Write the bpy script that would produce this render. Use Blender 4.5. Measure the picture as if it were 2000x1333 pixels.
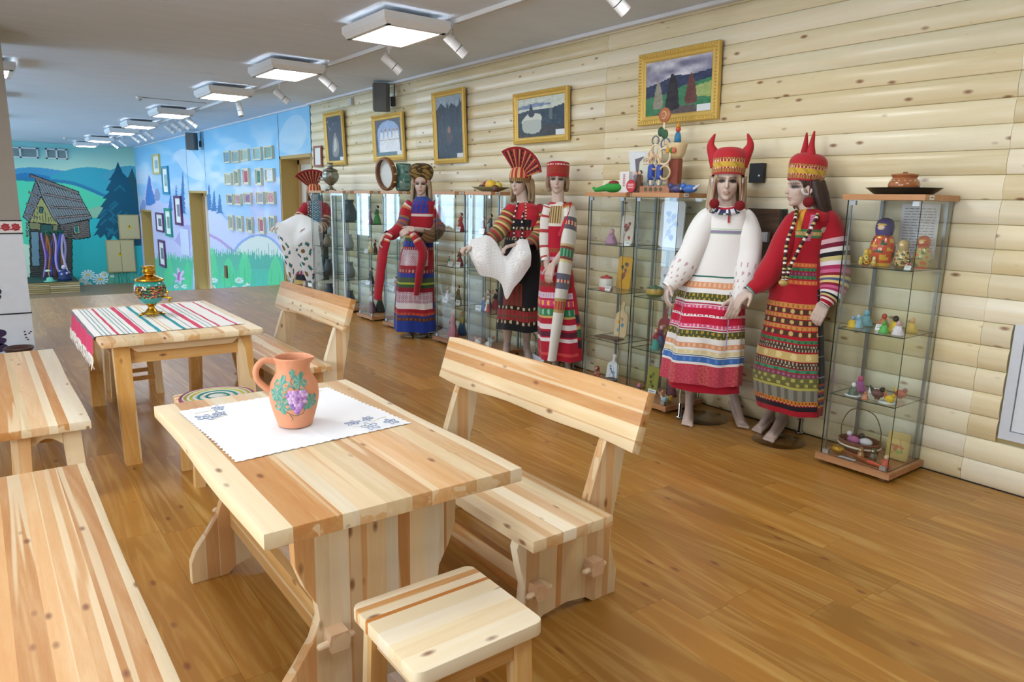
import bpy, bmesh, math, random
import numpy as np
from mathutils import Vector, Matrix, Euler

random.seed(7)
PI = math.pi
scene = bpy.context.scene
C = scene.collection
for _o in list(bpy.data.objects):
    bpy.data.objects.remove(_o)

# ------------------------------------------------------------------ camera
FPX, CAMH = 1393.796, 1.6
YAW, PITCH, ROLL = 0.64501572, 0.19603095, 0.01987195
def _axes():
    cy, sy = math.cos(YAW), math.sin(YAW)
    f = np.array([sy, cy, 0]); r = np.array([cy, -sy, 0]); u = np.array([0, 0, 1.0])
    cp, sp = math.cos(PITCH), math.sin(PITCH)
    f2 = cp*f - sp*u; u2 = cp*u + sp*f
    cr, sr = math.cos(ROLL), math.sin(ROLL)
    return cr*r + sr*u2, cr*u2 - sr*r, f2
RT, UP, FW = _axes()
CAM = np.array([0, 0, CAMH])
cam_data = bpy.data.cameras.new('camera')
cam_data.sensor_fit = 'HORIZONTAL'; cam_data.sensor_width = 36.0
cam_data.lens = FPX/2000*36; cam_data.clip_start = 0.05; cam_data.clip_end = 200
cam = bpy.data.objects.new('camera', cam_data); C.objects.link(cam)
m = Matrix.Identity(4)
for i in range(3):
    m[i][0] = RT[i]; m[i][1] = UP[i]; m[i][2] = -FW[i]; m[i][3] = CAM[i]
cam.matrix_world = m
scene.camera = cam

# ------------------------------------------------------------------ world, light, exposure
world = bpy.data.worlds.new('world'); scene.world = world; world.use_nodes = True
bg = world.node_tree.nodes['Background']
bg.inputs[0].default_value = (0.62, 0.80, 1.0, 1); bg.inputs[1].default_value = 2.2
vs = scene.view_settings
vs.view_transform = 'Standard'; vs.look = 'None'; vs.gamma = 1.0; vs.use_curve_mapping = False
vs.exposure = 0.34
scene.cycles.transparent_max_bounces = 40
scene.cycles.max_bounces = 6; scene.cycles.diffuse_bounces = 3; scene.cycles.glossy_bounces = 3; scene.cycles.transmission_bounces = 4
LAMP_STRENGTH = 15.0           # ceiling panels
LAMP_COLOUR = (0.96, 0.98, 1.0)
# daylight entering through the windows of the left wall: (y centre, width, colour, power)
WINDOWS = [(0.4, 1.8, (1.0, 0.95, 0.88), 110), (3.0, 1.8, (1.0, 0.97, 0.93), 100), (10.75, 1.7, (0.62, 0.82, 1.0), 85),
           (14.2, 1.8, (0.58, 0.80, 1.0), 100), (17.8, 1.3, (0.58, 0.80, 1.0), 75), (19.75, 2.0, (0.58, 0.80, 1.0), 105),
           (22.6, 1.9, (0.58, 0.80, 1.0), 105), (25.4, 1.8, (0.58, 0.80, 1.0), 100)]
def sill(y): return 0.72 if y < 9 else 0.1
WALL_L = -3.6
for yc, w, col, pw in WINDOWS:
    l = bpy.data.lights.new('daylight', 'AREA'); l.shape = 'RECTANGLE'; l.size = 2.78-sill(yc); l.size_y = w
    l.color = col; l.energy = pw
    o = bpy.data.objects.new('daylight', l); C.objects.link(o)
    o.location = (WALL_L - 0.25, yc, (2.78+sill(yc))/2); o.rotation_euler = (0, -PI/2, 0)

# ------------------------------------------------------------------ pixel helpers (photo 2000 x 1333)
def ray(x, y):
    return RT*((x-1000)/FPX) - UP*((y-666.5)/FPX) + FW
def onz(x, y, z):
    d = ray(x, y); return CAM + d*((z-CAMH)/d[2])
def onx(x, y, X):
    d = ray(x, y); return CAM + d*(X/d[0])
def ony(x, y, Y):
    d = ray(x, y); return CAM + d*(Y/d[1])
def atdist(x, y, D):
    d = ray(x, y); return CAM + d*(D/math.hypot(d[0], d[1]))
def to_px(p):
    q = np.asarray(p, float) - CAM
    a = q @ RT; b = q @ UP; c = q @ FW
    return 1000 + FPX*a/c, 666.5 - FPX*b/c

# ------------------------------------------------------------------ colour and materials
def lin(c):
    return tuple(((v/12.92) if v <= 0.04045 else ((v+0.055)/1.055)**2.4) for v in c)
def hx(h):
    return tuple(int(h[i:i+2], 16)/255 for i in (0, 2, 4))
def nt(name):
    mt = bpy.data.materials.new(name); mt.use_nodes = True
    t = mt.node_tree; return mt, t, t.nodes['Principled BSDF']
_M = {}
def plain(h, rough=0.6, metal=0.0, spec=0.5, bump=0.0, bscale=80, emit=0, name=None, coat=0.0):
    key = (h, rough, metal, spec, bump, bscale, emit, coat)
    if key in _M: return _M[key]
    mt, t, b = nt(name or 'paint_'+h)
    c = lin(hx(h)) + (1,)
    b.inputs['Roughness'].default_value = rough; b.inputs['Metallic'].default_value = metal
    b.inputs['Specular IOR Level'].default_value = spec
    b.inputs['Coat Weight'].default_value = coat
    n = t.nodes.new('ShaderNodeTexNoise'); n.inputs['Scale'].default_value = 14; n.inputs['Detail'].default_value = 3
    mx = t.nodes.new('ShaderNodeMix'); mx.data_type = 'RGBA'; mx.blend_type = 'MULTIPLY'; mx.inputs[0].default_value = 1
    rp = t.nodes.new('ShaderNodeMapRange'); rp.inputs[3].default_value = 0.93; rp.inputs[4].default_value = 1.05
    t.links.new(n.outputs[0], rp.inputs[0]); t.links.new(rp.outputs[0], mx.inputs[7]); mx.inputs[6].default_value = c
    t.links.new(mx.outputs[2], b.inputs['Base Color'])
    if bump:
        n2 = t.nodes.new('ShaderNodeTexNoise'); n2.inputs['Scale'].default_value = bscale
        bp = t.nodes.new('ShaderNodeBump'); bp.inputs['Strength'].default_value = bump; bp.inputs['Distance'].default_value = 0.01
        t.links.new(n2.outputs[0], bp.inputs['Height']); t.links.new(bp.outputs[0], b.inputs['Normal'])
    if emit:
        b.inputs['Emission Color'].default_value = c; b.inputs['Emission Strength'].default_value = emit
    _M[key] = mt; return mt
def vcol(rough=0.8, bump=0.0, bscale=250, sheen=0.0, spec=0.3, name='print', metal=0.0, coat=0.0):
    key = ('vc', rough, bump, bscale, sheen, spec, metal, coat)
    if key in _M: return _M[key]
    mt, t, b = nt(name)
    a = t.nodes.new('ShaderNodeVertexColor'); a.layer_name = 'Col'
    t.links.new(a.outputs[0], b.inputs['Base Color'])
    b.inputs['Roughness'].default_value = rough; b.inputs['Specular IOR Level'].default_value = spec
    b.inputs['Sheen Weight'].default_value = sheen; b.inputs['Metallic'].default_value = metal
    b.inputs['Coat Weight'].default_value = coat
    if bump:
        n2 = t.nodes.new('ShaderNodeTexNoise'); n2.inputs['Scale'].default_value = bscale
        tc = t.nodes.new('ShaderNodeTexCoord'); t.links.new(tc.outputs['Object'], n2.inputs['Vector'])
        bp = t.nodes.new('ShaderNodeBump'); bp.inputs['Strength'].default_value = bump; bp.inputs['Distance'].default_value = 0.004
        t.links.new(n2.outputs[0], bp.inputs['Height']); t.links.new(bp.outputs[0], b.inputs['Normal'])
    _M[key] = mt; return mt
def wood(axis='y', rough=0.42, knots=1.0, grain=1.0, name='pine', tint=None, gscale=1.0, sap=0.6):
    """pine: tone from the object's colour, grain running along a local axis"""
    key = ('wood', axis, rough, knots, grain, tint, gscale, sap)
    if key in _M: return _M[key]
    mt, t, b = nt(name)
    N = t.nodes.new; L = t.links.new
    tc = N('ShaderNodeTexCoord'); oi = N('ShaderNodeObjectInfo')
    off = N('ShaderNodeVectorMath'); off.operation = 'SCALE'; off.inputs[0].default_value = (13.1, 7.7, 21.3)
    L(oi.outputs['Random'], off.inputs['Scale'])
    add = N('ShaderNodeVectorMath'); add.operation = 'ADD'; L(tc.outputs['Object'], add.inputs[0]); L(off.outputs[0], add.inputs[1])
    k = {'x': (1, 14, 14), 'y': (14, 1, 14), 'z': (14, 14, 1)}[axis]
    def mapped(s):
        mp = N('ShaderNodeMapping'); mp.inputs['Scale'].default_value = tuple(v*s for v in k); L(add.outputs[0], mp.inputs[0]); return mp
    # broad figure
    n1 = N('ShaderNodeTexNoise'); n1.inputs['Scale'].default_value = 1.0; n1.inputs['Detail'].default_value = 4; n1.inputs['Distortion'].default_value = 0.6
    L(mapped(1.3*gscale).outputs[0], n1.inputs['Vector'])
    # ring lines
    wv = N('ShaderNodeTexNoise'); wv.inputs['Scale'].default_value = 1.0; wv.inputs['Detail'].default_value = 2; wv.inputs['Distortion'].default_value = 1.2
    L(mapped(0.45*gscale).outputs[0], wv.inputs['Vector'])
    mlt = N('ShaderNodeMath'); mlt.operation = 'MULTIPLY'; mlt.inputs[1].default_value = 46; L(wv.outputs[0], mlt.inputs[0])
    sn = N('ShaderNodeMath'); sn.operation = 'SINE'; L(mlt.outputs[0], sn.inputs[0])
    nf = N('ShaderNodeTexNoise'); nf.inputs['Scale'].default_value = 6; nf.inputs['Detail'].default_value = 3
    L(mapped(3.0*gscale).outputs[0], nf.inputs['Vector'])
    # knots
    vk = {'x': (4, 9, 9), 'y': (9, 4, 9), 'z': (9, 9, 4)}[axis]
    mk = N('ShaderNodeMapping'); mk.inputs['Scale'].default_value = tuple(v*1.7*gscale for v in vk); L(add.outputs[0], mk.inputs[0])
    vo = N('ShaderNodeTexVoronoi'); vo.inputs['Scale'].default_value = 1.0; vo.inputs['Randomness'].default_value = 1.0; L(mk.outputs[0], vo.inputs['Vector'])
    kr = N('ShaderNodeMapRange'); kr.inputs[1].default_value = 0.19; kr.inputs[2].default_value = 0.07; kr.inputs[3].default_value = 0; kr.inputs[4].default_value = 1; L(vo.outputs['Distance'], kr.inputs[0])
    sel = N('ShaderNodeSeparateColor'); L(vo.outputs['Color'], sel.inputs[0])
    th = N('ShaderNodeMath'); th.operation = 'GREATER_THAN'; th.inputs[1].default_value = 1-0.45*knots; L(sel.outputs[0], th.inputs[0])
    km = N('ShaderNodeMath'); km.operation = 'MULTIPLY'; L(kr.outputs[0], km.inputs[0]); L(th.outputs[0], km.inputs[1])
    # tone
    tone = N('ShaderNodeMapRange'); tone.inputs[1].default_value = 0.3; tone.inputs[2].default_value = 0.7; tone.inputs[3].default_value = 0.84; tone.inputs[4].default_value = 1.12; L(n1.outputs[0], tone.inputs[0])
    ringr = N('ShaderNodeMapRange'); ringr.inputs[1].default_value = -1; ringr.inputs[3].default_value = 1-0.13*grain; ringr.inputs[4].default_value = 1.0; L(sn.outputs[0], ringr.inputs[0])
    finer = N('ShaderNodeMapRange'); finer.inputs[1].default_value = 0.3; finer.inputs[2].default_value = 0.7; finer.inputs[3].default_value = 0.93; finer.inputs[4].default_value = 1.04; L(nf.outputs[0], finer.inputs[0])
    m1 = N('ShaderNodeMath'); m1.operation = 'MULTIPLY'; L(tone.outputs[0], m1.inputs[0]); L(ringr.outputs[0], m1.inputs[1])
    m2 = N('ShaderNodeMath'); m2.operation = 'MULTIPLY'; L(m1.outputs[0], m2.inputs[0]); L(finer.outputs[0], m2.inputs[1])
    gm = N('ShaderNodeGamma'); L(oi.outputs['Color'], gm.inputs[0]); gm.inputs[1].default_value = 1.0
    # darker grain shifts towards orange: colour ** f
    pw = N('ShaderNodeMapRange'); pw.inputs[1].default_value = 0.75; pw.inputs[2].default_value = 1.15; pw.inputs[3].default_value = 1.3; pw.inputs[4].default_value = 0.84; L(m2.outputs[0], pw.inputs[0])
    L(pw.outputs[0], gm.inputs[1])
    # pale sapwood bands with wandering borders
    nh = N('ShaderNodeTexNoise'); nh.inputs['Scale'].default_value = 1.0; nh.inputs['Detail'].default_value = 1.5; nh.inputs['Distortion'].default_value = 0.3
    mh = N('ShaderNodeMapping'); mh.inputs['Scale'].default_value = tuple((v*1.0 if v > 1 else 0.3)*gscale for v in k); L(add.outputs[0], mh.inputs[0]); L(mh.outputs[0], nh.inputs['Vector'])
    hr = N('ShaderNodeMapRange'); hr.interpolation_type = 'SMOOTHSTEP'; hr.inputs[1].default_value = 0.562; hr.inputs[2].default_value = 0.585; hr.inputs[3].default_value = 0; hr.inputs[4].default_value = sap; L(nh.outputs[0], hr.inputs[0])
    sw = N('ShaderNodeMix'); sw.data_type = 'RGBA'; sw.inputs[7].default_value = (0.86, 0.72, 0.47, 1); L(hr.outputs[0], sw.inputs[0]); L(gm.outputs[0], sw.inputs[6])
    mx = N('ShaderNodeMix'); mx.data_type = 'RGBA'; mx.inputs[7].default_value = (0.20, 0.058, 0.016, 1)
    kf = N('ShaderNodeMath'); kf.operation = 'MULTIPLY'; kf.inputs[1].default_value = 0.85; L(km.outputs[0], kf.inputs[0])
    L(kf.outputs[0], mx.inputs[0]); L(sw.outputs[2], mx.inputs[6]); L(mx.outputs[2], b.inputs['Base Color'])
    b.inputs['Roughness'].default_value = rough; b.inputs['Specular IOR Level'].default_value = 0.45
    bp = N('ShaderNodeBump'); bp.inputs['Strength'].default_value = 0.08; bp.inputs['Distance'].default_value = 0.003
    L(m2.outputs[0], bp.inputs['Height']); L(bp.outputs[0], b.inputs['Normal'])
    _M[key] = mt; return mt
def glass_mat(tint=(0.93, 0.985, 0.97), name='clear_glass', refl=1.45):
    mt = bpy.data.materials.new(name); mt.use_nodes = True; t = mt.node_tree; t.nodes.clear()
    N = t.nodes.new
    out = N('ShaderNodeOutputMaterial'); mix = N('ShaderNodeMixShader'); fr = N('ShaderNodeFresnel'); fr.inputs[0].default_value = refl
    tr = N('ShaderNodeBsdfTransparent'); tr.inputs[0].default_value = tint + (1,)
    gl = N('ShaderNodeBsdfGlossy'); gl.inputs['Roughness'].default_value = 0.015
    ge = N('ShaderNodeNewGeometry'); mr = N('ShaderNodeMapRange'); mr.inputs[3].default_value = refl; mr.inputs[4].default_value = 1/refl   # thin pane: same index from both sides
    t.links.new(ge.outputs['Backfacing'], mr.inputs[0]); t.links.new(mr.outputs[0], fr.inputs[0])
    t.links.new(fr.outputs[0], mix.inputs[0]); t.links.new(tr.outputs[0], mix.inputs[1]); t.links.new(gl.outputs[0], mix.inputs[2])
    t.links.new(mix.outputs[0], out.inputs[0]); return mt

# ------------------------------------------------------------------ mesh builder
class MB:
    def __init__(s): s.v = []; s.f = []; s.c = []; s.cur = None; s.M = None
    def vert(s, p):
        if s.M is not None: p = s.M @ Vector(p)
        s.v.append((float(p[0]), float(p[1]), float(p[2]))); return len(s.v)-1
    def face(s, idx, col=None):
        s.f.append(tuple(idx)); s.c.append(col if col is not None else s.cur)
    def box(s, a, b, rot=None, col=None):
        """a, b opposite corners; rot = Matrix about the box centre"""
        cx = [(a[i]+b[i])/2 for i in range(3)]; h = [abs(b[i]-a[i])/2 for i in range(3)]
        ids = []
        for z in (-1, 1):
            for y in (-1, 1):
                for x in (-1, 1):
                    p = Vector((x*h[0], y*h[1], z*h[2]))
                    if rot is not None: p = rot @ p
                    ids.append(s.vert((cx[0]+p[0], cx[1]+p[1], cx[2]+p[2])))
        for q in ((0, 2, 3, 1), (4, 5, 7, 6), (0, 1, 5, 4), (2, 6, 7, 3), (0, 4, 6, 2), (1, 3, 7, 5)):
            s.face([ids[i] for i in q], col)
        return s
    def loft(s, rings, cap=True, closed=True, colf=None):
        """rings: list of lists of points"""
        n = len(rings[0]); base = len(s.v)
        for r in rings:
            for p in r: s.vert(p)
        m_ = n if closed else n-1
        for i in range(len(rings)-1):
            for j in range(m_):
                a = base+i*n+j; b_ = base+i*n+(j+1) % n; c_ = b_+n; d = a+n
                s.face((a, b_, c_, d), colf(i, j) if colf else None)
        if cap and closed:
            s.face([base+j for j in range(n)][::-1], colf(0, 0) if colf else None)
            s.face([base+(len(rings)-1)*n+j for j in range(n)], colf(len(rings)-2, 0) if colf else None)
        return s
    def lathe(s, prof, c=(0, 0, 0), seg=24, colf=None, sx=1, sy=1, cap=True):
        """prof: list of (r, z)"""
        rings = [[(c[0]+r*sx*math.cos(2*PI*j/seg), c[1]+r*sy*math.sin(2*PI*j/seg), c[2]+z) for j in range(seg)] for r, z in prof]
        return s.loft(rings, cap, True, colf)
    def tube(s, path, rad, seg=10, cap=True, colf=None, flat=None):
        path = [Vector(p) for p in path]; n = len(path)
        if not hasattr(rad, '__len__'): rad = [rad]*n
        rings = []; up = None
        for i, p in enumerate(path):
            t = (path[min(i+1, n-1)]-path[max(i-1, 0)])
            if t.length < 1e-9: t = Vector((0, 0, 1))
            t.normalize()
            if up is None:
                up = Vector((0, 0, 1)) if abs(t.z) < 0.9 else Vector((1, 0, 0))
            x = t.cross(up)
            if x.length < 1e-6: x = t.cross(Vector((0, 1, 0)))
            x.normalize(); y = x.cross(t).normalized(); up = y
            k = flat or 1.0
            rings.append([p + x*(rad[i]*math.cos(2*PI*j/seg)) + y*(k*rad[i]*math.sin(2*PI*j/seg)) for j in range(seg)])
        return s.loft(rings, cap, True, colf)
    def capsule(s, p0, p1, r0, r1=None, seg=10, col=None):
        r1 = r0 if r1 is None else r1
        p0 = Vector(p0); p1 = Vector(p1); d = (p1-p0); L = d.length
        d = d.normalized() if L > 1e-9 else Vector((0, 0, 1))
        pts, rr = [], []
        for k in (80, 55, 28): pts.append(p0 - d*(r0*math.sin(math.radians(k)))); rr.append(r0*math.cos(math.radians(k)))
        pts.append(p0); rr.append(r0); pts.append(p1); rr.append(r1)
        for k in (28, 55, 80): pts.append(p1 + d*(r1*math.sin(math.radians(k)))); rr.append(r1*math.cos(math.radians(k)))
        return s.tube(pts, rr, seg, True, (lambda i, j: col) if col is not None else None)
    def ball(s, c, r, seg=14, rings=9, col=None, R=None):
        """r scalar or (rx, ry, rz)"""
        if not hasattr(r, '__len__'): r = (r, r, r)
        rs = []
        for i in range(rings+1):
            a = -PI/2 + PI*i/rings; a = max(min(a, PI/2-0.02), -PI/2+0.02)
            ring = []
            for j in range(seg):
                p = Vector((r[0]*math.cos(a)*math.cos(2*PI*j/seg), r[1]*math.cos(a)*math.sin(2*PI*j/seg), r[2]*math.sin(a)))
                if R is not None: p = R @ p
                ring.append((c[0]+p[0], c[1]+p[1], c[2]+p[2]))
            rs.append(ring)
        return s.loft(rs, True, True, (lambda i, j: col) if col is not None else None)
    def prism(s, outline, t, F, col=None):
        """outline of (u,v) extruded 0..t along w; F(u,v,w) -> point"""
        n = len(outline)
        a = [s.vert(F(u, v, 0)) for u, v in outline]; b_ = [s.vert(F(u, v, t)) for u, v in outline]
        s.face(a[::-1], col); s.face(b_, col)
        for i in range(n): s.face((a[i], a[(i+1) % n], b_[(i+1) % n], b_[i]), col)
        return s
    def build(s, name, mat=None, parent=None, smooth=False, fix=True, color=None):
        me = bpy.data.meshes.new(name); me.from_pydata(s.v, [], s.f); me.update()
        if fix:
            bm = bmesh.new(); bm.from_mesh(me); bmesh.ops.recalc_face_normals(bm, faces=bm.faces[:]); bm.to_mesh(me); bm.free()
        if any(c is not None for c in s.c):
            at = me.color_attributes.new('Col', 'FLOAT_COLOR', 'CORNER')
            buf = np.ones((len(me.loops), 4), np.float32)
            cols = np.array([lin(c[:3]) if c is not None else (0.5, 0.5, 0.5) for c in s.c], np.float32)
            tot = np.array([p.loop_total for p in me.polygons]); buf[:, :3] = np.repeat(cols, tot, axis=0)
            at.data.foreach_set('color', buf.ravel())
        if smooth: me.polygons.foreach_set('use_smooth', [True]*len(me.polygons))
        return mobj(name, me, mat, parent, color)
def mobj(name, me, mat=None, parent=None, color=None):
    if mat is not None and not me.materials: me.materials.append(mat)
    o = bpy.data.objects.new(name, me); C.objects.link(o)
    if parent is not None: o.parent = parent
    if color is not None: o.color = (*lin(color), 1)
    return o
def tag(o, label=None, cat=None, group=None, kind=None):
    if label: o['label'] = label
    if cat: o['category'] = cat
    if group: o['group'] = group
    if kind: o['kind'] = kind
    return o
def thing(name, label, cat, loc=(0, 0, 0), rz=0, group=None):
    o = bpy.data.objects.new(name, None); C.objects.link(o); o.empty_display_size = 0.1
    o.location = loc; o.rotation_euler = (0, 0, rz); return tag(o, label, cat, group)
def copy_tree(o, parent=None):
    c = o.copy(); C.objects.link(c); c.parent = parent
    for ch in list(o.children): copy_tree(ch, c)
    return c
def struct(o): o['kind'] = 'structure'; return o
def smooth_by_angle(o, deg=35):
    me = o.data; me.polygons.foreach_set('use_smooth', [True]*len(me.polygons))
    bm = bmesh.new(); bm.from_mesh(me)
    for e in bm.edges:
        if len(e.link_faces) == 2 and e.calc_face_angle(0) > math.radians(deg): e.smooth = False
    bm.to_mesh(me); bm.free(); return o

# pine tones
PALE = [hx('f0dfc0'), hx('ecd6b0'), hx('f3e6cc'), hx('e9d0a6')]
WARM = [hx('e1ba8a'), hx('dbad78'), hx('e6c296'), hx('d09c64'), hx('deb482')]
def tone(rng, warm=0.5):
    c = rng.choice(WARM) if rng.random() < warm else rng.choice(PALE)
    k = rng.uniform(0.95, 1.03); return tuple(min(1, v*k) for v in c)
def slabs(outline, t, F, name, parent, cuts, axis, rng, warm=0.5, bevel=0.004, mat=None, tones=None):
    """a board of glued staves: the outlined solid is cut at u = cuts; every stave is one object"""
    mb = MB(); mb.prism(outline, t, lambda u, v, w: (u, v, w))
    me = bpy.data.meshes.new('tmp'); me.from_pydata(mb.v, [], mb.f)
    bm0 = bmesh.new(); bm0.from_mesh(me); bpy.data.meshes.remove(me)
    bmesh.ops.recalc_face_normals(bm0, faces=bm0.faces[:])
    if bevel:
        es = [e for e in bm0.edges if abs(e.verts[0].co.z-e.verts[1].co.z) < 1e-6]
        bmesh.ops.bevel(bm0, geom=es, offset=bevel, segments=2, profile=0.6, affect='EDGES')
    last = False
    us = [u for u, v in outline]; full = [min(us)-1] + list(cuts) + [max(us)+1]
    res = []
    for i in range(len(full)-1):
        bm = bm0.copy()
        for co, no in ((full[i], -1), (full[i+1], 1)):
            g = bm.verts[:]+bm.edges[:]+bm.faces[:]
            r = bmesh.ops.bisect_plane(bm, geom=g, dist=1e-6, plane_co=(co, 0, 0), plane_no=(no, 0, 0), clear_outer=True)
            ed = [e for e in r['geom_cut'] if isinstance(e, bmesh.types.BMEdge)]
            if ed: bmesh.ops.triangle_fill(bm, use_beauty=True, use_dissolve=True, edges=ed)
        if not bm.faces: bm.free(); continue
        for v in bm.verts: v.co = Vector(F(v.co.x, v.co.y, v.co.z))
        bmesh.ops.recalc_face_normals(bm, faces=bm.faces[:])
        # neighbouring staves tend to differ in tone
        w_p = warm if i == 0 else (warm*0.45 if last else min(0.95, warm*1.6)); last = rng.random() < w_p
        tn = tones[i % len(tones)] if tones else tone(rng, 1.0 if last else 0.0)
        left = set(bm.verts)
        while left:
            st_ = [left.pop()]; isl = set(st_)
            while st_:
                for e in st_.pop().link_edges:
                    for q in e.verts:
                        if q in left: left.discard(q); isl.add(q); st_.append(q)
            b2 = bm.copy() if left or len(isl) < len(bm.verts) else bm
            if b2 is not bm:
                keep = {v.index for v in isl} if not bm.verts.index_update() else None
                b2.verts.ensure_lookup_table(); bmesh.ops.delete(b2, geom=[v for k_, v in enumerate(b2.verts) if k_ not in keep], context='VERTS')
            m2 = bpy.data.meshes.new(name); b2.to_mesh(m2)
            if b2 is not bm: b2.free()
            o = mobj(name, m2, mat or wood(axis), parent, tn); smooth_by_angle(o, 40); res.append(o)
        bm.free()
    bm0.free(); return res
def even(a, b, w, rng, jit=0.25):
    out, u = [], a
    while True:
        u += w*(1+rng.uniform(-jit, jit))
        if u > b - w*0.45: return out
        out.append(u)
def round_rect(x0, y0, x1, y1, r, n=4):
    pts = []
    for cx, cy, a0 in ((x1-r, y1-r, 0), (x0+r, y1-r, 90), (x0+r, y0+r, 180), (x1-r, y0+r, 270)):
        for k in range(n+1):
            a = math.radians(a0+90*k/n); pts.append((cx+r*math.cos(a), cy+r*math.sin(a)))
    return pts
def smooth_poly(pts, n=6):
    """closed Catmull-Rom"""
    out = []; m_ = len(pts)
    for i in range(m_):
        p0, p1, p2, p3 = [pts[(i+k-1) % m_] for k in range(4)]
        for k in range(n):
            t = k/n
            out.append(tuple(0.5*((2*p1[d])+(-p0[d]+p2[d])*t+(2*p0[d]-5*p1[d]+4*p2[d]-p3[d])*t*t+(-p0[d]+3*p1[d]-3*p2[d]+p3[d])*t**3) for d in (0, 1)))
    return out
def catmull(pts, n=6):
    pts = [Vector(p) for p in pts]; out = []
    for i in range(len(pts)-1):
        p0 = pts[max(i-1, 0)]; p1 = pts[i]; p2 = pts[i+1]; p3 = pts[min(i+2, len(pts)-1)]
        for k in range(n):
            t = k/n
            out.append(0.5*((2*p1)+(-p0+p2)*t+(2*p0-5*p1+4*p2-p3)*t*t+(-p0+3*p1-3*p2+p3)*t**3))
    out.append(pts[-1]); return out
def inpoly(X, Y, poly):
    r = np.zeros(X.shape, bool); n = len(poly); j = n-1
    for i in range(n):
        xi, yi = poly[i]; xj, yj = poly[j]
        if yi != yj:
            c = ((yi > Y) != (yj > Y)) & (X < (xj-xi)*(Y-yi)/(yj-yi)+xi); r ^= c
        j = i
    return r
def painted_grid(name, P, cols, mat, parent=None):
    """P: (n+1, m+1, 3) points, cols: (n, m, 3) sRGB per cell; one mesh with a colour per cell"""
    n, m_ = cols.shape[:2]
    idx = np.arange((n+1)*(m_+1)).reshape(n+1, m_+1)
    f = np.stack([idx[:-1, :-1], idx[1:, :-1], idx[1:, 1:], idx[:-1, 1:]], -1).reshape(-1, 4)
    me = bpy.data.meshes.new(name)
    me.vertices.add((n+1)*(m_+1)); me.vertices.foreach_set('co', P.reshape(-1).astype(np.float32))
    me.loops.add(f.size); me.loops.foreach_set('vertex_index', f.reshape(-1).astype(np.int32))
    me.polygons.add(len(f)); me.polygons.foreach_set('loop_start', np.arange(0, f.size, 4, dtype=np.int32))
    me.update(calc_edges=True); me.validate()
    at = me.color_attributes.new('Col', 'FLOAT_COLOR', 'CORNER')
    c = np.clip(cols.reshape(-1, 3), 0, 1); c = np.where(c <= 0.04045, c/12.92, ((c+0.055)/1.055)**2.4)
    buf = np.ones((f.size, 4), np.float32); buf[:, :3] = np.repeat(c, 4, axis=0)
    at.data.foreach_set('color', buf.ravel())
    me.polygons.foreach_set('use_smooth', [True]*len(f))
    return mobj(name, me, mat, parent)
def vnoise(X, Y, seed=0):
    """cheap smooth value noise, arrays in, 0..1 out"""
    xi = np.floor(X).astype(int); yi = np.floor(Y).astype(int); fx = X-xi; fy = Y-yi
    fx = fx*fx*(3-2*fx); fy = fy*fy*(3-2*fy)
    def h(a, b):
        n = np.sin(a*127.1+b*311.7+seed*74.7)*43758.5453; return n-np.floor(n)
    return (h(xi, yi)*(1-fx)+h(xi+1, yi)*fx)*(1-fy)+(h(xi, yi+1)*(1-fx)+h(xi+1, yi+1)*fx)*fy
# ================================================================== the room
WX = 4.63          # plane behind the log boards
CEIL = 3.06
rs = random.Random(3)
def ramp_z(y): return 0.0 if y < 12.8 else max(-1.47, -0.13*(y-12.8))
# floor: slab with laminate planks laid on it
fl = MB(); fl.box((-3.7, -3.0, -0.12), (4.75, 12.8, -0.007))
floor = struct(fl.build('floor', plain('8a6236', 0.5)))
floor_wood = wood('y', 0.28, 0.7, 2.4, name='oak_laminate', gscale=0.8, sap=0.0)
PW, PL = 0.193, 1.29
nrow = 0; x = WX
while x - PW > -0.45:
    off = rs.random()*PL; y = 0.75 - off
    while y < 12.79:
        y0, y1 = max(y, 0.55), min(y+PL, 12.79)
        # skip what the photograph cannot show
        if y1 - y0 > 0.08 and (to_px((x, y0, 0))[1] < 1400 or to_px((x, y1, 0))[1] < 1400) and to_px((x, y1, 0))[0] > -60:
            mb = MB(); mb.box((x-PW+0.0004, y0+0.0004, -0.007), (x-0.0004, y1-0.0004, 0.0))
            k = rs.uniform(0.94, 1.05); c = hx('b78a48')
            mb.build('plank', floor_wood, floor, color=tuple(v*k for v in c))
        y += PL
    x -= PW
rp = MB()
prof = [(12.8, 0.0), (14, ramp_z(14)), (18, ramp_z(18)), (24.1, -1.47), (27.5, -1.47)]
rp.loft([[(-3.7, yy, zz), (4.75, yy, zz), (4.75, yy, zz-0.12), (-3.7, yy, zz-0.12)] for yy, zz in prof])
struct(rp.build('floor_ramp', plain('8f7458', 0.42, bump=0.05, bscale=6)))
# ceiling panels
ce = MB(); ce.box((-3.7, -3.0, CEIL+0.012), (4.75, 27.5, CEIL+0.12))
ceiling = struct(ce.build('ceiling', plain('8d8d8a', 0.9)))
cmat = plain('d9e6f6', 0.85, bump=0.06, bscale=120)
ys = [-3.0, 0.6, 3.6, 6.4, 8.62, 9.72, 12.6, 15.6, 18.6, 21.6, 24.6, 27.5]
for i in range(len(ys)-1):
    mb = MB(); mb.box((-3.7, ys[i]+0.003, CEIL), (4.75, ys[i+1]-0.003, CEIL+0.012)); mb.build('ceiling_panel', cmat, ceiling)
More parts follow.
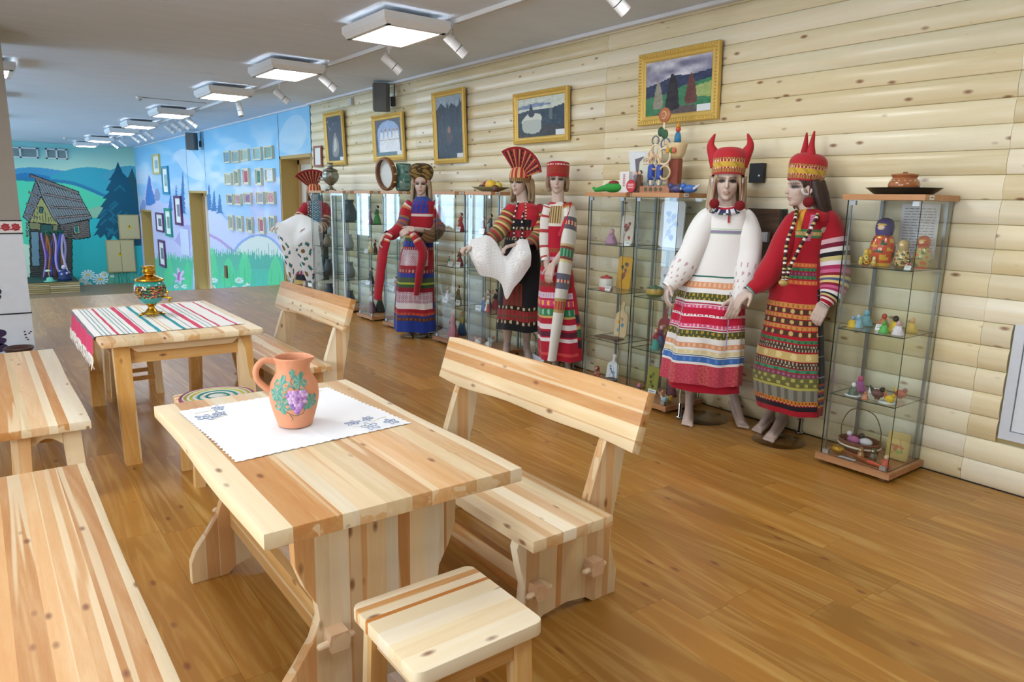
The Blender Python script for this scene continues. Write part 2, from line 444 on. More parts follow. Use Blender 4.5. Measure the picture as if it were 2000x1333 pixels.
# right wall behind the boards, with the doorways of the mural part
D1, D2, D3 = (11.72, 13.25), (18.45, 20.2), (25.3, 27.05)
DT = (2.27, 1.64, 1.02)
wr = MB()
wr.box((WX, -3.0, -0.1), (WX+0.12, 11.68, CEIL))
wall_right = struct(wr.build('wall_right', plain('b9a778', 0.8)))
H = 0.1372
prof = [(0.0, 0.016), (0.003, 0.023), (0.016, 0.0305), (0.042, 0.0365), (0.0686, 0.0385), (0.095, 0.0365), (0.121, 0.0305), (0.1342, 0.023), (0.1372, 0.016)]
log_mat = wood('y', 0.27, 1.25, 0.9, name='siding_pine', gscale=0.8, sap=0.25)
_lm = {}
segs = [(-0.6, 1.612), (1.612, 4.80), (4.80, 8.19), (8.19, 11.68)]
for k in range(23):
    z0 = 0.004 + k*H
    for s0, s1 in segs:
        if s0 < 0 and 0.30 < z0+H*0.5 < 0.98: s0 = 1.462
        L = round(s1-s0, 3)
        top = min(H, CEIL-z0)
        if (L, top) not in _lm:
            mb = MB(); pts = [(a, b) for a, b in prof if a <= top+1e-6]
            ring = lambda yy: [(0, yy, 0)] + [(-b, yy, a) for a, b in pts] + [(0, yy, pts[-1][0])]
            mb.loft([ring(0.0008), ring(L-0.0008)])
            tmp = mb.build('log_board', log_mat); smooth_by_angle(tmp, 30); _lm[(L, top)] = tmp.data; bpy.data.objects.remove(tmp)
        o = mobj('log_board', _lm[(L, top)], None, wall_right)
        o.location = (WX + rs.uniform(-0.002, 0.001), s0, z0)
        c = rs.choice([hx('eee5c8'), hx('ebe0c0'), hx('f1e9d2'), hx('e8dab4')]); kk = rs.uniform(0.95, 1.02)
        o.color = (*lin(tuple(v*kk for v in c)), 1)
tr = MB(); tr.box((WX-0.10, 1.0, CEIL-0.028), (WX-0.045, 11.68, CEIL)); tr.box((WX-0.06, 11.68, CEIL-0.028), (WX-0.02, 27.3, CEIL))
struct(tr.build('trim_1', plain('dfe3ea', 0.5)))
bb = MB(); bb.box((WX-0.030, -0.6, 0.0), (WX, 11.68, 0.004)); struct(bb.build('trim_2', plain('33271c', 0.8)))
# mural part of the right wall: wall pieces around three deep doorways
mw = MB(); X0 = 4.602; X1 = 5.1
spans = [(D1[1], D2[0]), (D2[1], D3[0]), (D3[1], 27.5)]
for a, b in spans: mw.box((X0, a, -1.7), (X1, b, CEIL))
for (a, b), t in zip((D1, D2, D3), DT): mw.box((X0, a, t), (X1, b, CEIL))
mw.box((X0+0.03, 11.68, -0.1), (X1, D1[0], CEIL))
wall_mural = struct(mw.build('wall_mural', plain('a9cfe6', 0.7)))
jm = plain('b99b58', 0.6)
for n, ((a, b), t) in enumerate(zip((D1, D2, D3), DT)):
    zb = ramp_z((a+b)/2) - 0.12
    mb = MB(); 
    mb.box((X0-0.004, a-0.01, zb), (X1, a+0.03, t+0.01)); mb.box((X0-0.004, b-0.05, zb), (X1, b+0.01, t+0.01)); mb.box((X0-0.004, a, t-0.04), (X1, b, t+0.015))
    fr = struct(mb.build('door_%d' % (n+1), jm))
    xx = X1-0.16
    def leaf(y0, y1):
        d = MB(); d.box((xx, y0, zb), (xx+0.05, y1, t-0.1)); return d.build('door_leaf', plain('d8d2c4', 0.5), fr)
    f2 = MB(); f2.box((xx-0.03, a+0.03, zb), (xx+0.06, a+0.12, t-0.04)); f2.box((xx-0.03, b-0.14, zb), (xx+0.06, b-0.05, t-0.04)); f2.box((xx-0.03, a+0.03, t-0.12), (xx+0.06, b-0.05, t-0.04))
    f2.build('door_frame', plain('c09a6c', 0.5), fr)
    mid = (a+b)/2
    l1 = leaf(a+0.12, mid-0.005); leaf(mid+0.005, b-0.14)
    hd = MB(); hd.capsule((xx-0.05, mid-0.06, zb+1.05), (xx-0.05, mid-0.06, zb+1.2), 0.012); hd.build('handle', plain('b8b8b8', 0.3, 1), l1)
ew = MB(); ew.box((-3.7, 27.4, -1.7), (5.1, 27.55, CEIL)); wall_far = struct(ew.build('wall_far', plain('6fb3bd', 0.7)))
# ------------------------------------------------------------------ printed mural skins
mural_mat = vcol(0.55, name='mural_print', spec=0.35)
rgb = lambda r, g, b: np.array([r, g, b])/255.0
def paint(img, X, Y, poly, c, a=1.0):
    mk = inpoly(X, Y, poly); img[mk] = img[mk]*(1-a) + np.asarray(c)*a
def ell(cx, cy, rx, ry, n=28): return [(cx+rx*math.cos(2*PI*k/n), cy+ry*math.sin(2*PI*k/n)) for k in range(n)]
def stroke(img, X, Y, pts, w, c, a=1.0):
    for (x0, y0), (x1, y1) in zip(pts[:-1], pts[1:]):
        L = math.hypot(x1-x0, y1-y0) or 1; nx, ny = -(y1-y0)/L*w/2, (x1-x0)/L*w/2
        paint(img, X, Y, [(x0+nx, y0+ny), (x1+nx, y1+ny), (x1-nx, y1-ny), (x0-nx, y0-ny)], c, a)
def daisy(img, X, Y, cx, cy, r, cen=(0.9, 0.8, 0.3)):
    n = 12
    for k in range(n):
        a = 2*PI*k/n; paint(img, X, Y, [(cx, cy), (cx+r*math.cos(a-0.17), cy+0.7*r*math.sin(a-0.17)), (cx+1.12*r*math.cos(a), cy+0.78*r*math.sin(a)), (cx+r*math.cos(a+0.17), cy+0.7*r*math.sin(a+0.17))], (0.93, 0.96, 0.97))
    paint(img, X, Y, ell(cx, cy, r*0.27, r*0.2), cen)
def spruce(img, X, Y, cx, top, bot, hw, c, rnd):
    n = 9; L = []; Rr = []
    for k in range(n):
        t0 = k/n; y = top+(bot-top)*(t0+1/n); w = hw*(0.12+0.88*(k+1)/n)*rnd.uniform(0.8, 1.1)
        L += [(cx-w, y), (cx-w*0.5, y-(bot-top)/n*0.25)]; Rr += [(cx+w, y), (cx+w*0.5, y-(bot-top)/n*0.25)]
    paint(img, X, Y, [(cx, top)] + Rr + L[::-1], c)
def mural_right(img, X, Y):
    rn = random.Random(5)
    n = vnoise(X/34, Y/22, 1)*0.6 + vnoise(X/15, Y/11, 2)*0.4
    sky = rgb(140, 200, 236); cl = rgb(206, 228, 243)
    k = np.clip((n-0.45)*4, 0, 1)[..., None]; k = k*np.clip((Y-225)/90, 0.15, 1)[..., None]
    img[:] = sky*(1-k)+cl*k
    g = np.clip((Y-300)/160, 0, 1)[..., None]*np.clip(1-(X-430)/300, 0.4, 1)[..., None]; img[:] = img*(1-0.75*g)+rgb(203, 203, 236)*0.75*g
    paint(img, X, Y, smooth_poly([(540, 285), (560, 235), (585, 225), (600, 250), (590, 285), (565, 300)]), cl, 0.5)
    paint(img, X, Y, smooth_poly([(340, 300), (370, 292), (395, 325), (398, 352), (370, 345), (350, 322)]), rgb(214, 226, 240), 0.7)
    paint(img, X, Y, smooth_poly([(440, 290), (460, 278), (490, 285), (480, 300), (450, 305)]), cl, 0.5)
    # lilac mountains and streaks
    paint(img, X, Y, [(268, 420), (282, 380), (291, 340), (302, 372), (318, 400), (335, 396), (352, 420), (372, 430), (372, 520), (268, 520)], rgb(206, 204, 236))
    paint(img, X, Y, smooth_poly([(284, 396), (291, 344), (297, 370), (304, 392), (297, 400)]), rgb(84, 132, 205))
    paint(img, X, Y, smooth_poly([(301, 388), (306, 368), (313, 380), (310, 392)]), rgb(150, 160, 200))
    paint(img, X, Y, smooth_poly([(272, 415), (279, 390), (285, 402), (280, 418)]), rgb(140, 160, 210))
    for a, b in ((508, 300), (530, 300), (494, 310), (545, 320)):
        paint(img, X, Y, [(a, 345+rn.random()*20), (a+7, 350), (a+10, 440), (a-6, 440)], rgb(205, 178, 222), 0.4)
    paint(img, X, Y, smooth_poly([(404, 425), (416, 408), (440, 430), (458, 446), (500, 452), (560, 470), (560, 570), (404, 570)]), rgb(206, 210, 238))
    stroke(img, X, Y, [(404, 410), (424, 408), (446, 430)], 2.5, rgb(130, 170, 215))
    paint(img, X, Y, [(372, 440), (360, 440), (340, 470), (372, 500)], rgb(176, 160, 214), 0.7)
    stroke(img, X, Y, [(404, 456), (430, 470), (468, 500), (490, 510)], 5, rgb(190, 156, 208))
    paint(img, X, Y, smooth_poly([(452, 510), (462, 480), (486, 462), (512, 458), (535, 468), (552, 490), (556, 520), (500, 530)]), rgb(150, 172, 220))
    paint(img, X, Y, smooth_poly([(455, 512), (466, 483), (488, 466), (512, 462), (533, 472), (550, 494), (556, 524), (500, 534)]), rgb(222, 228, 220))
    # spruces
    for cx, t, b, w in ((408, 360, 412, 8), (418, 372, 414, 7), (429, 378, 418, 8), (357, 335, 420, 7), (344, 360, 410, 6), (333, 380, 412, 6)): spruce(img, X, Y, cx, t, b, w, rgb(72, 122, 178), rn)
    # meadow
    def meadow(x0, x1, y0, c1, c2):
        pts = [(x0, 590)]; xx = x0
        while xx < x1: pts += [(xx, y0+rn.uniform(-2, 6)), (xx+2, y0-rn.uniform(4, 16)), (xx+4, y0+rn.uniform(0, 7))]; xx += 4.2
        paint(img, X, Y, pts+[(x1, 590)], c1)
        mk = inpoly(X, Y, pts+[(x1, 590)]); gg = np.clip((Y-y0)/70, 0, 1)[..., None]
        img[mk] = (img*(1-gg)+c2*gg)[mk]
    meadow(298, 376, 505, rgb(92, 190, 150), rgb(120, 214, 190)); meadow(404, 470, 496, rgb(96, 178, 150), rgb(96, 214, 176)); meadow(466, 556, 502, rgb(84, 186, 158), rgb(92, 206, 184))
    for k_ in range(12):
        xx = 486 + k_*5; paint(img, X, Y, [(xx-2.5, 525), (xx+rn.uniform(-2, 2), 470+rn.uniform(0, 18)), (xx+2.5, 525)], rgb(92, 178, 160))
    for cx, cy, rx, ry in ((414, 515, 9, 32), (446, 530, 12, 26), (478, 522, 12, 30), (538, 530, 13, 30), (330, 530, 8, 26), (366, 535, 7, 24)):
        paint(img, X, Y, smooth_poly([(cx-rx, cy+ry), (cx-rx, cy), (cx, cy-ry), (cx+rx, cy), (cx+rx, cy+ry)]), rgb(98, 218, 146), 0.75)
    for k_ in range(60):
        xx = rn.uniform(300, 552); yy = rn.uniform(530, 566); stroke(img, X, Y, [(xx, yy+14), (xx+rn.uniform(-2, 2), yy-10)], 1.2, rgb(70, 190, 130), 0.6)
    for cx, cy, r in ((467, 548, 8), (480, 560, 6), (458, 562, 5), (485, 555, 4), (418, 548, 7), (416, 562, 6), (360, 560, 6), (344, 560, 5)): daisy(img, X, Y, cx, cy, r)
    for a in range(6): stroke(img, X, Y, [(350, 546), (350+11*math.cos(a*1.05+0.3), 540+16*math.sin(a*1.05+0.3))], 4.5, rgb(232, 206, 236))
    stroke(img, X, Y, [(348, 548), (350, 532)], 5, rgb(196, 112, 190))
def skin_right(a, b, zt, name):
    # columns spaced evenly in the photograph
    pa, pb = to_px((4.6, a, 1))[0], to_px((4.6, b, 1))[0]
    n = max(4, int(abs(pa-pb)/1.25)); xs = np.linspace(pa, pb, n+1); yy = np.array([onx(x_, 400, 4.6)[1] for x_ in xs]); yy[0], yy[-1] = a, b
    z0 = lambda y_: zt if zt is not None else ramp_z(y_)+0.0
    m_ = 210 if zt is None else 70
    P = np.zeros((n+1, m_+1, 3))
    for i, y_ in enumerate(yy):
        P[i, :, 0] = 4.598; P[i, :, 1] = y_; P[i, :, 2] = np.linspace(z0(y_), CEIL-0.01, m_+1)
    ctr = (P[:-1, :-1]+P[1:, 1:])/2; px, py = to_px(ctr.reshape(-1, 3))
    img = np.zeros((n, m_, 3)); mural_right(img, px.reshape(n, m_), py.reshape(n, m_))
    return painted_grid('mural_print', P, img, mural_mat, wall_mural)
skin_right(D1[1]+0.012, D2[0]-0.012, None, 'a'); skin_right(D2[1]+0.012, D3[0]-0.012, None, 'b')
for (a, b), t in zip((D1, D2, D3), DT): skin_right(a, b, t+0.017, 'c')
skin_right(D3[1]+0.012, 27.39, None, 'd')
def mural_far(img, X, Y):
    rn = random.Random(9)
    g = np.clip((Y-290)/60, 0, 1)[..., None]; r = np.clip((X-120)/160, 0, 1)[..., None]
    img[:] = (rgb(140, 205, 205)*(1-r)+rgb(172, 214, 192)*r)*(1-g) + (rgb(214, 236, 204)*(1-r*0.5)+rgb(176, 222, 200)*r*0.5)*g
    paint(img, X, Y, smooth_poly([(20, 335), (60, 327), (110, 332), (150, 340), (150, 370), (20, 370)]), rgb(74, 160, 200))
    paint(img, X, Y, smooth_poly([(20, 346), (50, 338), (100, 346), (120, 360), (20, 366)]), rgb(50, 130, 185))
    paint(img, X, Y, smooth_poly([(100, 352), (128, 334), (165, 327), (205, 330), (240, 340), (290, 350), (290, 400), (190, 395)]), rgb(60, 172, 190))
    paint(img, X, Y, smooth_poly([(200, 345), (240, 325), (275, 330), (290, 360), (250, 372)]), rgb(80, 170, 190))
    paint(img, X, Y, smooth_poly([(20, 362), (70, 352), (120, 352), (165, 364), (200, 384), (225, 404), (225, 470), (20, 470)]), rgb(88, 216, 172))
    paint(img, X, Y, smooth_poly([(20, 345), (35, 346), (100, 350), (150, 357), (215, 385), (216, 391), (150, 364), (100, 356), (20, 352)]), rgb(46, 130, 170))
    paint(img, X, Y, smooth_poly([(150, 425), (185, 405), (215, 404), (225, 430), (190, 445)]), rgb(150, 200, 165))
    paint(img, X, Y, [(60, 468), (180, 425), (290, 430), (290, 560), (60, 560)], rgb(52, 190, 192))
    gg = np.clip((Y-470)/80, 0, 1)[..., None]; mk = inpoly(X, Y, [(60, 468), (180, 425), (290, 430), (290, 560), (60, 560)]); img[mk] = (img*(1-0.35*gg)+rgb(70, 190, 180)*0.35*gg)[mk]
    # big spruces
    dk, md = rgb(18, 88, 112), rgb(32, 122, 146)
    paint(img, X, Y, [(258, 328), (251, 345), (246, 352), (250, 356), (240, 375), (246, 378), (238, 400), (245, 420), (255, 480), (276, 480), (276, 372), (267, 356)], rgb(40, 88, 98))
    paint(img, X, Y, [(230, 316), (224, 334), (217, 346), (211, 352), (217, 353), (206, 372), (214, 374), (200, 388), (208, 388), (196, 404), (202, 406), (188, 428), (196, 428), (186, 446), (192, 446), (182, 462), (190, 458), (196, 466), (204, 458), (212, 474), (222, 460), (236, 476), (250, 464), (262, 482), (276, 474), (276, 430), (268, 420), (272, 412), (262, 396), (268, 392), (256, 376), (262, 372), (249, 354), (254, 352), (240, 338)], dk)
    for k_ in range(34):
        cx = rn.uniform(200, 266); cy = rn.uniform(365, 462)
        if inpoly(np.array([cx]), np.array([cy]), [(230, 330), (192, 458), (268, 470)])[0]:
            s = rn.choice((-1, 1)); stroke(img, X, Y, [(cx, cy-5), (cx+s*6, cy), (cx+s*12, cy+7)], 3.2, md, 0.8)
    # log hut
    ink = rgb(22, 26, 28)
    def shape(pts, c): paint(img, X, Y, pts, c); stroke(img, X, Y, pts+[pts[0]], 1.6, ink)
    shape([(57, 432), (118, 440), (141, 468), (141, 550), (60, 550)], rgb(86, 82, 72))
    shape([(117, 440), (174, 430), (176, 464), (150, 468), (141, 466), (117, 466)], rgb(128, 116, 108))
    for k_ in range(9): stroke(img, X, Y, [(118, 443+k_*3.1), (175, 433+k_*3.7)], 0.9, ink, 0.8)
    for k_ in range(30): stroke(img, X, Y, [(60, 440+k_*3.7), (141, 444+k_*3.6)], 1.1, ink, 0.75)
    shape([(143, 443), (155, 440), (156, 456), (145, 458)], rgb(200, 200, 150)); paint(img, X, Y, [(145, 444), (153, 442), (154, 454), (147, 456)], rgb(40, 120, 120))
    shape([(70, 352), (45, 424), (57, 434), (82, 384)], rgb(126, 128, 134))
    for k_ in range(8): stroke(img, X, Y, [(68-2*k_, 362+8*k_), (79-3*k_, 388+6*k_)], 0.9, ink, 0.7)
    shape([(80, 384), (57, 434), (116, 441)], rgb(172, 166, 104)); shape([(57, 434), (114, 440), (112, 452), (57, 448)], rgb(140, 136, 92))
    for k_ in range(8): stroke(img, X, Y, [(66+k_*6, 434-(0 if k_ > 3 else 0)), (68+k_*5, 404+abs(k_-2)*5)], 1.0, ink, 0.7)
    shape([(77, 405), (84, 405), (84, 416), (77, 416)], rgb(60, 110, 110))
    shape([(60, 452), (76, 453), (78, 520), (62, 520)], rgb(120, 150, 160))
    shape([(79, 438), (103, 440), (103, 456), (79, 454)], rgb(52, 92, 84))
    shape([(70, 350), (153, 377), (180, 427), (118, 440), (102, 424), (82, 384)], rgb(142, 148, 148))
    for k_ in range(16):
        t = k_/15; a = (70+83*t, 352+25*t); b = (116+64*t, 440-13*t); stroke(img, X, Y, [a, b], 1.2, ink, 0.65)
    for t in (0.02, 0.33, 0.62, 0.86):
        a = (70+46*t, 350+88*t); b = (153+27*t, 377+50*t); stroke(img, X, Y, [a, b], 5.0, ink); stroke(img, X, Y, [a, b], 2.8, rgb(150, 130, 124))
    stroke(img, X, Y, [(58, 342), (154, 378)], 7.0, ink); stroke(img, X, Y, [(59, 343), (153, 378)], 4.6, rgb(128, 118, 112))
    for yy in (375, 398, 418): stroke(img, X, Y, [(46+(420-yy)*0.2, yy), (74, yy+8)], 4, ink); stroke(img, X, Y, [(46+(420-yy)*0.2, yy), (73, yy+8)], 2.4, rgb(150, 136, 124))
    for k_ in range(6): paint(img, X, Y, ell(53, 436+k_*5, 2.8, 2.4), ink); paint(img, X, Y, ell(53, 436+k_*5, 1.8, 1.5), rgb(170, 150, 130))
    # flowers and grass
    for k_ in range(70):
        xx = rn.uniform(205, 275); stroke(img, X, Y, [(xx, 560), (xx+rn.uniform(-8, 8), 520+rn.uniform(0, 16))], 1.6, rgb(110, 180, 140) if k_ % 2 else rgb(60, 140, 120), 0.8)
    for cx, cy, r in ((172, 537, 13), (196, 546, 15), (163, 548, 8), (203, 537, 9), (172, 556, 8), (219, 540, 4)): daisy(img, X, Y, cx, cy, r, (0.93, 0.82, 0.35))
nx_, nz_ = 250, 262
xs = np.linspace(-0.2, 4.598, nx_+1); zs = np.linspace(-1.47, CEIL-0.01, nz_+1)
P = np.zeros((nx_+1, nz_+1, 3)); P[:, :, 0] = xs[:, None]; P[:, :, 1] = 27.396; P[:, :, 2] = zs[None, :]
ctr = (P[:-1, :-1]+P[1:, 1:])/2; px, py = to_px(ctr.reshape(-1, 3)); img = np.zeros((nx_, nz_, 3)); mural_far(img, px.reshape(nx_, nz_), py.reshape(nx_, nz_))
painted_grid('mural_print', P, img, mural_mat, wall_far)
# ------------------------------------------------------------------ left wall with windows, wall behind the camera
lw = MB(); ends = [-3.0]
for yc, w, *_ in WINDOWS: ends += [yc-w/2, yc+w/2]
ends.append(27.5)
for i in range(0, len(ends), 2): lw.box((WALL_L-0.2, ends[i], -1.7), (WALL_L, ends[i+1], CEIL))
for yc, w, *_ in WINDOWS: lw.box((WALL_L-0.2, yc-w/2, -1.7), (WALL_L, yc+w/2, sill(yc))); lw.box((WALL_L-0.2, yc-w/2, 2.78), (WALL_L, yc+w/2, CEIL))
struct(lw.build('wall_left', plain('d8d6cf', 0.8)))
wf, wg = plain('eeeeee', 0.4), glass_mat((0.95, 0.98, 1.0), 'window_glass')
for n, (yc, w, *_) in enumerate(WINDOWS):
    mb = MB(); x0, x1 = WALL_L-0.14, WALL_L-0.08; a, b = yc-w/2, yc+w/2
    zs_ = sill(yc); mb.box((x0, a, zs_), (x1, a+0.06, 2.78)); mb.box((x0, b-0.06, zs_), (x1, b, 2.78)); mb.box((x0, a+0.06, zs_), (x1, b-0.06, zs_+0.06)); mb.box((x0, a+0.06, 2.72), (x1, b-0.06, 2.78)); mb.box((x0, yc-0.03, zs_+0.06), (x1, yc+0.03, 2.72))
    wn = struct(mb.build('window_%d' % (n+1), wf))
    for s0, s1 in ((a+0.06, yc-0.03), (yc+0.03, b-0.06)):
        g = MB(); g.box((x0+0.02, s0, zs_+0.06), (x0+0.026, s1, 2.72)); g.build('pane', wg, wn)
bw = MB(); bw.box((-3.8, -3.15, -0.1), (4.8, -3.0, CEIL)); struct(bw.build('wall_back', plain('d9d2c2', 0.8)))
# ================================================================== furniture
rf = random.Random(21)
def wavy(x0, y0, x1, y1, amp, rng, n=10, sides='lr'):
    """rectangle whose long sides wander a little (live edge)"""
    pts = []
    ph = rng.random()*6
    for k in range(n+1):
        t = k/n; pts.append((x1 + (amp*math.sin(t*7+ph)*math.sin(PI*t) if 'r' in sides else 0), y0+(y1-y0)*t))
    for k in range(n+1):
        t = 1-k/n; pts.append((x0 + (amp*math.sin(t*6+ph+2)*math.sin(PI*t) if 'l' in sides else 0), y0+(y1-y0)*t))
    return pts
def peg(parent, p, toward, s=1.0):
    """through-tenon with its cross dowel"""
    mb = MB(); x, y, z = p
    out = [(-0.028, -0.03), (0.028, -0.03), (0.034, 0), (0.028, 0.03), (-0.028, 0.03), (-0.034, 0)]
    mb.prism([(a*s, b*s) for a, b in out], 0.05*s, lambda u, v, w: (x+u, y+toward*w, z+v))
    o = mb.build('tenon', wood('y', 0.4, 0.0), parent, color=hx('e3c2a0')); smooth_by_angle(o, 50)
    d = MB(); d.capsule((x-0.055*s, y+toward*0.032, z-0.006), (x+0.045*s, y+toward*0.032, z+0.002), 0.012*s, 0.012*s, 10)
    d.build('dowel', wood('x', 0.4, 0.0), o, True, color=hx('f0d9b8'))
# ---- trestle table in front
t1 = thing('trestle_table', 'pine plank table with shaped end panels carrying the clay jug', 'table', (0.93, 2.40, 0))
slabs(wavy(-0.415, -0.68, 0.415, 0.69, 0.008, rf), 0.048, lambda u, v, w: (u, v, 0.702+w), 'top_plank', t1, even(-0.415, 0.415, 0.066, rf, 0.4), 'y', rf, 0.52, 0.006)
half = [(0.275, 0.702), (0.278, 0.60), (0.276, 0.53), (0.25, 0.455), (0.214, 0.39), (0.208, 0.34), (0.232, 0.27), (0.28, 0.20), (0.325, 0.14), (0.345, 0.09), (0.346, 0.0), (0.20, 0.0), (0.165, 0.03), (0.10, 0.052), (0.0, 0.06)]
panel = [(u, v) for u, v in half] + [(-u, v) for u, v in half[::-1][1:]]
def trestle_panel(parent, y, sgn):
    slabs(panel, 0.045, lambda u, v, w: (u, y+sgn*w, v), 'leg_panel_plank', parent, even(-0.346, 0.346, 0.058, rf, 0.4), 'z', rf, 0.45, 0.006)
trestle_panel(t1, -0.5, 1); trestle_panel(t1, 0.6, -1)
for sx in (-0.165, 0.165):
    mb = MB(); mb.box((sx-0.016, -0.48, 0.215), (sx+0.016, 0.58, 0.325)); mb.build('stretcher', wood('y', 0.42, 0.8), t1, color=hx('dcb277'))
    peg(t1, (sx, -0.5, 0.275), -1); peg(t1, (sx, 0.6, 0.275), 1)
# ---- bench with a backrest
def make_bench(label, loc, rng, warm):
    b = thing('bench', label, 'bench', loc, 0, 'benches with backrests')
    # local origin: middle of the bench on the floor; x towards the back
    slabs(wavy(-0.20, -0.70, 0.18, 0.70, 0.006, rng, sides='l'), 0.045, lambda u, v, w: (u, v, 0.405+w), 'seat_plank', b, even(-0.20, 0.18, 0.085, rng, 0.4), 'y', rng, warm, 0.006)
    side = [(-0.135, 0.405), (-0.155, 0.34), (-0.135, 0.25), (-0.115, 0.18), (-0.12, 0.12), (-0.15, 0.07), (-0.155, 0.0), (-0.06, 0.0), (-0.02, 0.03), (0.10, 0.045), (0.20, 0.03), (0.24, 0.0), (0.365, 0.0), (0.37, 0.10), (0.345, 0.17), (0.325, 0.24), (0.33, 0.33), (0.355, 0.45), (0.385, 0.62), (0.405, 0.86), (0.375, 0.86), (0.325, 0.80), (0.255, 0.62), (0.20, 0.455), (0.19, 0.405)]
    for y, s in ((-0.55, 1), (0.55, -1)):
        slabs(side, 0.045, lambda u, v, w: (u, y+s*w, v), 'end_panel_plank', b, even(-0.155, 0.405, 0.075, rng, 0.4), 'z', rng, 0.45, 0.005)
    # leaning backrest board: u along z, v along y
    n = 14; pts = []
    for k in range(n+1):
        t = k/n; pts.append((0.232 + 0.006*math.sin(5*t+1) - 0.012*(t > 0.97), -0.70+1.40*t))
    for k in range(n+1):
        t = 1-k/n; pts.append((0.0 + 0.012*math.sin(4*t+0.4)*math.sin(PI*t)+0.006*math.sin(13*t), -0.70+1.40*t))
    s_, c_ = math.sin(0.31), math.cos(0.31)
    F = lambda u, v, w: (0.262+u*s_+w*c_, v, 0.675+u*c_-w*s_)
    slabs(pts, 0.045, F, 'back_plank', b, [0.05, 0.105, 0.165], 'y', rng, warm, 0.007)
    for x, z in ((-0.065, 0.165), (0.215, 0.175)):
        mb = MB(); mb.box((x-0.016, -0.53, z-0.055), (x+0.016, 0.53, z+0.055)); mb.build('stretcher', wood('y', 0.42, 0.7), b, color=hx('cf9d62'))
        peg(b, (x, -0.55, z), -1); peg(b, (x, 0.55, z), 1)
    return b
make_bench('pine bench with backrest beside the table holding the clay jug', (1.63, 2.455, 0), random.Random(4), 0.6)
make_bench('pine bench with backrest beside the table holding the samovar', (1.72, 5.30, 0), random.Random(12), 0.55)
# ---- backless benches along the left edge
def flat_bench(label, cx, w, y0, y1, rng, warm):
    b = thing('plank_bench', label, 'bench', (cx, (y0+y1)/2, 0), 0, 'backless plank benches'); L = (y1-y0)/2; h = w/2
    slabs(wavy(-h, -L, h, L, 0.005, rng), 0.045, lambda u, v, w_: (u, v, 0.405+w_), 'seat_plank', b, even(-h, h, 0.062, rng, 0.45), 'y', rng, warm, 0.005)
    for sy in (-1, 1):
        ye = sy*(L-0.09)
        for sx in (-1, 1):
            mb = MB(); x_ = sx*(h-0.085); mb.loft([[(x_-0.04+sx*0.018, ye-0.04, 0), (x_+0.04+sx*0.018, ye-0.04, 0), (x_+0.04+sx*0.018, ye+0.04, 0), (x_-0.04+sx*0.018, ye+0.04, 0)], [(x_-0.04, ye-0.04, 0.405), (x_+0.04, ye-0.04, 0.405), (x_+0.04, ye+0.04, 0.405), (x_-0.04, ye+0.04, 0.405)]])
            mb.build('leg', wood('z', 0.42, 0.5), b, color=tone(rng, 0.5))
        mb = MB(); n = 10; a = h-0.125; out = [(-a, 0.404), (-a, 0.325)] + [(-a+2*a*k/n, 0.325+0.04*math.sin(PI*k/n)) for k in range(1, n)] + [(a, 0.325), (a, 0.404)]
        mb.prism(out, 0.022, lambda u, v, w_: (u, ye-0.011+w_, v)); mb.build('apron', wood('x', 0.42, 0.2), b, color=hx('ecd8ae'))
    mb = MB(); mb.box((-0.03, -L+0.13, 0.33), (0.03, L-0.13, 0.40)); mb.build('stretcher', wood('y', 0.42, 0.5), b, color=hx('c79a63'))
    return b
flat_bench('long knotty pine bench top cut off by the bottom left corner', 0.085, 0.405, 1.0, 3.43, random.Random(31), 0.62)
flat_bench('knotty pine bench standing in front of the white stove', 0.193, 0.385, 4.08, 6.16, random.Random(8), 0.6)
# ---- stools
def stool(label, loc, rng, rz=0):
    s = thing('stool', label, 'stool', loc, rz, 'square pine stools')
    slabs(round_rect(-0.205, -0.19, 0.205, 0.19, 0.028), 0.042, lambda u, v, w: (v*1.0789, u*0.9268, 0.408+w), 'seat_plank', s, [-0.125, -0.05, 0.02, 0.085, 0.102, 0.14, 0.17], 'x', rng, 0.25, 0.005, tones=[hx(q) for q in ('f0e0c2', 'ecd8b4', 'f2e4ca', 'efdcba', 'cf8f50', 'f0dfc0', 'd9a870', 'efdfc2')])
    for sx in (-1, 1):
        for sy in (-1, 1):
            mb = MB(); a, b_ = sx*0.15, sy*0.14; e = 0.012
            mb.loft([[(a-0.026+sx*e, b_-0.026+sy*e, 0), (a+0.026+sx*e, b_-0.026+sy*e, 0), (a+0.026+sx*e, b_+0.026+sy*e, 0), (a-0.026+sx*e, b_+0.026+sy*e, 0)], [(a-0.026, b_-0.026, 0.408), (a+0.026, b_-0.026, 0.408), (a+0.026, b_+0.026, 0.408), (a-0.026, b_+0.026, 0.408)]])
            mb.build('leg', wood('z', 0.4, 0.35), s, color=hx('e2bb80'))
    for sy in (-1, 1):
        mb = MB(); mb.box((-0.124, sy*0.14-0.012, 0.335), (0.124, sy*0.14+0.012, 0.408)); mb.build('apron', wood('x', 0.4, 0.3), s, color=hx('d8ab6c'))
        mb = MB(); mb.box((-0.13, sy*0.146-0.009, 0.12), (0.13, sy*0.146+0.009, 0.155)); mb.build('rung', wood('x', 0.4, 0.3), s, color=hx('d8ab6c'))
    for sx in (-1, 1):
        mb = MB(); mb.box((sx*0.15-0.012, -0.114, 0.335), (sx*0.15+0.012, 0.114, 0.408)); mb.build('apron', wood('y', 0.4, 0.3), s, color=hx('d8ab6c'))
    return s
stool('bare square pine stool at the near end of the jug table', (0.965, 1.565, 0), random.Random(2))
stool('pine stool under the round striped rag mat', (1.03, 4.17, 0), random.Random(5))
stool('pine stool whose legs show beneath the samovar table', (0.93, 6.36, 0), random.Random(6))
mt = thing('rag_mat', 'round braided rag mat with coloured rings on the stool', 'mat', (1.03, 4.17, 0.451))
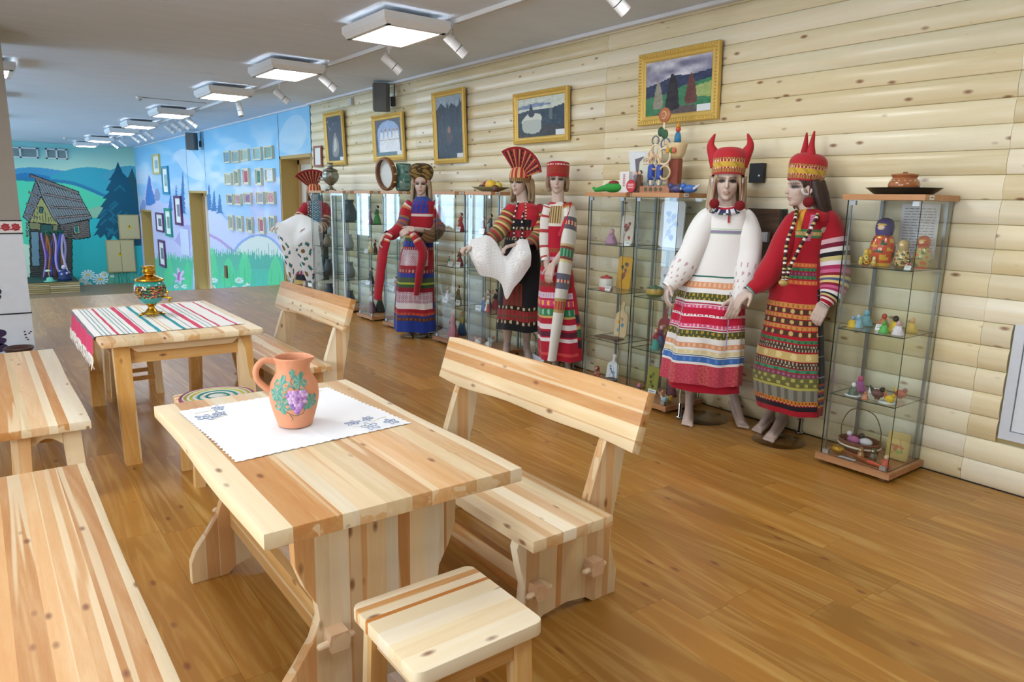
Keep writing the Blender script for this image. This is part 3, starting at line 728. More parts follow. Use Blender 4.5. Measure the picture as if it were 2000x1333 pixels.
rings = [('f2efe6', 0.0, 0.05), ('2d8a83', 0.05, 0.066), ('f2efe6', 0.066, 0.095), ('2d9a92', 0.095, 0.11), ('efece2', 0.11, 0.135), ('d8d04a', 0.135, 0.148), ('f0ede4', 0.148, 0.165), ('c9b24a', 0.165, 0.178), ('efe7e2', 0.178, 0.19), ('a84a6a', 0.19, 0.205)]
for h, r0, r1 in rings:
    mb = MB(); rm = (r0+r1)/2; hw = (r1-r0)/2
    if r0 == 0: mb.lathe([(0.001, 0.012), (0.03, 0.014), (0.05, 0.010), (0.05, 0.0), (0.001, 0.0)], (0, 0, 0), 28)
    else: mb.lathe([(r0, 0.0), (r0, 0.008), (rm, 0.015), (r1, 0.008), (r1, 0.0)], (0, 0, 0), 36, cap=False)
    mb.build('braid_ring', plain(h, 0.9, bump=0.6, bscale=160), mt, True)
# ---- four-legged table with the samovar
t2 = thing('dining_table', 'four legged pine table with a striped runner and samovar', 'table', (0.985, 5.34, 0))
r2 = random.Random(14)
slabs(round_rect(-0.465, -0.74, 0.465, 0.74, 0.02, 3), 0.04, lambda u, v, w: (u, v, 0.71+w), 'top_plank', t2, even(-0.465, 0.465, 0.075, r2, 0.4), 'y', r2, 0.6, 0.014)
for sx in (-1, 1):
    for sy in (-1, 1):
        mb = MB(); a, b_ = sx*0.355, sy*0.64; dx, dy = -sx*0.005, sy*0.09; q = 0.043
        mb.loft([[(a+dx-q, b_+dy-q, 0), (a+dx+q, b_+dy-q, 0), (a+dx+q, b_+dy+q, 0), (a+dx-q, b_+dy+q, 0)], [(a-q, b_-q, 0.71), (a+q, b_-q, 0.71), (a+q, b_+q, 0.71), (a-q, b_+q, 0.71)]])
        mb.build('leg', wood('z', 0.4, 0.4), t2, color=hx('d9aa66') if sx < 0 else hx('dcb070'))
for sy in (-1, 1):
    mb = MB(); mb.box((-0.312, sy*0.655-0.012, 0.595), (0.312, sy*0.655+0.012, 0.71)); mb.build('apron', wood('x', 0.4, 0.3), t2, color=hx('dcb074'))
    mb = MB(); mb.prism([(-0.33, 0.709), (-0.27, 0.665), (0.27, 0.665), (0.33, 0.709)], 0.03, lambda u, v, w: (u, sy*(0.667+w), v)); mb.build('cleat', wood('x', 0.4, 0.6), t2, color=hx('c58f55'))
for sx in (-1, 1):
    mb = MB(); mb.box((sx*0.36-0.012, -0.597, 0.60), (sx*0.36+0.012, 0.597, 0.71)); mb.build('apron', wood('y', 0.4, 0.3), t2, color=hx('d4a566'))
# ---- striped runner hanging over the left edge
def runner():
    ny, y0, y1 = 70, 4.80, 5.98
    prof = [(0.500, 0.625), (0.506, 0.66), (0.509, 0.70), (0.511, 0.735), (0.515, 0.751), (0.528, 0.7535)] + [(0.528+0.008*k, 0.7535) for k in range(1, 108)]
    stripes = [(0.0, 0.095, 'd6456e'), (0.095, 0.106, 'eae6e2'), (0.106, 0.124, '7a6f78'), (0.124, 0.135, 'eae6e2')]
    base = 'f1efec'
    S = [0.0]
    for a, b in zip(prof[:-1], prof[1:]): S.append(S[-1]+math.hypot(b[0]-a[0], b[1]-a[1]))
    bands = stripes + [(0.165, 0.169, '9fa7ad'), (0.19, 0.194, '86b6b0'), (0.215, 0.219, '9fa7ad'), (0.245, 0.258, 'cf4a63'), (0.285, 0.289, '86b6b0'), (0.31, 0.314, '9fa7ad'), (0.335, 0.339, '86b6b0'), (0.365, 0.398, 'd94a6c'), (0.405, 0.409, '9fa7ad'), (0.435, 0.439, '86b6b0'), (0.47, 0.496, '2f9aa2'), (0.525, 0.529, 'd9b96a'), (0.55, 0.556, 'e3c98a'), (0.58, 0.584, 'd9b96a'), (0.612, 0.638, '2f9aa2'), (0.67, 0.674, '9fa7ad'), (0.705, 0.74, 'd94a6c'), (0.765, 0.769, '86b6b0'), (0.80, 0.804, '9fa7ad'), (0.83, 0.842, 'cf4a63'), (0.875, 0.879, '86b6b0'), (0.905, 0.909, '9fa7ad'), (0.94, 0.96, 'd94a6c')]
    n = len(prof)
    P = np.zeros((n, ny+1, 3)); col = np.zeros((n-1, ny, 3))
    for i, (x, z) in enumerate(prof):
        for j in range(ny+1):
            y = y0+(y1-y0)*j/ny
            wob = 0.004*math.sin(y*23+x*4) if z < 0.75 else 0
            P[i, j] = (x+wob-(0.004 if z < .75 else 0), y + 0.01*math.sin(x*5), z + 0.0012*math.sin(y*19+x*17)*(z > .75))
    for i in range(n-1):
        sm = (S[i]+S[i+1])/2; c = hx(base)
        for a, b, h in bands:
            if a <= sm < b: c = hx(h)
        col[i, :] = c
    o = painted_grid('table_runner', P, col, vcol(0.85, 0.3, 300, name='woven_cotton'))
    tag(o, 'white runner with red and teal stripes on the samovar table', 'runner')
    fr = MB(); rr = random.Random(1)
    for j in range(130):
        y = y0+(y1-y0)*(j+0.5)/130; L = rr.uniform(0.05, 0.09)
        fr.tube([(0.496, y, 0.63), (0.495+rr.uniform(-0.006, 0.004), y+rr.uniform(-0.008, 0.008), 0.63-L/2), (0.495+rr.uniform(-0.01, 0.006), y+rr.uniform(-0.014, 0.014), 0.63-L)], 0.0022, 4)
    f = fr.build('fringe', plain('e9e4dd', 0.9), o); f['kind'] = 'stuff'
runner()
# ---- white doily with blue outline flowers
def doily():
    c = [np.array(p) for p in ((0.573, 2.956), (0.600, 2.262), (1.274, 2.316), (1.214, 2.992))]
    n = 72; P = np.zeros((n+1, n+1, 3)); col = np.ones((n, n, 3))*np.array(hx('f4f4f6'))
    for i in range(n+1):
        for j in range(n+1):
            u, v = i/n, j/n
            p = c[0]*(1-u)*(1-v)+c[1]*(1-u)*v+c[2]*u*v+c[3]*u*(1-v)
            e = min(u, 1-u, v, 1-v)
            sc = 0.006*math.sin((u if min(v, 1-v) < min(u, 1-u) else v)*PI*2*22)
            d = np.array([0.94, 2.62])-p; d = d/(np.linalg.norm(d)+1e-9)
            if e < 0.012: p = p + d*(sc+0.006)
            z = 0.7525 + 0.0022*(math.sin(u*9+v*3)*math.sin(v*7)) ** 2 + 0.0016*math.exp(-((u-0.5)/0.012)**2) + 0.0016*math.exp(-((v-0.5)/0.012)**2)
            P[i, j] = (p[0], p[1], z)
    o = painted_grid('doily', P, col, vcol(0.9, 0.25, 500, name='white_linen')); tag(o, 'white linen doily with scalloped edge beneath the clay jug', 'doily')
    st = MB()
    def flower(cx, cy, r, sq, ang):
        pts = []
        for k in range(61):
            a = 2*PI*k/60; rr = r*(0.72+0.28*math.cos(5*a)); x, y = rr*math.cos(a), rr*math.sin(a)*sq
            pts.append((cx+x*math.cos(ang)-y*math.sin(ang), cy+x*math.sin(ang)+y*math.cos(ang), 0.7565))
        st.tube(pts, 0.0011, 4); 
        st.tube([(cx+r*0.25*math.cos(2*PI*k/12), cy+r*0.25*math.sin(2*PI*k/12), 0.7565) for k in range(13)], 0.0010, 4)
    for cx, cy, r in ((0.645, 2.80, 0.045), (0.715, 2.90, 0.034), (0.70, 2.82, 0.034), (1.12, 2.36, 0.045), (1.08, 2.43, 0.034), (1.21, 2.37, 0.036), (1.15, 2.45, 0.03)): flower(cx, cy, r, 0.75, rf.random()*3)
    st.build('embroidery', plain('56719c', 0.8), o)['kind'] = 'stuff'
    s2 = MB()
    for a, b in (((0.62, 2.87), (0.70, 2.86)), ((0.66, 2.76), (0.72, 2.78)), ((1.14, 2.40), (1.22, 2.43)), ((1.06, 2.38), (1.10, 2.34)), ((1.16, 2.93), (1.08, 2.90))):
        s2.tube(catmull([(a[0], a[1], 0.7562), ((a[0]+b[0])/2+0.02, (a[1]+b[1])/2+0.015, 0.7562), (b[0], b[1], 0.7562)], 6), 0.001, 4)
    s2.build('embroidery', plain('c9c7a0', 0.8), o)['kind'] = 'stuff'
doily()
# ---- painted clay jug
jl = (0.897, 2.534, 0.757)
jug = thing('clay_jug', 'terracotta jug painted with purple grapes and green leaves', 'jug', jl)
prof = [(0.056, 0.0), (0.062, 0.004), (0.070, 0.03), (0.080, 0.065), (0.0875, 0.10), (0.089, 0.125), (0.085, 0.155), (0.074, 0.18), (0.064, 0.198), (0.060, 0.215), (0.062, 0.235), (0.067, 0.25), (0.069, 0.257), (0.067, 0.261), (0.061, 0.257), (0.056, 0.235), (0.055, 0.20)]
pp = catmull([(r, z, 0) for r, z in prof], 5)
va = math.atan2(-jl[1], -jl[0])           # side facing the viewer's place at the table
mb = MB(); seg = 40
rings = []
for r, z, _ in pp:
    ring = []
    for k in range(seg):
        a = 2*PI*k/seg; rr = r
        if 0.235 < z and abs((a-(va+1.25)+PI) % (2*PI)-PI) < 0.35: rr += 0.012*math.cos(((a-(va+1.25)+PI) % (2*PI)-PI)/0.35*PI/2)*min(1, (z-0.235)/0.02)
        ring.append((rr*math.cos(a), rr*math.sin(a), z))
    rings.append(ring)
mb.loft(rings, cap=False); mb.face(list(range(seg))[::-1])
jug_b = mb.build('body', plain('e09a74', 0.65, bump=0.05, bscale=90), jug, True)
ha = va - 1.45; hd = Vector((math.cos(ha), math.sin(ha), 0))
mb = MB(); mb.tube(catmull([hd*0.058+Vector((0, 0, 0.245)), hd*0.10+Vector((0, 0, 0.252)), hd*0.128+Vector((0, 0, 0.225)), hd*0.128+Vector((0, 0, 0.185)), hd*0.10+Vector((0, 0, 0.15)), hd*0.082+Vector((0, 0, 0.14))], 6), 0.0115, 10)
mb.build('handle', plain('e09a74', 0.65), jug, True)
def jr(z):
    for (r0, z0, _), (r1, z1, _) in zip(pp[:-1], pp[1:]):
        if z0 <= z <= z1 and z1 > z0: return r0+(r1-r0)*(z-z0)/(z1-z0)
    return 0.06
def on_jug(s, z, off=0.0012):
    r = jr(z); a = va - s/0.085; return ((r+off)*math.cos(a), (r+off)*math.sin(a), z)   # s positive to the viewer's left
lf = MB(); GR = hx('5f9686'); GR2 = hx('7fae9e')
def leaf(cs, cz, r, ang):
    n = 30; ctr = lf.vert(on_jug(cs, cz)); ids = []
    for k in range(n):
        a = 2*PI*k/n; rr = r*(0.62+0.38*abs(math.cos(2.5*a)))*(1.0 if k % 2 else 0.85); ids.append(lf.vert(on_jug(cs+rr*math.cos(a+ang), cz+rr*math.sin(a+ang))))
    for k in range(n): lf.face((ctr, ids[k], ids[(k+1) % n]), GR if k % 4 < 2 else GR2)
for a in ((0.050, 0.165, 0.042, 0.4), (0.066, 0.14, 0.034, 1.4), (-0.022, 0.178, 0.036, 2.0), (0.044, 0.095, 0.038, 0.9), (-0.060, 0.105, 0.035, 2.4), (0.006, 0.21, 0.018, 0.2), (-0.04, 0.205, 0.012, 1.0), (-0.042, 0.085, 0.014, 0.1)): leaf(*a)
lf.build('painted_leaves', vcol(0.6, name='painted'), jug)
gb = MB(); rg = random.Random(3)
for row, (z, n) in enumerate(((0.145, 5), (0.133, 6), (0.121, 5), (0.109, 5), (0.097, 4), (0.085, 3), (0.074, 2), (0.066, 1))):
    for k in range(n):
        cs = -0.010 + (k-(n-1)/2)*0.0125+rg.uniform(-0.002, 0.002); c = rg.choice([hx('b07fc4'), hx('c79ad6'), hx('9f74bd'), hx('d9b8e4')])
        m_ = 10; cv = gb.vert(on_jug(cs, z, 0.004)); ids = [gb.vert(on_jug(cs+0.0075*math.cos(2*PI*q/m_), z+0.0075*math.sin(2*PI*q/m_), 0.0018)) for q in range(m_)]
        for q in range(m_): gb.face((cv, ids[q], ids[(q+1) % m_]), c)
gb.build('painted_grapes', vcol(0.6, name='painted'), jug)
tv = MB()
for pts in ([(0.03, 0.07), (0.0, 0.055), (-0.03, 0.062), (-0.035, 0.08)], [(0.02, 0.06), (0.01, 0.045), (0.015, 0.035)], [(0.0, 0.155), (0.012, 0.185), (-0.005, 0.2)], [(0.0, 0.16), (0.035, 0.17)], [(0.0, 0.158), (-0.05, 0.13)]):
    tv.tube(catmull([on_jug(a, b, 0.0012) for a, b in pts], 6), 0.0009, 4)
tv.build('painted_tendrils', plain('3d6b57', 0.7), jug)
# ---- samovar on the far table
def samovar(label, loc, s, body, painted=True, rz=0.0):
    gold = plain('c79a34', 0.22, 1.0) if painted else plain('8d8a80', 0.35, 0.85)
    sv = thing('samovar', label, 'samovar', loc, rz)
    def L(name, pr, mat, seg=28, parent=sv, colf=None):
        mb_ = MB(); p2 = catmull([(r, z, 0) for r, z in pr], 4); mb_.lathe([(max(r, 0.0005)*s, z*s) for r, z, _ in p2], seg=seg, colf=colf); return mb_.build(name, mat, parent, True)
    base = MB()
    base.box((-0.05*s, -0.05*s, 0.012*s), (0.05*s, 0.05*s, 0.024*s))
    for ax in (-1, 1):
        for ay in (-1, 1): base.capsule((ax*0.035*s, ay*0.035*s, 0.018*s), (ax*0.058*s, ay*0.058*s, 0.006*s), 0.010*s, 0.006*s)
    base.build('foot', gold, sv, True)
    L('stem', [(0.045, 0.024), (0.034, 0.04), (0.022, 0.055), (0.024, 0.07), (0.042, 0.082), (0.05, 0.09)], gold)
    if painted:
        rr = random.Random(2); teal = hx('2f9a94'); g2 = hx('1c2a26'); red = hx('a83a3c'); gd = hx('c9a04a')
        p2 = catmull([(r, z, 0) for r, z in [(0.048, 0.088), (0.075, 0.11), (0.098, 0.15), (0.104, 0.185), (0.098, 0.22), (0.085, 0.24), (0.08, 0.245)]], 6); sg = 56
        def cf(i, j):
            z = p2[i][1]
            if z < 0.125 or z > 0.215: return teal
            k = math.sin(j*0.9+math.sin(i*0.8)*2)*math.sin(i*0.95+j*0.35)
            return red if k > 0.45 else gd if k > 0.2 else hx('3f8a5a') if k < -0.55 else g2
        mb_ = MB(); mb_.lathe([(r*s, z*s) for r, z, _ in p2], seg=sg, colf=cf); mb_.build('body', vcol(0.18, spec=0.6, name='lacquer', coat=0.6), sv, True)
    else:
        L('body', [(0.048, 0.088), (0.08, 0.115), (0.1, 0.155), (0.104, 0.19), (0.098, 0.22), (0.085, 0.24), (0.07, 0.25)], plain('8f9288', 0.3, 0.8))
    L('rim', [(0.082, 0.243), (0.094, 0.246), (0.094, 0.256), (0.082, 0.262), (0.06, 0.272), (0.03, 0.285), (0.028, 0.295)], gold)
    L('crown', [(0.028, 0.293), (0.038, 0.298), (0.04, 0.318), (0.034, 0.322), (0.036, 0.336), (0.042, 0.345), (0.03, 0.348)], gold)
    tap = MB(); tap.capsule((0.09*s, 0, 0.135*s), (0.155*s, 0, 0.128*s), 0.009*s, 0.007*s); tap.capsule((0.135*s, 0, 0.13*s), (0.138*s, 0, 0.105*s), 0.006*s); tap.capsule((0.125*s, 0, 0.135*s), (0.125*s, 0, 0.165*s), 0.004*s); tap.ball((0.125*s, 0, 0.17*s), (0.012*s, 0.004*s, 0.012*s)); tap.build('tap', gold, sv, True)
    for sy in (-1, 1):
        h = MB(); h.tube(catmull([(0, sy*0.1*s, 0.16*s), (0, sy*0.135*s, 0.165*s), (0, sy*0.14*s, 0.2*s), (0, sy*0.1*s, 0.21*s)], 5), 0.005*s, 8); h.build('handle', gold, sv, True)
    return sv
samovar('teal samovar with red flowers and brass fittings on runner', (0.943, 5.44, 0.755), 1.0, None, True, -0.75)
# ================================================================== ceiling fixtures
white_m = plain('e6e8ea', 0.45)
emit_mt, _t, _b = nt('lamp_diffuser')
_b.inputs['Base Color'].default_value = (0.9, 0.9, 0.9, 1); _b.inputs['Emission Color'].default_value = (*LAMP_COLOUR, 1); _b.inputs['Emission Strength'].default_value = LAMP_STRENGTH
def lamp(label, x, y, group='ceiling lamps'):
    t = thing('ceiling_lamp', label, 'lamp', (x, y, 2.915), 0, group)
    a, b = 0.30, 0.40; i = 0.055
    mb = MB()
    o1 = [(-a+0.02, -b+0.02), (a-0.02, -b+0.02), (a-0.02, b-0.02), (-a+0.02, b-0.02)]
    mb.loft([[(x_*0.955, y_*0.965, 0) for x_, y_ in o1], [(x_*1.07, y_*1.05, 0.045) for x_, y_ in o1], [(x_*1.07, y_*1.05, 0.10) for x_, y_ in o1]], cap=False)
    mb.box((-a+0.011, -b+0.011, 0.09), (a-0.011, b-0.011, 0.10))
    for q in ((-a+0.01, -b+0.01, -a+i, b-0.01), (a-i, -b+0.01, a-0.01, b-0.01), (-a+0.02, -b+0.01, a-0.02, -b+i), (-a+0.02, b-i, a-0.02, b-0.01)): mb.box((q[0]*0.95, q[1]*0.96, 0.0), (q[2]*0.95, q[3]*0.96, 0.006))
    mb.build('housing', white_m, t)
    d = MB(); d.box((-a+i, -b+i, 0.003), (a-i, b-i, 0.010)); d.build('diffuser', emit_mt, t)
    for yy in (-0.2, 0.2): br = MB(); br.box((-0.2, yy-0.02, 0.10), (0.2, yy+0.02, 0.146)); br.build('mount', plain('9a9a9a', 0.5), t)
    return t
LY = [5.70, 8.31, 10.79, 14.09, 17.02, 19.27, 22.80, 25.59]
names = ['nearest', 'second', 'third', 'fourth', 'fifth', 'sixth', 'seventh', 'farthest']
for y, n in zip(LY, names): lamp('square ceiling light panel, %s of the row along the wall' % n, 3.0, y)
for y in (0.4, 3.05): lamp('square ceiling light panel outside the picture', 3.0, y, 'ceiling lamps outside the picture')
lamp('ceiling light panel peeking in at the upper left edge', 0.28, 5.87)
for y in (0.4, 3.1, 10.6, 14.1, 18.2, 22.8): lamp('square ceiling light panel outside the picture', 0.28, y, 'ceiling lamps outside the picture')
for y in (1.5, 6.0): lamp('square ceiling light panel outside the picture', -2.2, y, 'ceiling lamps outside the picture')
# ---- lighting track and spotlights
for a, b, lab in ((3.4, 11.4, 'white ceiling lighting track above the log wall'), (12.2, 23.5, 'white ceiling lighting track above the painted wall')):
    t = thing('lighting_track', lab, 'track', (3.40, a, CEIL))
    mb = MB(); mb.box((-0.022, 0, -0.035), (0.022, b-a, 0)); mb.build('rail', white_m, t)
    mb = MB(); mb.box((-0.006, 0.02, -0.037), (0.006, b-a-0.02, -0.0345)); mb.build('slot', plain('9aa0a6', 0.5), t)
def spot(label, y, x=3.40, pitch=0.75, yaw=-0.5):
    t = thing('spotlight', label, 'spotlight', (x, y, CEIL-0.035), yaw, 'track spotlights')
    mb = MB(); mb.box((-0.016, -0.045, -0.03), (0.016, 0.045, 0)); mb.build('adapter', white_m, t)
    mb = MB(); mb.tube(catmull([(0, 0.0, -0.03), (0, 0.012, -0.055), (0.0, 0.012, -0.08), (0.0, 0, -0.105)], 4), 0.009, 8)
    for s in (-1, 1): mb.tube([(0, s*0.03, -0.10), (0, s*0.03, -0.14)], 0.005, 6)
    mb.box((-0.006, -0.035, -0.108), (0.006, 0.035, -0.098)); mb.build('bracket', white_m, t, True)
    d = Vector((math.cos(pitch), 0, -math.sin(pitch))); c = Vector((0.0, 0, -0.14))
    mb = MB(); mb.tube([c-d*0.08, c-d*0.074, c+d*0.06], [0.03, 0.042, 0.042], 14); b = mb.build('lamp_body', white_m, t); smooth_by_angle(b, 40)
    mb = MB(); mb.tube([c+d*0.06, c+d*0.068], 0.038, 14); mb.build('joint', plain('55585c', 0.5), b)
    mb = MB(); mb.tube([c+d*0.068, c+d*0.14, c+d*0.14, c+d*0.1], [0.042, 0.043, 0.036, 0.032], 14); r = mb.build('front_ring', white_m, b); smooth_by_angle(r, 40)
    return t
SP = [(1195, 'white track spotlight at the top edge above the widest painting'), (885, 'white track spotlight right of the nearest ceiling light panel'), (760, 'white track spotlight just above the dark wall speaker'), (636, 'white track spotlight beside the second ceiling light panel'), (546, 'white track spotlight above where log wall meets mural'), (467, 'white track spotlight left of the mural corner, facing down'),
      (372, 'first of four spotlights in front of the mural speaker'), (357, 'second of four spotlights in front of the mural speaker'), (343, 'third of four spotlights in front of the mural speaker'), (329, 'fourth of four spotlights in front of the mural speaker'),
      (290, 'nearest of three spotlights beside the fifth light panel'), (277, 'middle of three spotlights beside the fifth light panel'), (263, 'farthest of three spotlights beside the fifth light panel'), (238, 'spotlight near the far corner, right one of the last pair'), (222, 'spotlight near the far corner, left one of the last pair')]
for pxx, lab in SP:
    # where the track passes this picture column
    ys_ = np.linspace(3.5, 26, 2000); xs_ = to_px(np.stack([np.full(2000, 3.40), ys_, np.full(2000, CEIL-0.1)], -1))[0]
    y = float(ys_[np.argmin(abs(xs_-pxx))]); spot(lab, y, 3.40, 0.7 if pxx != 467 else 1.3, -0.35 if pxx != 467 else -1.2)
for pxx, pyy, lab in ((272, 193, 'white smoke detector on the ceiling left of the fourth lamp'), (127, 271, 'white smoke detector on the ceiling near the far wall')):
    p = onz(pxx, pyy, CEIL-0.03); t = thing('smoke_detector', lab, 'detector', (p[0], p[1], CEIL))
    mb = MB(); mb.lathe([(0.05, 0), (0.05, -0.02), (0.042, -0.03)], seg=18); mb.build('base', white_m, t, True)
    mb = MB(); mb.lathe([(0.03, -0.03), (0.034, -0.05), (0.015, -0.058)], seg=18); mb.build('sensor', plain('b9bdc0', 0.5), t, True)
    mb = MB(); mb.box((0.05, -0.006, -0.012), (1.0, 0.006, 0.0)); mb.build('conduit', plain('b5babd', 0.5), t)
# wall-hung loudspeakers
def speaker(label, y, z, s=1.0):
    t = thing('loudspeaker', label, 'speaker', (WX-0.05, y, z), 0, 'wall speakers')
    mb = MB(); mb.box((-0.04, -0.03, -0.10*s), (0.0, 0.03, 0.02*s)); mb.tube([(-0.01, -0.02, 0.0), (-0.01, -0.03, 0.16*s), (0.0, -0.03, 0.2*s)], 0.008, 6); mb.build('bracket', plain('3a3a3c', 0.5), t)
    R_ = Matrix.Rotation(-0.62, 3, 'Z')
    mb = MB(); mb.M = Matrix.Translation((-0.17*s, 0.02, 0)) @ R_.to_4x4()
    mb.loft([[(-0.10*s, -0.07*s, z_), (-0.09*s, -0.085*s, z_), (0.07*s, -0.085*s, z_), (0.10*s, -0.05*s, z_), (0.10*s, 0.05*s, z_), (0.07*s, 0.085*s, z_), (-0.09*s, 0.085*s, z_), (-0.10*s, 0.07*s, z_)] for z_ in (-0.17*s, 0.17*s)]); b = mb.build('cabinet', plain('5a5d5e', 0.55), t)
    mb = MB(); mb.M = Matrix.Translation((-0.17*s, 0.02, 0)) @ R_.to_4x4(); mb.box((-0.106*s, -0.055*s, -0.16*s), (-0.099*s, 0.055*s, 0.16*s)); mb.build('grille', plain('20262e', 0.7, bump=0.5, bscale=300), b)
    mb = MB(); mb.M = Matrix.Translation((-0.17*s, 0.02, 0)) @ R_.to_4x4(); mb.box((-0.109*s, -0.01*s, -0.145*s), (-0.105*s, 0.012*s, -0.13*s)); mb.build('badge', plain('c9ccd0', 0.4), b)
speaker('grey loudspeaker on the log wall above the framed pictures', 8.75, 2.86)
speaker('grey loudspeaker high on the painted cloud mural', 18.6, 2.80, 1.15)
jb = MB(); jb.box((WX-0.08, 10.02, 2.89), (WX-0.04, 10.12, 2.99)); o = jb.build('junction_box', plain('c9cbc8', 0.5)); tag(o, 'small white box on the log wall near the ceiling', 'box')

# ================================================================== framed pictures on the log wall
gold_m = plain('dcba62', 0.42, 0.25, bump=0.15, bscale=60)
def frame(label, y0, y1, z0, z1, fw, art, group='gilt framed pictures', capt=True, tilt=0.05):
    """y0 > y1 (y0 is the end farther away)"""
    w, h = y0-y1, z1-z0
    t = thing('framed_picture', label, 'picture', (WX-0.046, (y0+y1)/2, z0), 0, group)
    # local: u along -y (left to right in the picture), v up, out = -x
    def F(u, v, d): return (-d - tilt*v, w/2-u, v)
    pr = [(0.0, 0.0), (0.0, 0.032), (fw*0.12, 0.040), (fw*0.42, 0.034), (fw*0.62, 0.022), (fw*0.86, 0.024), (fw, 0.016), (fw, 0.0)]
    mb = MB(); rings = []
    for k, (a, d) in enumerate(pr): rings.append([F(a, a, d), F(w-a, a, d), F(w-a, h-a, d), F(a, h-a, d)])
    mb.loft(rings, cap=False); f = mb.build('frame', gold_m, t)
    bd = MB(); st = fw*0.30
    def bead(u, v, hor):
        L = fw*0.17; a = (L*0.75, L*1.5) if hor else (L*1.5, L*0.75)
        c = F(u, v, 0.034); p = [F(u-a[0], v, 0.033), F(u, v-a[1], 0.033), F(u+a[0], v, 0.033), F(u, v+a[1], 0.033)]; top = bd.vert(F(u, v, 0.046)); ids = [bd.vert(q) for q in p]
        for k in range(4): bd.face((ids[k], ids[(k+1) % 4], top))
    nu = int((w-2*st)/(fw*0.34)); nv = int((h-2*st)/(fw*0.34))
    for k in range(nu+1):
        u = st+(w-2*st)*k/nu; bead(u, fw*0.27, True); bead(u, h-fw*0.27, True)
    for k in range(nv+1):
        v = st+(h-2*st)*k/nv; bead(fw*0.27, v, False); bead(w-fw*0.27, v, False)
    b = bd.build('beading', gold_m, f); b['kind'] = 'stuff'
    n = 90; m_ = int(n*(h-2*fw)/(w-2*fw)); U = np.linspace(fw*0.95, w-fw*0.95, n+1); V = np.linspace(fw*0.95, h-fw*0.95, m_+1)
    P = np.zeros((n+1, m_+1, 3))
    for i in range(n+1):
        for j in range(m_+1): P[i, j] = F(U[i], V[j], 0.012)
    img = np.zeros((n, m_, 3)); Xc, Yc = np.meshgrid((np.arange(n)+0.5)/n, 1-(np.arange(m_)+0.5)/m_, indexing='ij')
    art(img, Xc, Yc, (w-2*fw)/(h-2*fw)); painted_grid('canvas', P, img, vcol(0.4, name='canvas_print', spec=0.4), t)
    if capt:
        c = MB(); a = F(w-fw*1.05, fw*1.05, 0.0135); cw, ch = min(0.13, w*0.22), 0.05
        ids = [c.vert(F(w-fw*1.05-cw, fw*1.02, 0.0138)), c.vert(F(w-fw*1.05, fw*1.02, 0.0138)), c.vert(F(w-fw*1.05, fw*1.02+ch, 0.0138)), c.vert(F(w-fw*1.05-cw, fw*1.02+ch, 0.0138))]; c.face(ids); c.build('caption_card', plain('dfe6ea', 0.6), t)
    return t
def nz(img, X, Y, amp, s, seed):
    k = (vnoise(X*s, Y*s, seed)*0.6+vnoise(X*s*2.7, Y*s*2.7, seed+3)*0.4-0.5)*2*amp; img += k[..., None]
def art_field(img, X, Y, ar):       # moorland under cloud, dark shapes in the middle, green ground
    k = np.clip(vnoise(X*5, Y*9, 4)*1.4-0.2, 0, 1)[..., None]; img[:] = rgb(120, 120, 150)*(1-k)+rgb(222, 224, 236)*k
    paint(img, X, Y, [(0, 0.45), (0.2, 0.4), (0.45, 0.3), (0.7, 0.33), (1, 0.28), (1, 0.6), (0, 0.7)], rgb(46, 58, 92))
    paint(img, X, Y, [(0, 0.66), (0.3, 0.62), (0.6, 0.5), (1, 0.42), (1, 1), (0, 1)], rgb(60, 128, 90))
    paint(img, X, Y, [(0.72, 0.55), (1, 0.48), (1, 0.75), (0.75, 0.72)], rgb(160, 180, 110))
    paint(img, X, Y, [(0.1, 1), (0.4, 0.84), (0.75, 0.86), (0.85, 1)], rgb(98, 88, 88))
    for a, b, c, d, col in ((0.2, 0.36, 0.86, 0.07, rgb(150, 146, 130)), (0.42, 0.26, 0.9, 0.10, rgb(36, 34, 42)), (0.7, 0.3, 0.82, 0.08, rgb(104, 62, 58))): paint(img, X, Y, smooth_poly([(a-d, c), (a-d*0.9, c-0.2), (a-d*0.5, b+0.12), (a, b), (a+d*0.6, b+0.14), (a+d, c-0.16), (a+d*0.9, c)]), col)
    nz(img, X, Y, 0.07, 22, 8)
def art_dusk(img, X, Y, ar):
    g = Y[..., None]; img[:] = rgb(196, 206, 196)*(1-g)+rgb(214, 214, 190)*g
    paint(img, X, Y, [(0, 0.2), (0.4, 0.14), (0.8, 0.2), (0.5, 0.24), (0, 0.28)], rgb(120, 136, 170))
    paint(img, X, Y, [(0, 0.36), (0.3, 0.3), (0.7, 0.32), (1, 0.24), (1, 1), (0, 1)], rgb(40, 58, 74))
    paint(img, X, Y, [(0, 0.8), (0.4, 0.7), (1, 0.74), (1, 1), (0, 1)], rgb(52, 52, 52)); nz(img, X, Y, 0.09, 20, 2)
    paint(img, X, Y, smooth_poly([(0.08, 0.62), (0.2, 0.42), (0.36, 0.4), (0.5, 0.45), (0.5, 0.62), (0.3, 0.68)]), rgb(204, 208, 196))
    paint(img, X, Y, smooth_poly([(0.1, 0.6), (0.28, 0.55), (0.5, 0.6), (0.46, 0.88), (0.14, 0.86)]), rgb(176, 184, 176)); paint(img, X, Y, smooth_poly([(0.24, 0.46), (0.26, 0.26), (0.29, 0.16), (0.33, 0.28), (0.36, 0.46)]), rgb(44, 52, 66)); paint(img, X, Y, [(0.68, 0.3), (0.74, 0.32), (0.75, 0.6), (0.68, 0.58)], rgb(92, 104, 108))
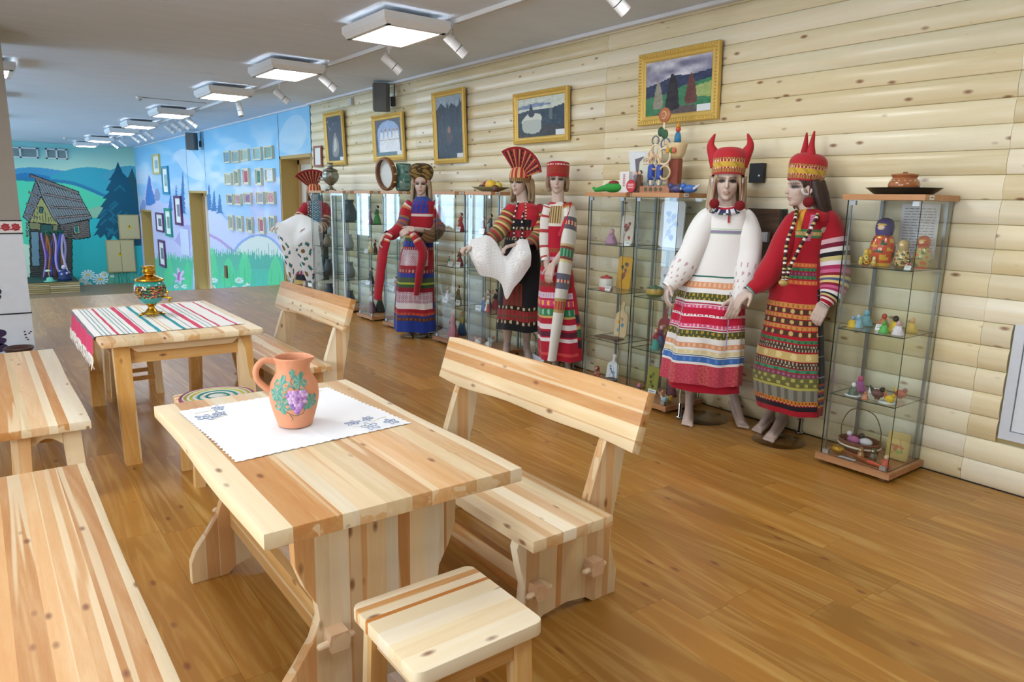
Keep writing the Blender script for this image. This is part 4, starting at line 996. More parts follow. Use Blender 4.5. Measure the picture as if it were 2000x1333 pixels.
def art_forest(img, X, Y, ar):
    img[:] = rgb(36, 44, 58); paint(img, X, Y, [(0, 0), (1, 0), (1, 0.1), (0.8, 0.2), (0.6, 0.12), (0.45, 0.22), (0.2, 0.1), (0, 0.22)], rgb(150, 166, 180))
    rr = random.Random(2)
    for k in range(9): spruce(img, X, Y, rr.random(), rr.uniform(0.02, 0.2), 0.6, rr.uniform(0.06, 0.12), rgb(40, 58, 74), rr)
    nz(img, X, Y, 0.06, 16, 5); paint(img, X, Y, smooth_poly([(0.36, 0.7), (0.38, 0.55), (0.48, 0.46), (0.58, 0.56), (0.62, 0.7), (0.5, 0.76)]), rgb(76, 62, 64)); paint(img, X, Y, smooth_poly([(0.42, 0.55), (0.47, 0.48), (0.54, 0.54), (0.48, 0.6)]), rgb(150, 108, 96)); nz(img, X, Y, 0.04, 24, 9)
def art_arch(img, X, Y, ar):
    img[:] = rgb(76, 84, 100); paint(img, X, Y, [(0.1, 1)] + [(0.5-0.42*math.cos(PI*k/16), 0.36-0.32*math.sin(PI*k/16)) for k in range(17)] + [(0.9, 1)], rgb(150, 176, 214))
    for a in (0.24, 0.4, 0.56, 0.72, 0.83): paint(img, X, Y, smooth_poly([(a-0.09, 0.92), (a-0.06, 0.45), (a, 0.3), (a+0.06, 0.45), (a+0.09, 0.92)]), rgb(226, 228, 230)); paint(img, X, Y, ell(a, 0.3, 0.035, 0.04), rgb(160, 130, 112)); paint(img, X, Y, [(a-0.06, 0.55), (a+0.06, 0.55), (a+0.06, 0.58), (a-0.06, 0.58)], rgb(170, 120, 110))
    paint(img, X, Y, [(0, 0.9), (1, 0.9), (1, 1), (0, 1)], rgb(90, 120, 130)); nz(img, X, Y, 0.06, 18, 1)
def art_night(img, X, Y, ar):
    img[:] = rgb(34, 46, 66); nz(img, X, Y, 0.05, 14, 3)
    paint(img, X, Y, smooth_poly([(0.3, 0.86), (0.36, 0.55), (0.5, 0.4), (0.66, 0.5), (0.74, 0.7), (0.6, 0.9)]), rgb(128, 126, 120)); paint(img, X, Y, smooth_poly([(0.38, 0.8), (0.44, 0.56), (0.54, 0.48), (0.6, 0.7)]), rgb(186, 184, 176)); paint(img, X, Y, ell(0.54, 0.4, 0.06, 0.03), rgb(150, 120, 100))
    rr = random.Random(8)
    for k in range(9): paint(img, X, Y, ell(rr.random(), rr.uniform(0.04, 0.3), 0.02, 0.012), rgb(180, 186, 190))
frame('widest gilt framed painting with cloudy sky and green ground', 4.36, 3.555, 2.222, 2.78, 0.072, art_field)
frame('gilt framed dusky painting with a pale shape at its left', 6.09, 5.245, 2.153, 2.645, 0.062, art_dusk)
frame('tall gilt framed painting of a dark spruce forest', 7.68, 6.995, 1.998, 2.815, 0.062, art_forest)
frame('gilt framed painting of white-clad figures under a blue arch', 9.32, 8.448, 2.075, 2.677, 0.07, art_arch)
frame('narrow gilt framed night picture with one pale figure', 10.98, 10.283, 2.06, 2.845, 0.07, art_night)
t = thing('framed_certificate', 'small red framed white sheet beside the mural edge', 'picture', (WX-0.05, 11.37, 2.055))
mb = MB()
for a in ((-0.16, 0.0, -0.125, 0.325), (0.125, 0.0, 0.16, 0.325), (-0.125, 0.0, 0.125, 0.03), (-0.125, 0.295, 0.125, 0.325)): mb.box((-0.02, a[0], a[1]), (0.0, a[2], a[3]))
mb.build('frame', plain('8e4a34', 0.5), t); mb = MB(); mb.box((-0.01, -0.125, 0.03), (-0.004, 0.125, 0.295)); mb.build('sheet', plain('e4e4dc', 0.6), t)
# ------------------------------------------------------------------ framed works on the mural
def small_frame(label, poly, fh, inner, group, mat_h='efeee6', inset=0.28):
    """poly: picture corners tl, tr, br, bl in photo pixels on the mural plane"""
    pts = [onx(x, y, 4.6) for x, y in poly]
    yl = (pts[0][1]+pts[3][1])/2; yr = (pts[1][1]+pts[2][1])/2; zt = (pts[0][2]+pts[1][2])/2; zb = (pts[2][2]+pts[3][2])/2
    w, h = yl-yr, zt-zb
    t = thing('framed_picture', label, 'picture', (4.597, (yl+yr)/2, zb), 0, group)
    f = min(w, h)*0.09
    def q(mb, u0, v0, u1, v1, d0, d1): mb.box((-d1, w/2-u1, v0), (-d0, w/2-u0, v1))
    mb = MB(); q(mb, 0, 0, f, h, 0.0, 0.05); q(mb, w-f, 0, w, h, 0.0, 0.05); q(mb, f, 0, w-f, f, 0.0, 0.05); q(mb, f, h-f, w-f, h, 0.0, 0.05); mb.build('frame', plain(fh, 0.45), t)
    mb = MB(); q(mb, f, f, w-f, h-f, 0.005, 0.022); mb.build('mount', plain(mat_h, 0.7), t)
    iu, iv = f+inset*(w-2*f)*0.5, f+inset*(h-2*f)*0.5; n = 12; m_ = 16
    P = np.zeros((n+1, m_+1, 3)); col = np.zeros((n, m_, 3)); rr = random.Random(label)
    for i in range(n+1):
        for j in range(m_+1): P[i, j] = (-0.024, w/2-(iu+(w-2*iu)*i/n), iv+(h-2*iv)*j/m_)
    Xc, Yc = np.meshgrid((np.arange(n)+0.5)/n, (np.arange(m_)+0.5)/m_, indexing='ij'); k = vnoise(Xc*5, Yc*6, rr.random()*50)[..., None]
    a, b = (np.array(hx(v)) for v in inner); col[:] = a*(1-k)+b*k; painted_grid('print', P, col, vcol(0.4, name='canvas_print', spec=0.4), t)
def rect(x0, x1, yt, yb, sk=0): return [(x0, yt), (x1, yt-sk), (x1, yb-sk*0.3), (x0, yb)]
R4 = [[(441, 452.5, 296, 319, 'blue landscape', ('4f86b8', '7ba9b8')), (457, 470, 295, 318.5, 'hazy blue-green landscape', ('6f9fb4', '8fb0a8')), (475, 489, 292, 315, 'pale grey-green landscape', ('9ab8ac', 'b8c8b4')), (499, 514, 288.5, 313.5, 'blue-green tree view', ('7fb0b8', '9ec2b4')), (521, 536, 286, 311, 'green stream view', ('7fae9a', '6f9a98'))],
      [(443, 455.5, 339, 362, 'beige figure study', ('c0b494', 'a8b09a')), (461, 470, 331.5, 363, 'narrow grey-green forest', ('6f8a72', '93a090')), (478, 489.5, 329.5, 361.5, 'narrow red textile', ('b8405e', 'c86478')), (503, 514.5, 329, 362.5, 'dark green fir tree on white', ('2f6b5a', '5a9a88')), (522.5, 538, 330, 355, 'white sheet with faint writing', ('e2e6e8', 'c8d2da'))],
      [(446.5, 458, 379.5, 400, 'dark oval emblem on white', ('5a6680', '8a8a94')), (461.5, 474, 379.5, 401.5, 'reddish portrait', ('b07a80', 'c9a0a0')), (480, 494, 377, 399.5, 'purple patterned textile', ('8a5a84', 'b890b0')), (504.5, 519, 375.5, 399, 'faded pink-grey landscape', ('9a98a4', 'b0a4a8')), (524.5, 540, 375, 399, 'red wreath on white', ('b85a64', 'd8b8b4'))],
      [(450, 459, 421, 450, 'grey-brown figure strip', ('9a9484', 'b0aa98')), (466.5, 476.5, 422.5, 452, 'grey-green figure strip', ('6f8a80', 'a0a89a')), (485.5, 496.5, 425, 455, 'dark green figure strip', ('5a6f62', '96a090')), (508.5, 520, 425, 457, 'bright pink figure strip', ('c85a80', 'b05a72')), (530, 541, 422, 455, 'blue vase strip, partly behind the towel', ('4a8294', '8aa4a0'))]]
for ri, row in enumerate(R4):
    for x0, x1, yt, yb, what, inner in row:
        small_frame('small white framed %s, %s row on the mural' % (what, ['top', 'second', 'third', 'bottom'][ri]), rect(x0, x1, yt, yb, 1.2), 'ddd8bc', inner, 'small frames in rows on the mural', inset=0.08 if ri == 0 else 0.16)
for pl, fh, inner, lab in ((rect(300.5, 314, 302, 341, 1), 'd8c474', ('8fb2c4', 'a8c4cc'), 'yellow framed print near the top of the mural corner'), (rect(319.5, 331.5, 324.5, 380), 'a', ('7aa8b0', 'b8c8b8'), ''), (rect(344, 357, 383, 440, 1), 'b', ('9a9ab0', '8a8494'), ''), (rect(307.5, 321, 416.5, 453, 1), 'b', ('7a8494', '6a6a78'), ''), (rect(325, 337, 408, 462, 1), 'c', ('7a9a94', '9ab0a8'), ''), (rect(313, 324.5, 470, 521, 1), 'b', ('6a7484', '8a94a0'), '')):
    fh2 = {'a': '3f93b4', 'b': '6a3d6e', 'c': '2f9a88'}.get(fh, fh)
    lab = lab or {319.5: 'tall blue framed print right of the yellow framed one', 344: 'large violet framed print beside the mural fir trees', 307.5: 'squat violet framed print left of the teal framed one', 325: 'tall teal framed print low on the mural', 313: 'lowest violet framed print just above the painted grass'}[pl[0][0]]
    small_frame(lab, pl, fh2, inner, 'coloured frames in the mural corner', inset=0.5)
pts = [onx(x, y, 4.6) for x, y in ((352, 446), (368, 448), (370, 500), (354, 498))]
mb = MB(); mb.box((4.585, pts[1][1], pts[2][2]), (4.597, pts[0][1], pts[0][2])); o = mb.build('notice_sheet', plain('d5dbee', 0.6)); tag(o, 'blank lilac-white notice sheet beside the second doorway', 'notice')
p = onx(443, 531, 4.6); mb = MB(); mb.box((4.565, p[1]-0.09, p[2]-0.14), (4.597, p[1]+0.09, p[2]+0.14)); o = mb.build('wall_socket', plain('7a5a3c', 0.5)); tag(o, 'small brown socket low on the painted grass', 'socket')
# ------------------------------------------------------------------ electrical boxes and vents on the far wall
def ebox(label, x0, x1, z0, z1, split, mk):
    t = thing('electrical_cabinet', label, 'cabinet', ((x0+x1)/2, 27.39, z0), 0, 'cream electrical cabinets'); w, h = (x1-x0)/2, z1-z0
    mb = MB(); mb.box((-w, -0.07, 0), (w, 0, h)); mb.build('case', plain('b9a878', 0.6), t)
    for a, b in ([(-w+0.03, -0.01), (0.01, w-0.03)] if split else [(-w+0.03, w-0.03)]):
        mb = MB(); mb.box((a, -0.09, 0.03), (b, -0.068, h-0.03)); d = mb.build('door', plain('cdbf92', 0.55), t)
    mx, mz = mk; mb = MB(); mb.prism([(mx-0.075, mz-0.06), (mx+0.075, mz-0.06), (mx, mz+0.08)], 0.004, lambda u, v, w_: (u, -0.091-w_, v)); s = mb.build('warning_sign', plain('e2c02c', 0.5), t)
    mb = MB(); mb.prism([(mx-0.008, mz+0.045), (mx+0.016, mz+0.045), (mx+0.004, mz+0.005), (mx+0.018, mz+0.005), (mx-0.008, mz-0.045), (mx-0.002, mz-0.01), (mx-0.018, mz-0.01)], 0.002, lambda u, v, w_: (u, -0.0955-w_, v)); mb.build('bolt_mark', plain('1d1a10', 0.6), s)
ebox('upper cream electrical cabinet with one door and warning triangle', 3.94, 4.57, 0.02, 0.84, False, (0.0, 0.42))
ebox('lower cream electrical cabinet with two doors and warning triangle', 3.51, 4.36, -1.09, 0.0, True, (-0.03, 0.62))
for x0, x1, lab in ((0.95, 1.88, 'white louvred vent window partly hidden by the stove'), (2.08, 2.66, 'white louvred vent window left of the far corner')):
    t = thing('vent_window', lab, 'vent', ((x0+x1)/2, 27.392, 2.57), 0, 'vents under the far ceiling'); w = (x1-x0)/2; h = 0.32
    mb = MB()
    for a in ((-w, 0, -w+0.04, h), (w-0.04, 0, w, h), (-w, 0, w, 0.04), (-w, h-0.04, w, h), (-0.025, 0, 0.025, h)): mb.box((a[0], -0.05, a[1]), (a[2], 0, a[3]))
    mb.build('frame', plain('d6dcdc', 0.5), t)
    for k in range(9):
        for s in (-1, 1): mb = MB(); mb.box((min(s*0.025, s*(w-0.04)), -0.03, 0.05+k*0.027), (max(s*0.025, s*(w-0.04)), -0.012, 0.066+k*0.027)); mb.build('louvre', plain('8f999c', 0.6), t)
# ------------------------------------------------------------------ fixtures on the log wall
mb = MB(); mb.box((WX-0.085, 3.115, 1.752), (WX-0.045, 3.226, 1.888)); t = mb.build('control_box', plain('15181a', 0.35)); tag(t, 'small black box on the log wall between the two horned headdresses', 'box')
mb = MB(); mb.ball((WX-0.088, 3.14, 1.80), 0.008, col=None); mb.build('indicator', plain('dfe3e4', 0.4), t, True)
t = thing('switch_panel', 'dark brown wooden panel with white switches between two mannequins', 'panel', (WX-0.045, 3.09, 1.12))
mb = MB(); mb.box((-0.02, -0.13, 0), (0, 0.135, 0.45)); mb.build('board', wood('y', 0.5, 0.1, sap=0.0), t, color=hx('5a4026'))
mb = MB(); mb.box((-0.06, -0.175, 0.03), (0, -0.155, 0.45)); mb.build('edge_strip', plain('14160f', 0.6), t)
for yy, zz in ((-0.03, 0.25), (0.055, 0.25), (0.055, 0.17)):
    mb = MB(); mb.box((-0.05, yy-0.035, zz-0.035), (-0.02, yy+0.035, zz+0.035)); s = mb.build('switch', plain('d5dade', 0.4), t)
    mb = MB(); mb.box((-0.056, yy-0.026, zz-0.026), (-0.05, yy+0.018, zz+0.026)); mb.build('rocker', plain('e3e8ec', 0.35), s)
t = thing('access_door', 'white metal access door set low into the log wall', 'hatch', (WX, 1.1, 0.31))
mb = MB()
for a in ((-0.9, 0, -0.85, 0.66), (0.30, 0, 0.352, 0.66), (-0.85, 0, 0.30, 0.05), (-0.85, 0.61, 0.30, 0.66)): mb.box((-0.035, a[0], a[1]), (0.0, a[2], a[3]))
mb.build('frame', plain('d3d9e2', 0.35), t)
mb = MB(); mb.box((-0.022, -0.846, 0.054), (-0.004, 0.296, 0.606)); d = mb.build('door', plain('dfe5ee', 0.35), t)
mb = MB(); mb.box((-0.030, 0.24, 0.33), (-0.022, 0.256, 0.352)); mb.box((-0.034, 0.225, 0.334), (-0.028, 0.25, 0.342)); mb.build('latch', plain('2a2c30', 0.4), d)
# ------------------------------------------------------------------ white stove with painted bands at the left edge
st = thing('stove', 'white painted stove and chimney pillar with red flower band', 'stove', (-0.4, 8.75, 0))
sx0, sx1, sy = -0.75, 0.775, -0.45
mb = MB(); mb.box((sx0, sy, 0), (sx1, 0.6, 1.19)); mb.build('body', plain('dfe7f1', 0.45), st)
mb = MB(); mb.box((sx0, sy-0.004, 1.195), (sx1+0.004, 0.6, 1.305)); bd = mb.build('flower_band', plain('ece9e6', 0.5), st)
mb = MB(); mb.box((sx0, sy, 1.315), (sx1-0.0, 0.6, CEIL)); mb.build('chimney', plain('a39c92', 0.8, bump=0.1, bscale=30), st)
for z in (0.42, 1.185, 1.305): mb = MB(); mb.box((sx0, sy-0.006, z), (sx1+0.006, 0.6, z+0.012)); mb.build('dark_line', plain('221c26', 0.5), st)
fm = MB(); rr = random.Random(4)
for cx in (0.44, 0.56, 0.65, 0.73):
    for k in range(7):
        a = 2*PI*k/7; r = 0.028; c = (cx+0.8*r*math.cos(a), 1.25+r*0.9*math.sin(a)); fm.prism(ell(c[0], c[1], 0.015, 0.011, 10), 0.002, lambda u, v, w: (u, sy-0.0045-w, v))
    fm.prism(ell(cx, 1.25, 0.012, 0.011, 10), 0.003, lambda u, v, w: (u, sy-0.0045-w, v))
for k in range(22): x_ = 0.40+0.37*rr.random(); z_ = 1.215+0.07*rr.random(); fm.prism(ell(x_, z_, 0.012, 0.005, 8), 0.0015, lambda u, v, w: (u, sy-0.0045-w, v))
fm.build('painted_flowers', plain('b8323e', 0.6), bd)['kind'] = 'stuff'
dm = MB()
for z_, k in ((0.64, 0), (0.58, 1), (0.24, 0), (0.16, 1), (0.10, 0)): dm.prism(smooth_poly([(0.44, z_-0.04), (0.545-0.02*k, z_-0.02), (0.55, z_+0.03), (0.45, z_+0.05)]), 0.003, lambda u, v, w: (u, sy-0.001-w, v))
for x_, z_ in ((0.705, 0.245), (0.708, 0.215), (0.712, 0.185), (0.74, 0.225), (0.755, 0.24), (0.725, 0.165)): dm.prism(ell(x_, z_, 0.010, 0.007, 8), 0.003, lambda u, v, w: (u, sy-0.001-w, v))
dm.build('painted_ornament', plain('38224c', 0.6), st)['kind'] = 'stuff'
mb = MB(); mb.box((-0.1, 8.0, 0), (0.34, 8.296, 0.045)); o = mb.build('hearth_step', plain('d5dde8', 0.5)); tag(o, 'low white step at the foot of the white stove', 'step')
b = onz(51, 683, 0.05); mb = MB(); mb.lathe([(0.06, 0), (0.10, 0.03), (0.125, 0.065), (0.127, 0.08), (0.115, 0.08), (0.09, 0.045), (0.04, 0.025)], seg=26); o = mb.build('bowl', plain('4a2c22', 0.3), None, True); o.location = (0.235, 8.14, 0.047); tag(o, 'dark brown clay bowl at the foot of the white stove', 'bowl')
# ------------------------------------------------------------------ little stage with ribbon wreath
sg = thing('stage', 'low slatted wooden stage below the painted hut', 'stage', (1.75, 26.3, -1.47))
mb = MB(); mb.box((-0.78, -0.78, 0.0), (0.70, 1.0, 0.33)); mb.build('core', plain('2f2a20', 0.8), sg)
for k in range(6):
    for a, b in ((-0.80, -0.06), (-0.05, 0.72)): mb = MB(); mb.box((a, -0.83, 0.01+k*0.058), (b, -0.79, 0.058+k*0.058)); mb.build('slat', wood('x', 0.5, 0.3), sg, color=hx('b39a6a'))
mb = MB(); mb.box((-0.8, -0.83, 0.335), (0.72, 1.0, 0.35)); mb.build('carpet', plain('24443a', 0.95, bump=0.4, bscale=60), sg)
c = ony(103, 455, 26.55)
rbn = thing('ribbon_wreath', 'green wreath on a pole with long coloured ribbons', 'wreath', (float(c[0]), 26.55, -1.12))
hz = float(c[2])+1.12
mb = MB(); mb.tube([(0, 0, 0), (0, 0, hz+0.1)], 0.025, 8); mb.build('pole', plain('6a4a2c', 0.6), rbn, True)
mb = MB(); mb.lathe([(0.22, 0), (0.22, 0.02), (0.03, 0.045), (0.0, 0.05)], seg=16); mb.build('foot', plain('3a2c1e', 0.6), rbn)
wr_ = MB(); rr = random.Random(6)
for k in range(110):
    a = rr.random()*2*PI; r = 0.24+rr.uniform(-0.05, 0.05); p = (r*math.cos(a), r*math.sin(a), hz+rr.uniform(-0.05, 0.05)); wr_.ball(p, (0.05, 0.03, 0.02), 6, 4, R=Euler((rr.random()*3, rr.random()*3, rr.random()*3)).to_matrix())
w_ = wr_.build('garland', plain('1f5a44', 0.8), rbn, True); w_['kind'] = 'stuff'
for k, (h, L) in enumerate((('b9a4d8', 1.3), ('b06a2c', 1.5), ('2f4fb4', 1.0), ('c77a3c', 1.5), ('5a4fc0', 1.45), ('b07ac4', 1.5), ('a8662c', 1.3), ('c79ad8', 1.2), ('3a56c4', 1.4), ('d8c4e8', 1.5))):
    a = 2*PI*k/10+0.2; x_, y_ = 0.26*math.cos(a), 0.26*math.sin(a); mb = MB(); n = 12; L = min(L, hz-0.03); rings_ = []
    for q in range(n+1):
        t_ = q/n; sw = 0.05*math.sin(t_*5+k)+0.10*t_*math.sin(k*2.1); rings_.append([(x_+sw-0.03, y_, hz-L*t_), (x_+sw+0.03, y_+0.012, hz-L*t_), (x_+sw+0.03, y_+0.016, hz-L*t_), (x_+sw-0.03, y_+0.004, hz-L*t_)])
    mb.loft(rings_); mb.build('ribbon', plain(h, 0.5), rbn, True)
p = ony(127, 545, 25.85); t = thing('figurine', 'dark blue figurine with white ruffles on the stage', 'figurine', (float(p[0]), 25.85, -1.12))
mb = MB(); mb.lathe([(0.19, 0), (0.18, 0.08), (0.13, 0.2), (0.08, 0.3), (0.05, 0.34)], seg=16); mb.build('skirt', plain('24305e', 0.7), t, True)
mb = MB(); mb.ball((0, 0, 0.40), 0.07, 12, 8); mb.build('head', plain('cfc4d0', 0.7), t, True)
mb = MB(); [mb.ball((0.12*math.cos(a), 0.12*math.sin(a), 0.2+0.1*(a % 1)), 0.04, 8, 6) for a in (0.3, 1.6, 2.8, 4.0, 5.2)]; mb.build('ruffle', plain('b9b4d8', 0.8), t, True)
p = ony(98, 550, 25.7); t = thing('hat', 'pale green hat with a sprig lying on the stage', 'hat', (float(p[0]), 25.7, -1.12))
mb = MB(); mb.lathe([(0.17, 0), (0.17, 0.012), (0.10, 0.03), (0.085, 0.1), (0.04, 0.13)], seg=20); mb.build('crown', plain('6ab89a', 0.7), t, True)
mb = MB(); mb.tube([(0, 0, 0.12), (-0.02, 0, 0.3)], 0.008, 6); mb.ball((-0.03, 0, 0.32), (0.08, 0.04, 0.04), 8, 6); mb.build('sprig', plain('c9d8c0', 0.7), t, True)
# ================================================================== glass display cases
pane_glass = glass_mat((0.972, 0.99, 0.987), 'case_glass', 1.45)
edge_mt = plain('17332f', 0.2, 0.0)
beech = lambda: wood('y', 0.4, 0.0, 0.7, gscale=0.6)
alu = plain('8f9aa3', 0.3, 0.9)
SH = (0.066, 0.455, 0.868, 1.25); CTOP = 1.67
def pane(name, a, b, parent):
    mb = MB(); mb.box(a, b); o = mb.build(name, pane_glass, parent); o.data.materials.append(edge_mt)
    areas = [p.area for p in o.data.polygons]; big = sorted(areas)[-2]
    for p in o.data.polygons:
        if p.area < big*0.98: p.material_index = 1
    return o
def case(label, xf, yn, w=0.42, d=0.40, framed=False):
    """xf: x of the glass front; yn: near end along the wall"""
    t = thing('display_case', label, 'display case', (xf, yn, 0), 0, 'glass display cases')
    bm_ = wood('y', 0.4, 0.0, 0.7, gscale=0.6, sap=0.0)
    mb = MB(); mb.box((-0.022, -0.022, 0.025), (d+0.012, w+0.022, 0.062)); mb.build('base_board', bm_, t, color=hx('b98a62'))
    mb = MB(); mb.box((-0.022, -0.022, CTOP-0.032), (d+0.012, w+0.022, CTOP)); mb.build('top_board', bm_, t, color=hx('c39468'))
    for x_ in (0.02, d-0.04):
        for y_ in (0.02, w-0.05): mb = MB(); mb.box((x_, y_, 0), (x_+0.03, y_+0.03, 0.025)); mb.build('foot', plain('7a5a3c', 0.6), t)
    g = 0.005; z0, z1 = 0.064, CTOP-0.034
    dr = pane('door', (0, 0, z0), (g, w, z1), t); pane('side_pane', (g, 0, z0), (d-g, g, z1), t); pane('side_pane', (g, w-g, z0), (d-g, w, z1), t); pane('back_pane', (d-g, 0, z0), (d, w, z1), t)
    for z in SH[1:]: pane('shelf', (0.012, 0.012, z-0.006), (d-0.012, w-0.012, z), t)
    for y_ in (0.014, w-0.03): mb = MB(); mb.box((d-0.03, y_, z0), (d-0.014, y_+0.016, z1)); mb.build('post', alu, t)
    mb = MB(); mb.box((0.012, w-0.022, z0), (0.020, w-0.014, z1)); mb.build('post', alu, t)
    for y_, z_ in ((0.012, z0+0.002), (w-0.05, z0+0.002), (0.012, z1-0.03), (w-0.05, z1-0.03)):
        mb = MB(); mb.box((-0.004, y_, z_), (0.014, y_+0.036, z_+0.026)); mb.build('clamp', plain('c4ccd2', 0.3, 0.8), dr)
    mb = MB(); mb.box((0.03, -0.0235, CTOP-0.028), (0.085, -0.0215, CTOP-0.004)); s = mb.build('number_label', plain('e6e6e2', 0.6), t)
    mb = MB(); mb.box((0.04, -0.0242, CTOP-0.02), (0.075, -0.0234, CTOP-0.012)); mb.build('print', plain('8a8a88', 0.6), s)
    if framed:
        fm_ = plain('dfe6ee', 0.3, 0.3)
        for a, b in (((-0.006, 0, z0), (0.016, 0.03, z1)), ((-0.006, w-0.022, z0), (0.016, w, z1)), ((-0.006, 0.03, z1-0.03), (0.016, w-0.022, z1)), ((-0.006, 0.03, z0), (0.016, w-0.022, z0+0.03))): mb = MB(); mb.box(a, b); mb.build('door_frame', fm_, dr)
    return t
CASES = {}
for k, lab, xf, yn, fr in (('A', 'glass display case beneath the clay pot on black tray', 4.17, 1.842, False), ('B2', 'glass display case beneath the wooden toy tower', 4.13, 3.512, False), ('B1', 'glass display case beneath the brochures and green toy', 4.13, 4.045, False), ('C4', 'glass display case beneath the fruit plate', 4.09, 5.815, False), ('C3', 'glass display case just left of the fruit plate case', 4.09, 6.47, False), ('C2', 'glass display case beneath the tambourine and green vase', 4.06, 7.655, False), ('C1', 'glass display case just left of the tambourine case', 4.06, 8.42, False), ('S', 'white framed glass display case among the plain ones', 4.06, 9.25, True), ('C0', 'farthest glass display case beneath the grey samovar', 4.06, 10.0, False)):
    case(lab, xf, yn, framed=fr); CASES[k] = (xf, yn)
NAME = {'A': 'the clay pot case', 'B2': 'the toy tower case', 'B1': 'the brochure case', 'C4': 'the fruit plate case', 'C3': 'the case left of the fruit plate', 'C2': 'the tambourine case', 'C1': 'the case left of the tambourine', 'S': 'the white framed case', 'C0': 'the farthest case'}
SHN = ('floor', 'lowest shelf', 'middle shelf', 'top shelf')
def spot_in(k, px, py, depth, sh, r=0.03):
    xf, yn = CASES[k]; x_ = xf+depth; y_ = float(onx(px, py, x_)[1]); y_ = min(max(y_, yn+0.012+r), yn+0.393-r)
    return (x_, y_, (SH[sh] if sh is not None else CTOP)+0.0015)
PINK = 'e0b9a6'
def faced(t, z, r, hair, facing=-1, kerchief=None):
    mb = MB(); mb.ball((0, 0, z), (r, r, r*1.12), 12, 9); mb.build('head', plain(PINK, 0.6), t, True)
    mb = MB(); mb.ball((r*0.25, 0, z+r*0.22), (r*1.02, r*1.12, r*1.05), 12, 9); mb.build('kerchief' if kerchief else 'hair', plain(kerchief or hair, 0.8), t, True)
def doll(label, k, px, py, depth, sh, h, skirt, top, hair, apron=None, kerchief=None):
    t = thing('doll', label, 'doll', spot_in(k, px, py, depth, sh, h*0.24), 0, 'small dolls in the display cases')
    mb = MB(); mb.lathe([(h*0.22, 0), (h*0.225, h*0.04), (h*0.17, h*0.3), (h*0.085, h*0.52)], seg=16, sx=0.9); mb.build('skirt', plain(skirt, 0.85), t, True)
    mb = MB(); mb.lathe([(h*0.085, h*0.5), (h*0.10, h*0.62), (h*0.09, h*0.72), (h*0.03, h*0.77)], seg=12)
    for s in (-1, 1): mb.capsule((0, s*h*0.09, h*0.69), (-h*0.07, s*h*0.15, h*0.5), h*0.032, h*0.026, 8)
    mb.build('bodice', plain(top, 0.85), t, True)
    if apron: mb = MB(); mb.loft([[(-h*0.088*0.9-0.001, -h*0.05, h*0.52), (-h*0.088*0.9-0.001, h*0.05, h*0.52), (-h*0.08, h*0.05, h*0.52), (-h*0.08, -h*0.05, h*0.52)], [(-h*0.21, -h*0.10, h*0.08), (-h*0.21, h*0.10, h*0.08), (-h*0.19, h*0.10, h*0.08), (-h*0.19, -h*0.10, h*0.08)]]); mb.build('apron', plain(apron, 0.85), t)
    faced(t, h*0.87, h*0.095, hair, kerchief=kerchief); return t
def matryoshka(label, k, px, py, depth, sh, h, head, body, trim, cat='nesting doll'):
    t = thing('nesting_doll', label, cat, spot_in(k, px, py, depth, sh, h*0.25), 0, 'painted nesting dolls'); r = h*0.245
    mb = MB(); p = catmull([(r*0.72, 0, 0), (r*0.8, h*0.03, 0), (r*0.98, h*0.25, 0), (r, h*0.4, 0), (r*0.8, h*0.58, 0), (r*0.66, h*0.64, 0)], 4)
    def cf(i, j):
        z = p[i][1]/h
        if z < 0.06: return hx(trim)
        a = math.sin(j*0.8+i*0.5)*math.sin(i*0.9-j*0.3); return hx(trim) if a > 0.5 else hx('2f5a3c') if a < -0.62 else hx(body)
    mb.lathe([(a, b) for a, b, _ in p], seg=24, colf=cf); mb.build('body', vcol(0.2, spec=0.6, name='lacquer', coat=0.6), t, True)
    mb = MB(); p2 = catmull([(r*0.66, h*0.64, 0), (r*0.72, h*0.72, 0), (r*0.74, h*0.82, 0), (r*0.6, h*0.94, 0), (r*0.25, h*0.995, 0), (0.0006, h, 0)], 4); mb.lathe([(max(a, 0.0005), b) for a, b, _ in p2], seg=20); hd_ = mb.build('head', plain(head, 0.25, coat=0.5), t, True)
    mb = MB(); mb.ball((-r*0.42, 0, h*0.8), (r*0.36, r*0.46, h*0.10), 12, 8); f = mb.build('face', plain('ecc9a8', 0.3), hd_, True)
    mb = MB(); mb.ball((-r*0.5, 0, h*0.855), (r*0.24, r*0.46, h*0.05), 10, 6); mb.build('hair', plain('d9b93c', 0.4), hd_, True)
    return t
def card(label, k, px, py, depth, sh, w=0.06, h=0.035):
    x_, y_, z_ = spot_in(k, px, py, depth, sh, w/2); t = thing('label_card', label, 'label card', (x_, y_, z_), 0, 'white label cards')
    mb = MB(); mb.prism([(0, 0), (0.002, 0), (0.016, h), (0.014, h)], w, lambda u, v, q: (u, q-w/2, v)); mb.build('sheet', plain('e9ecec', 0.6), t)
    mb = MB(); 
    for q in (0.7, 0.45): mb.prism([(0.0137*q-0.0006, h*q), (0.0137*q-0.0003, h*q), (0.0137*(q+0.12)-0.0003, h*(q+0.12)), (0.0137*(q+0.12)-0.0006, h*(q+0.12))], w*0.7, lambda u, v, s: (u, s-w*0.35, v))
    o = mb.build('text_lines', plain('8d9296', 0.6), t); o['kind'] = 'stuff'; return t
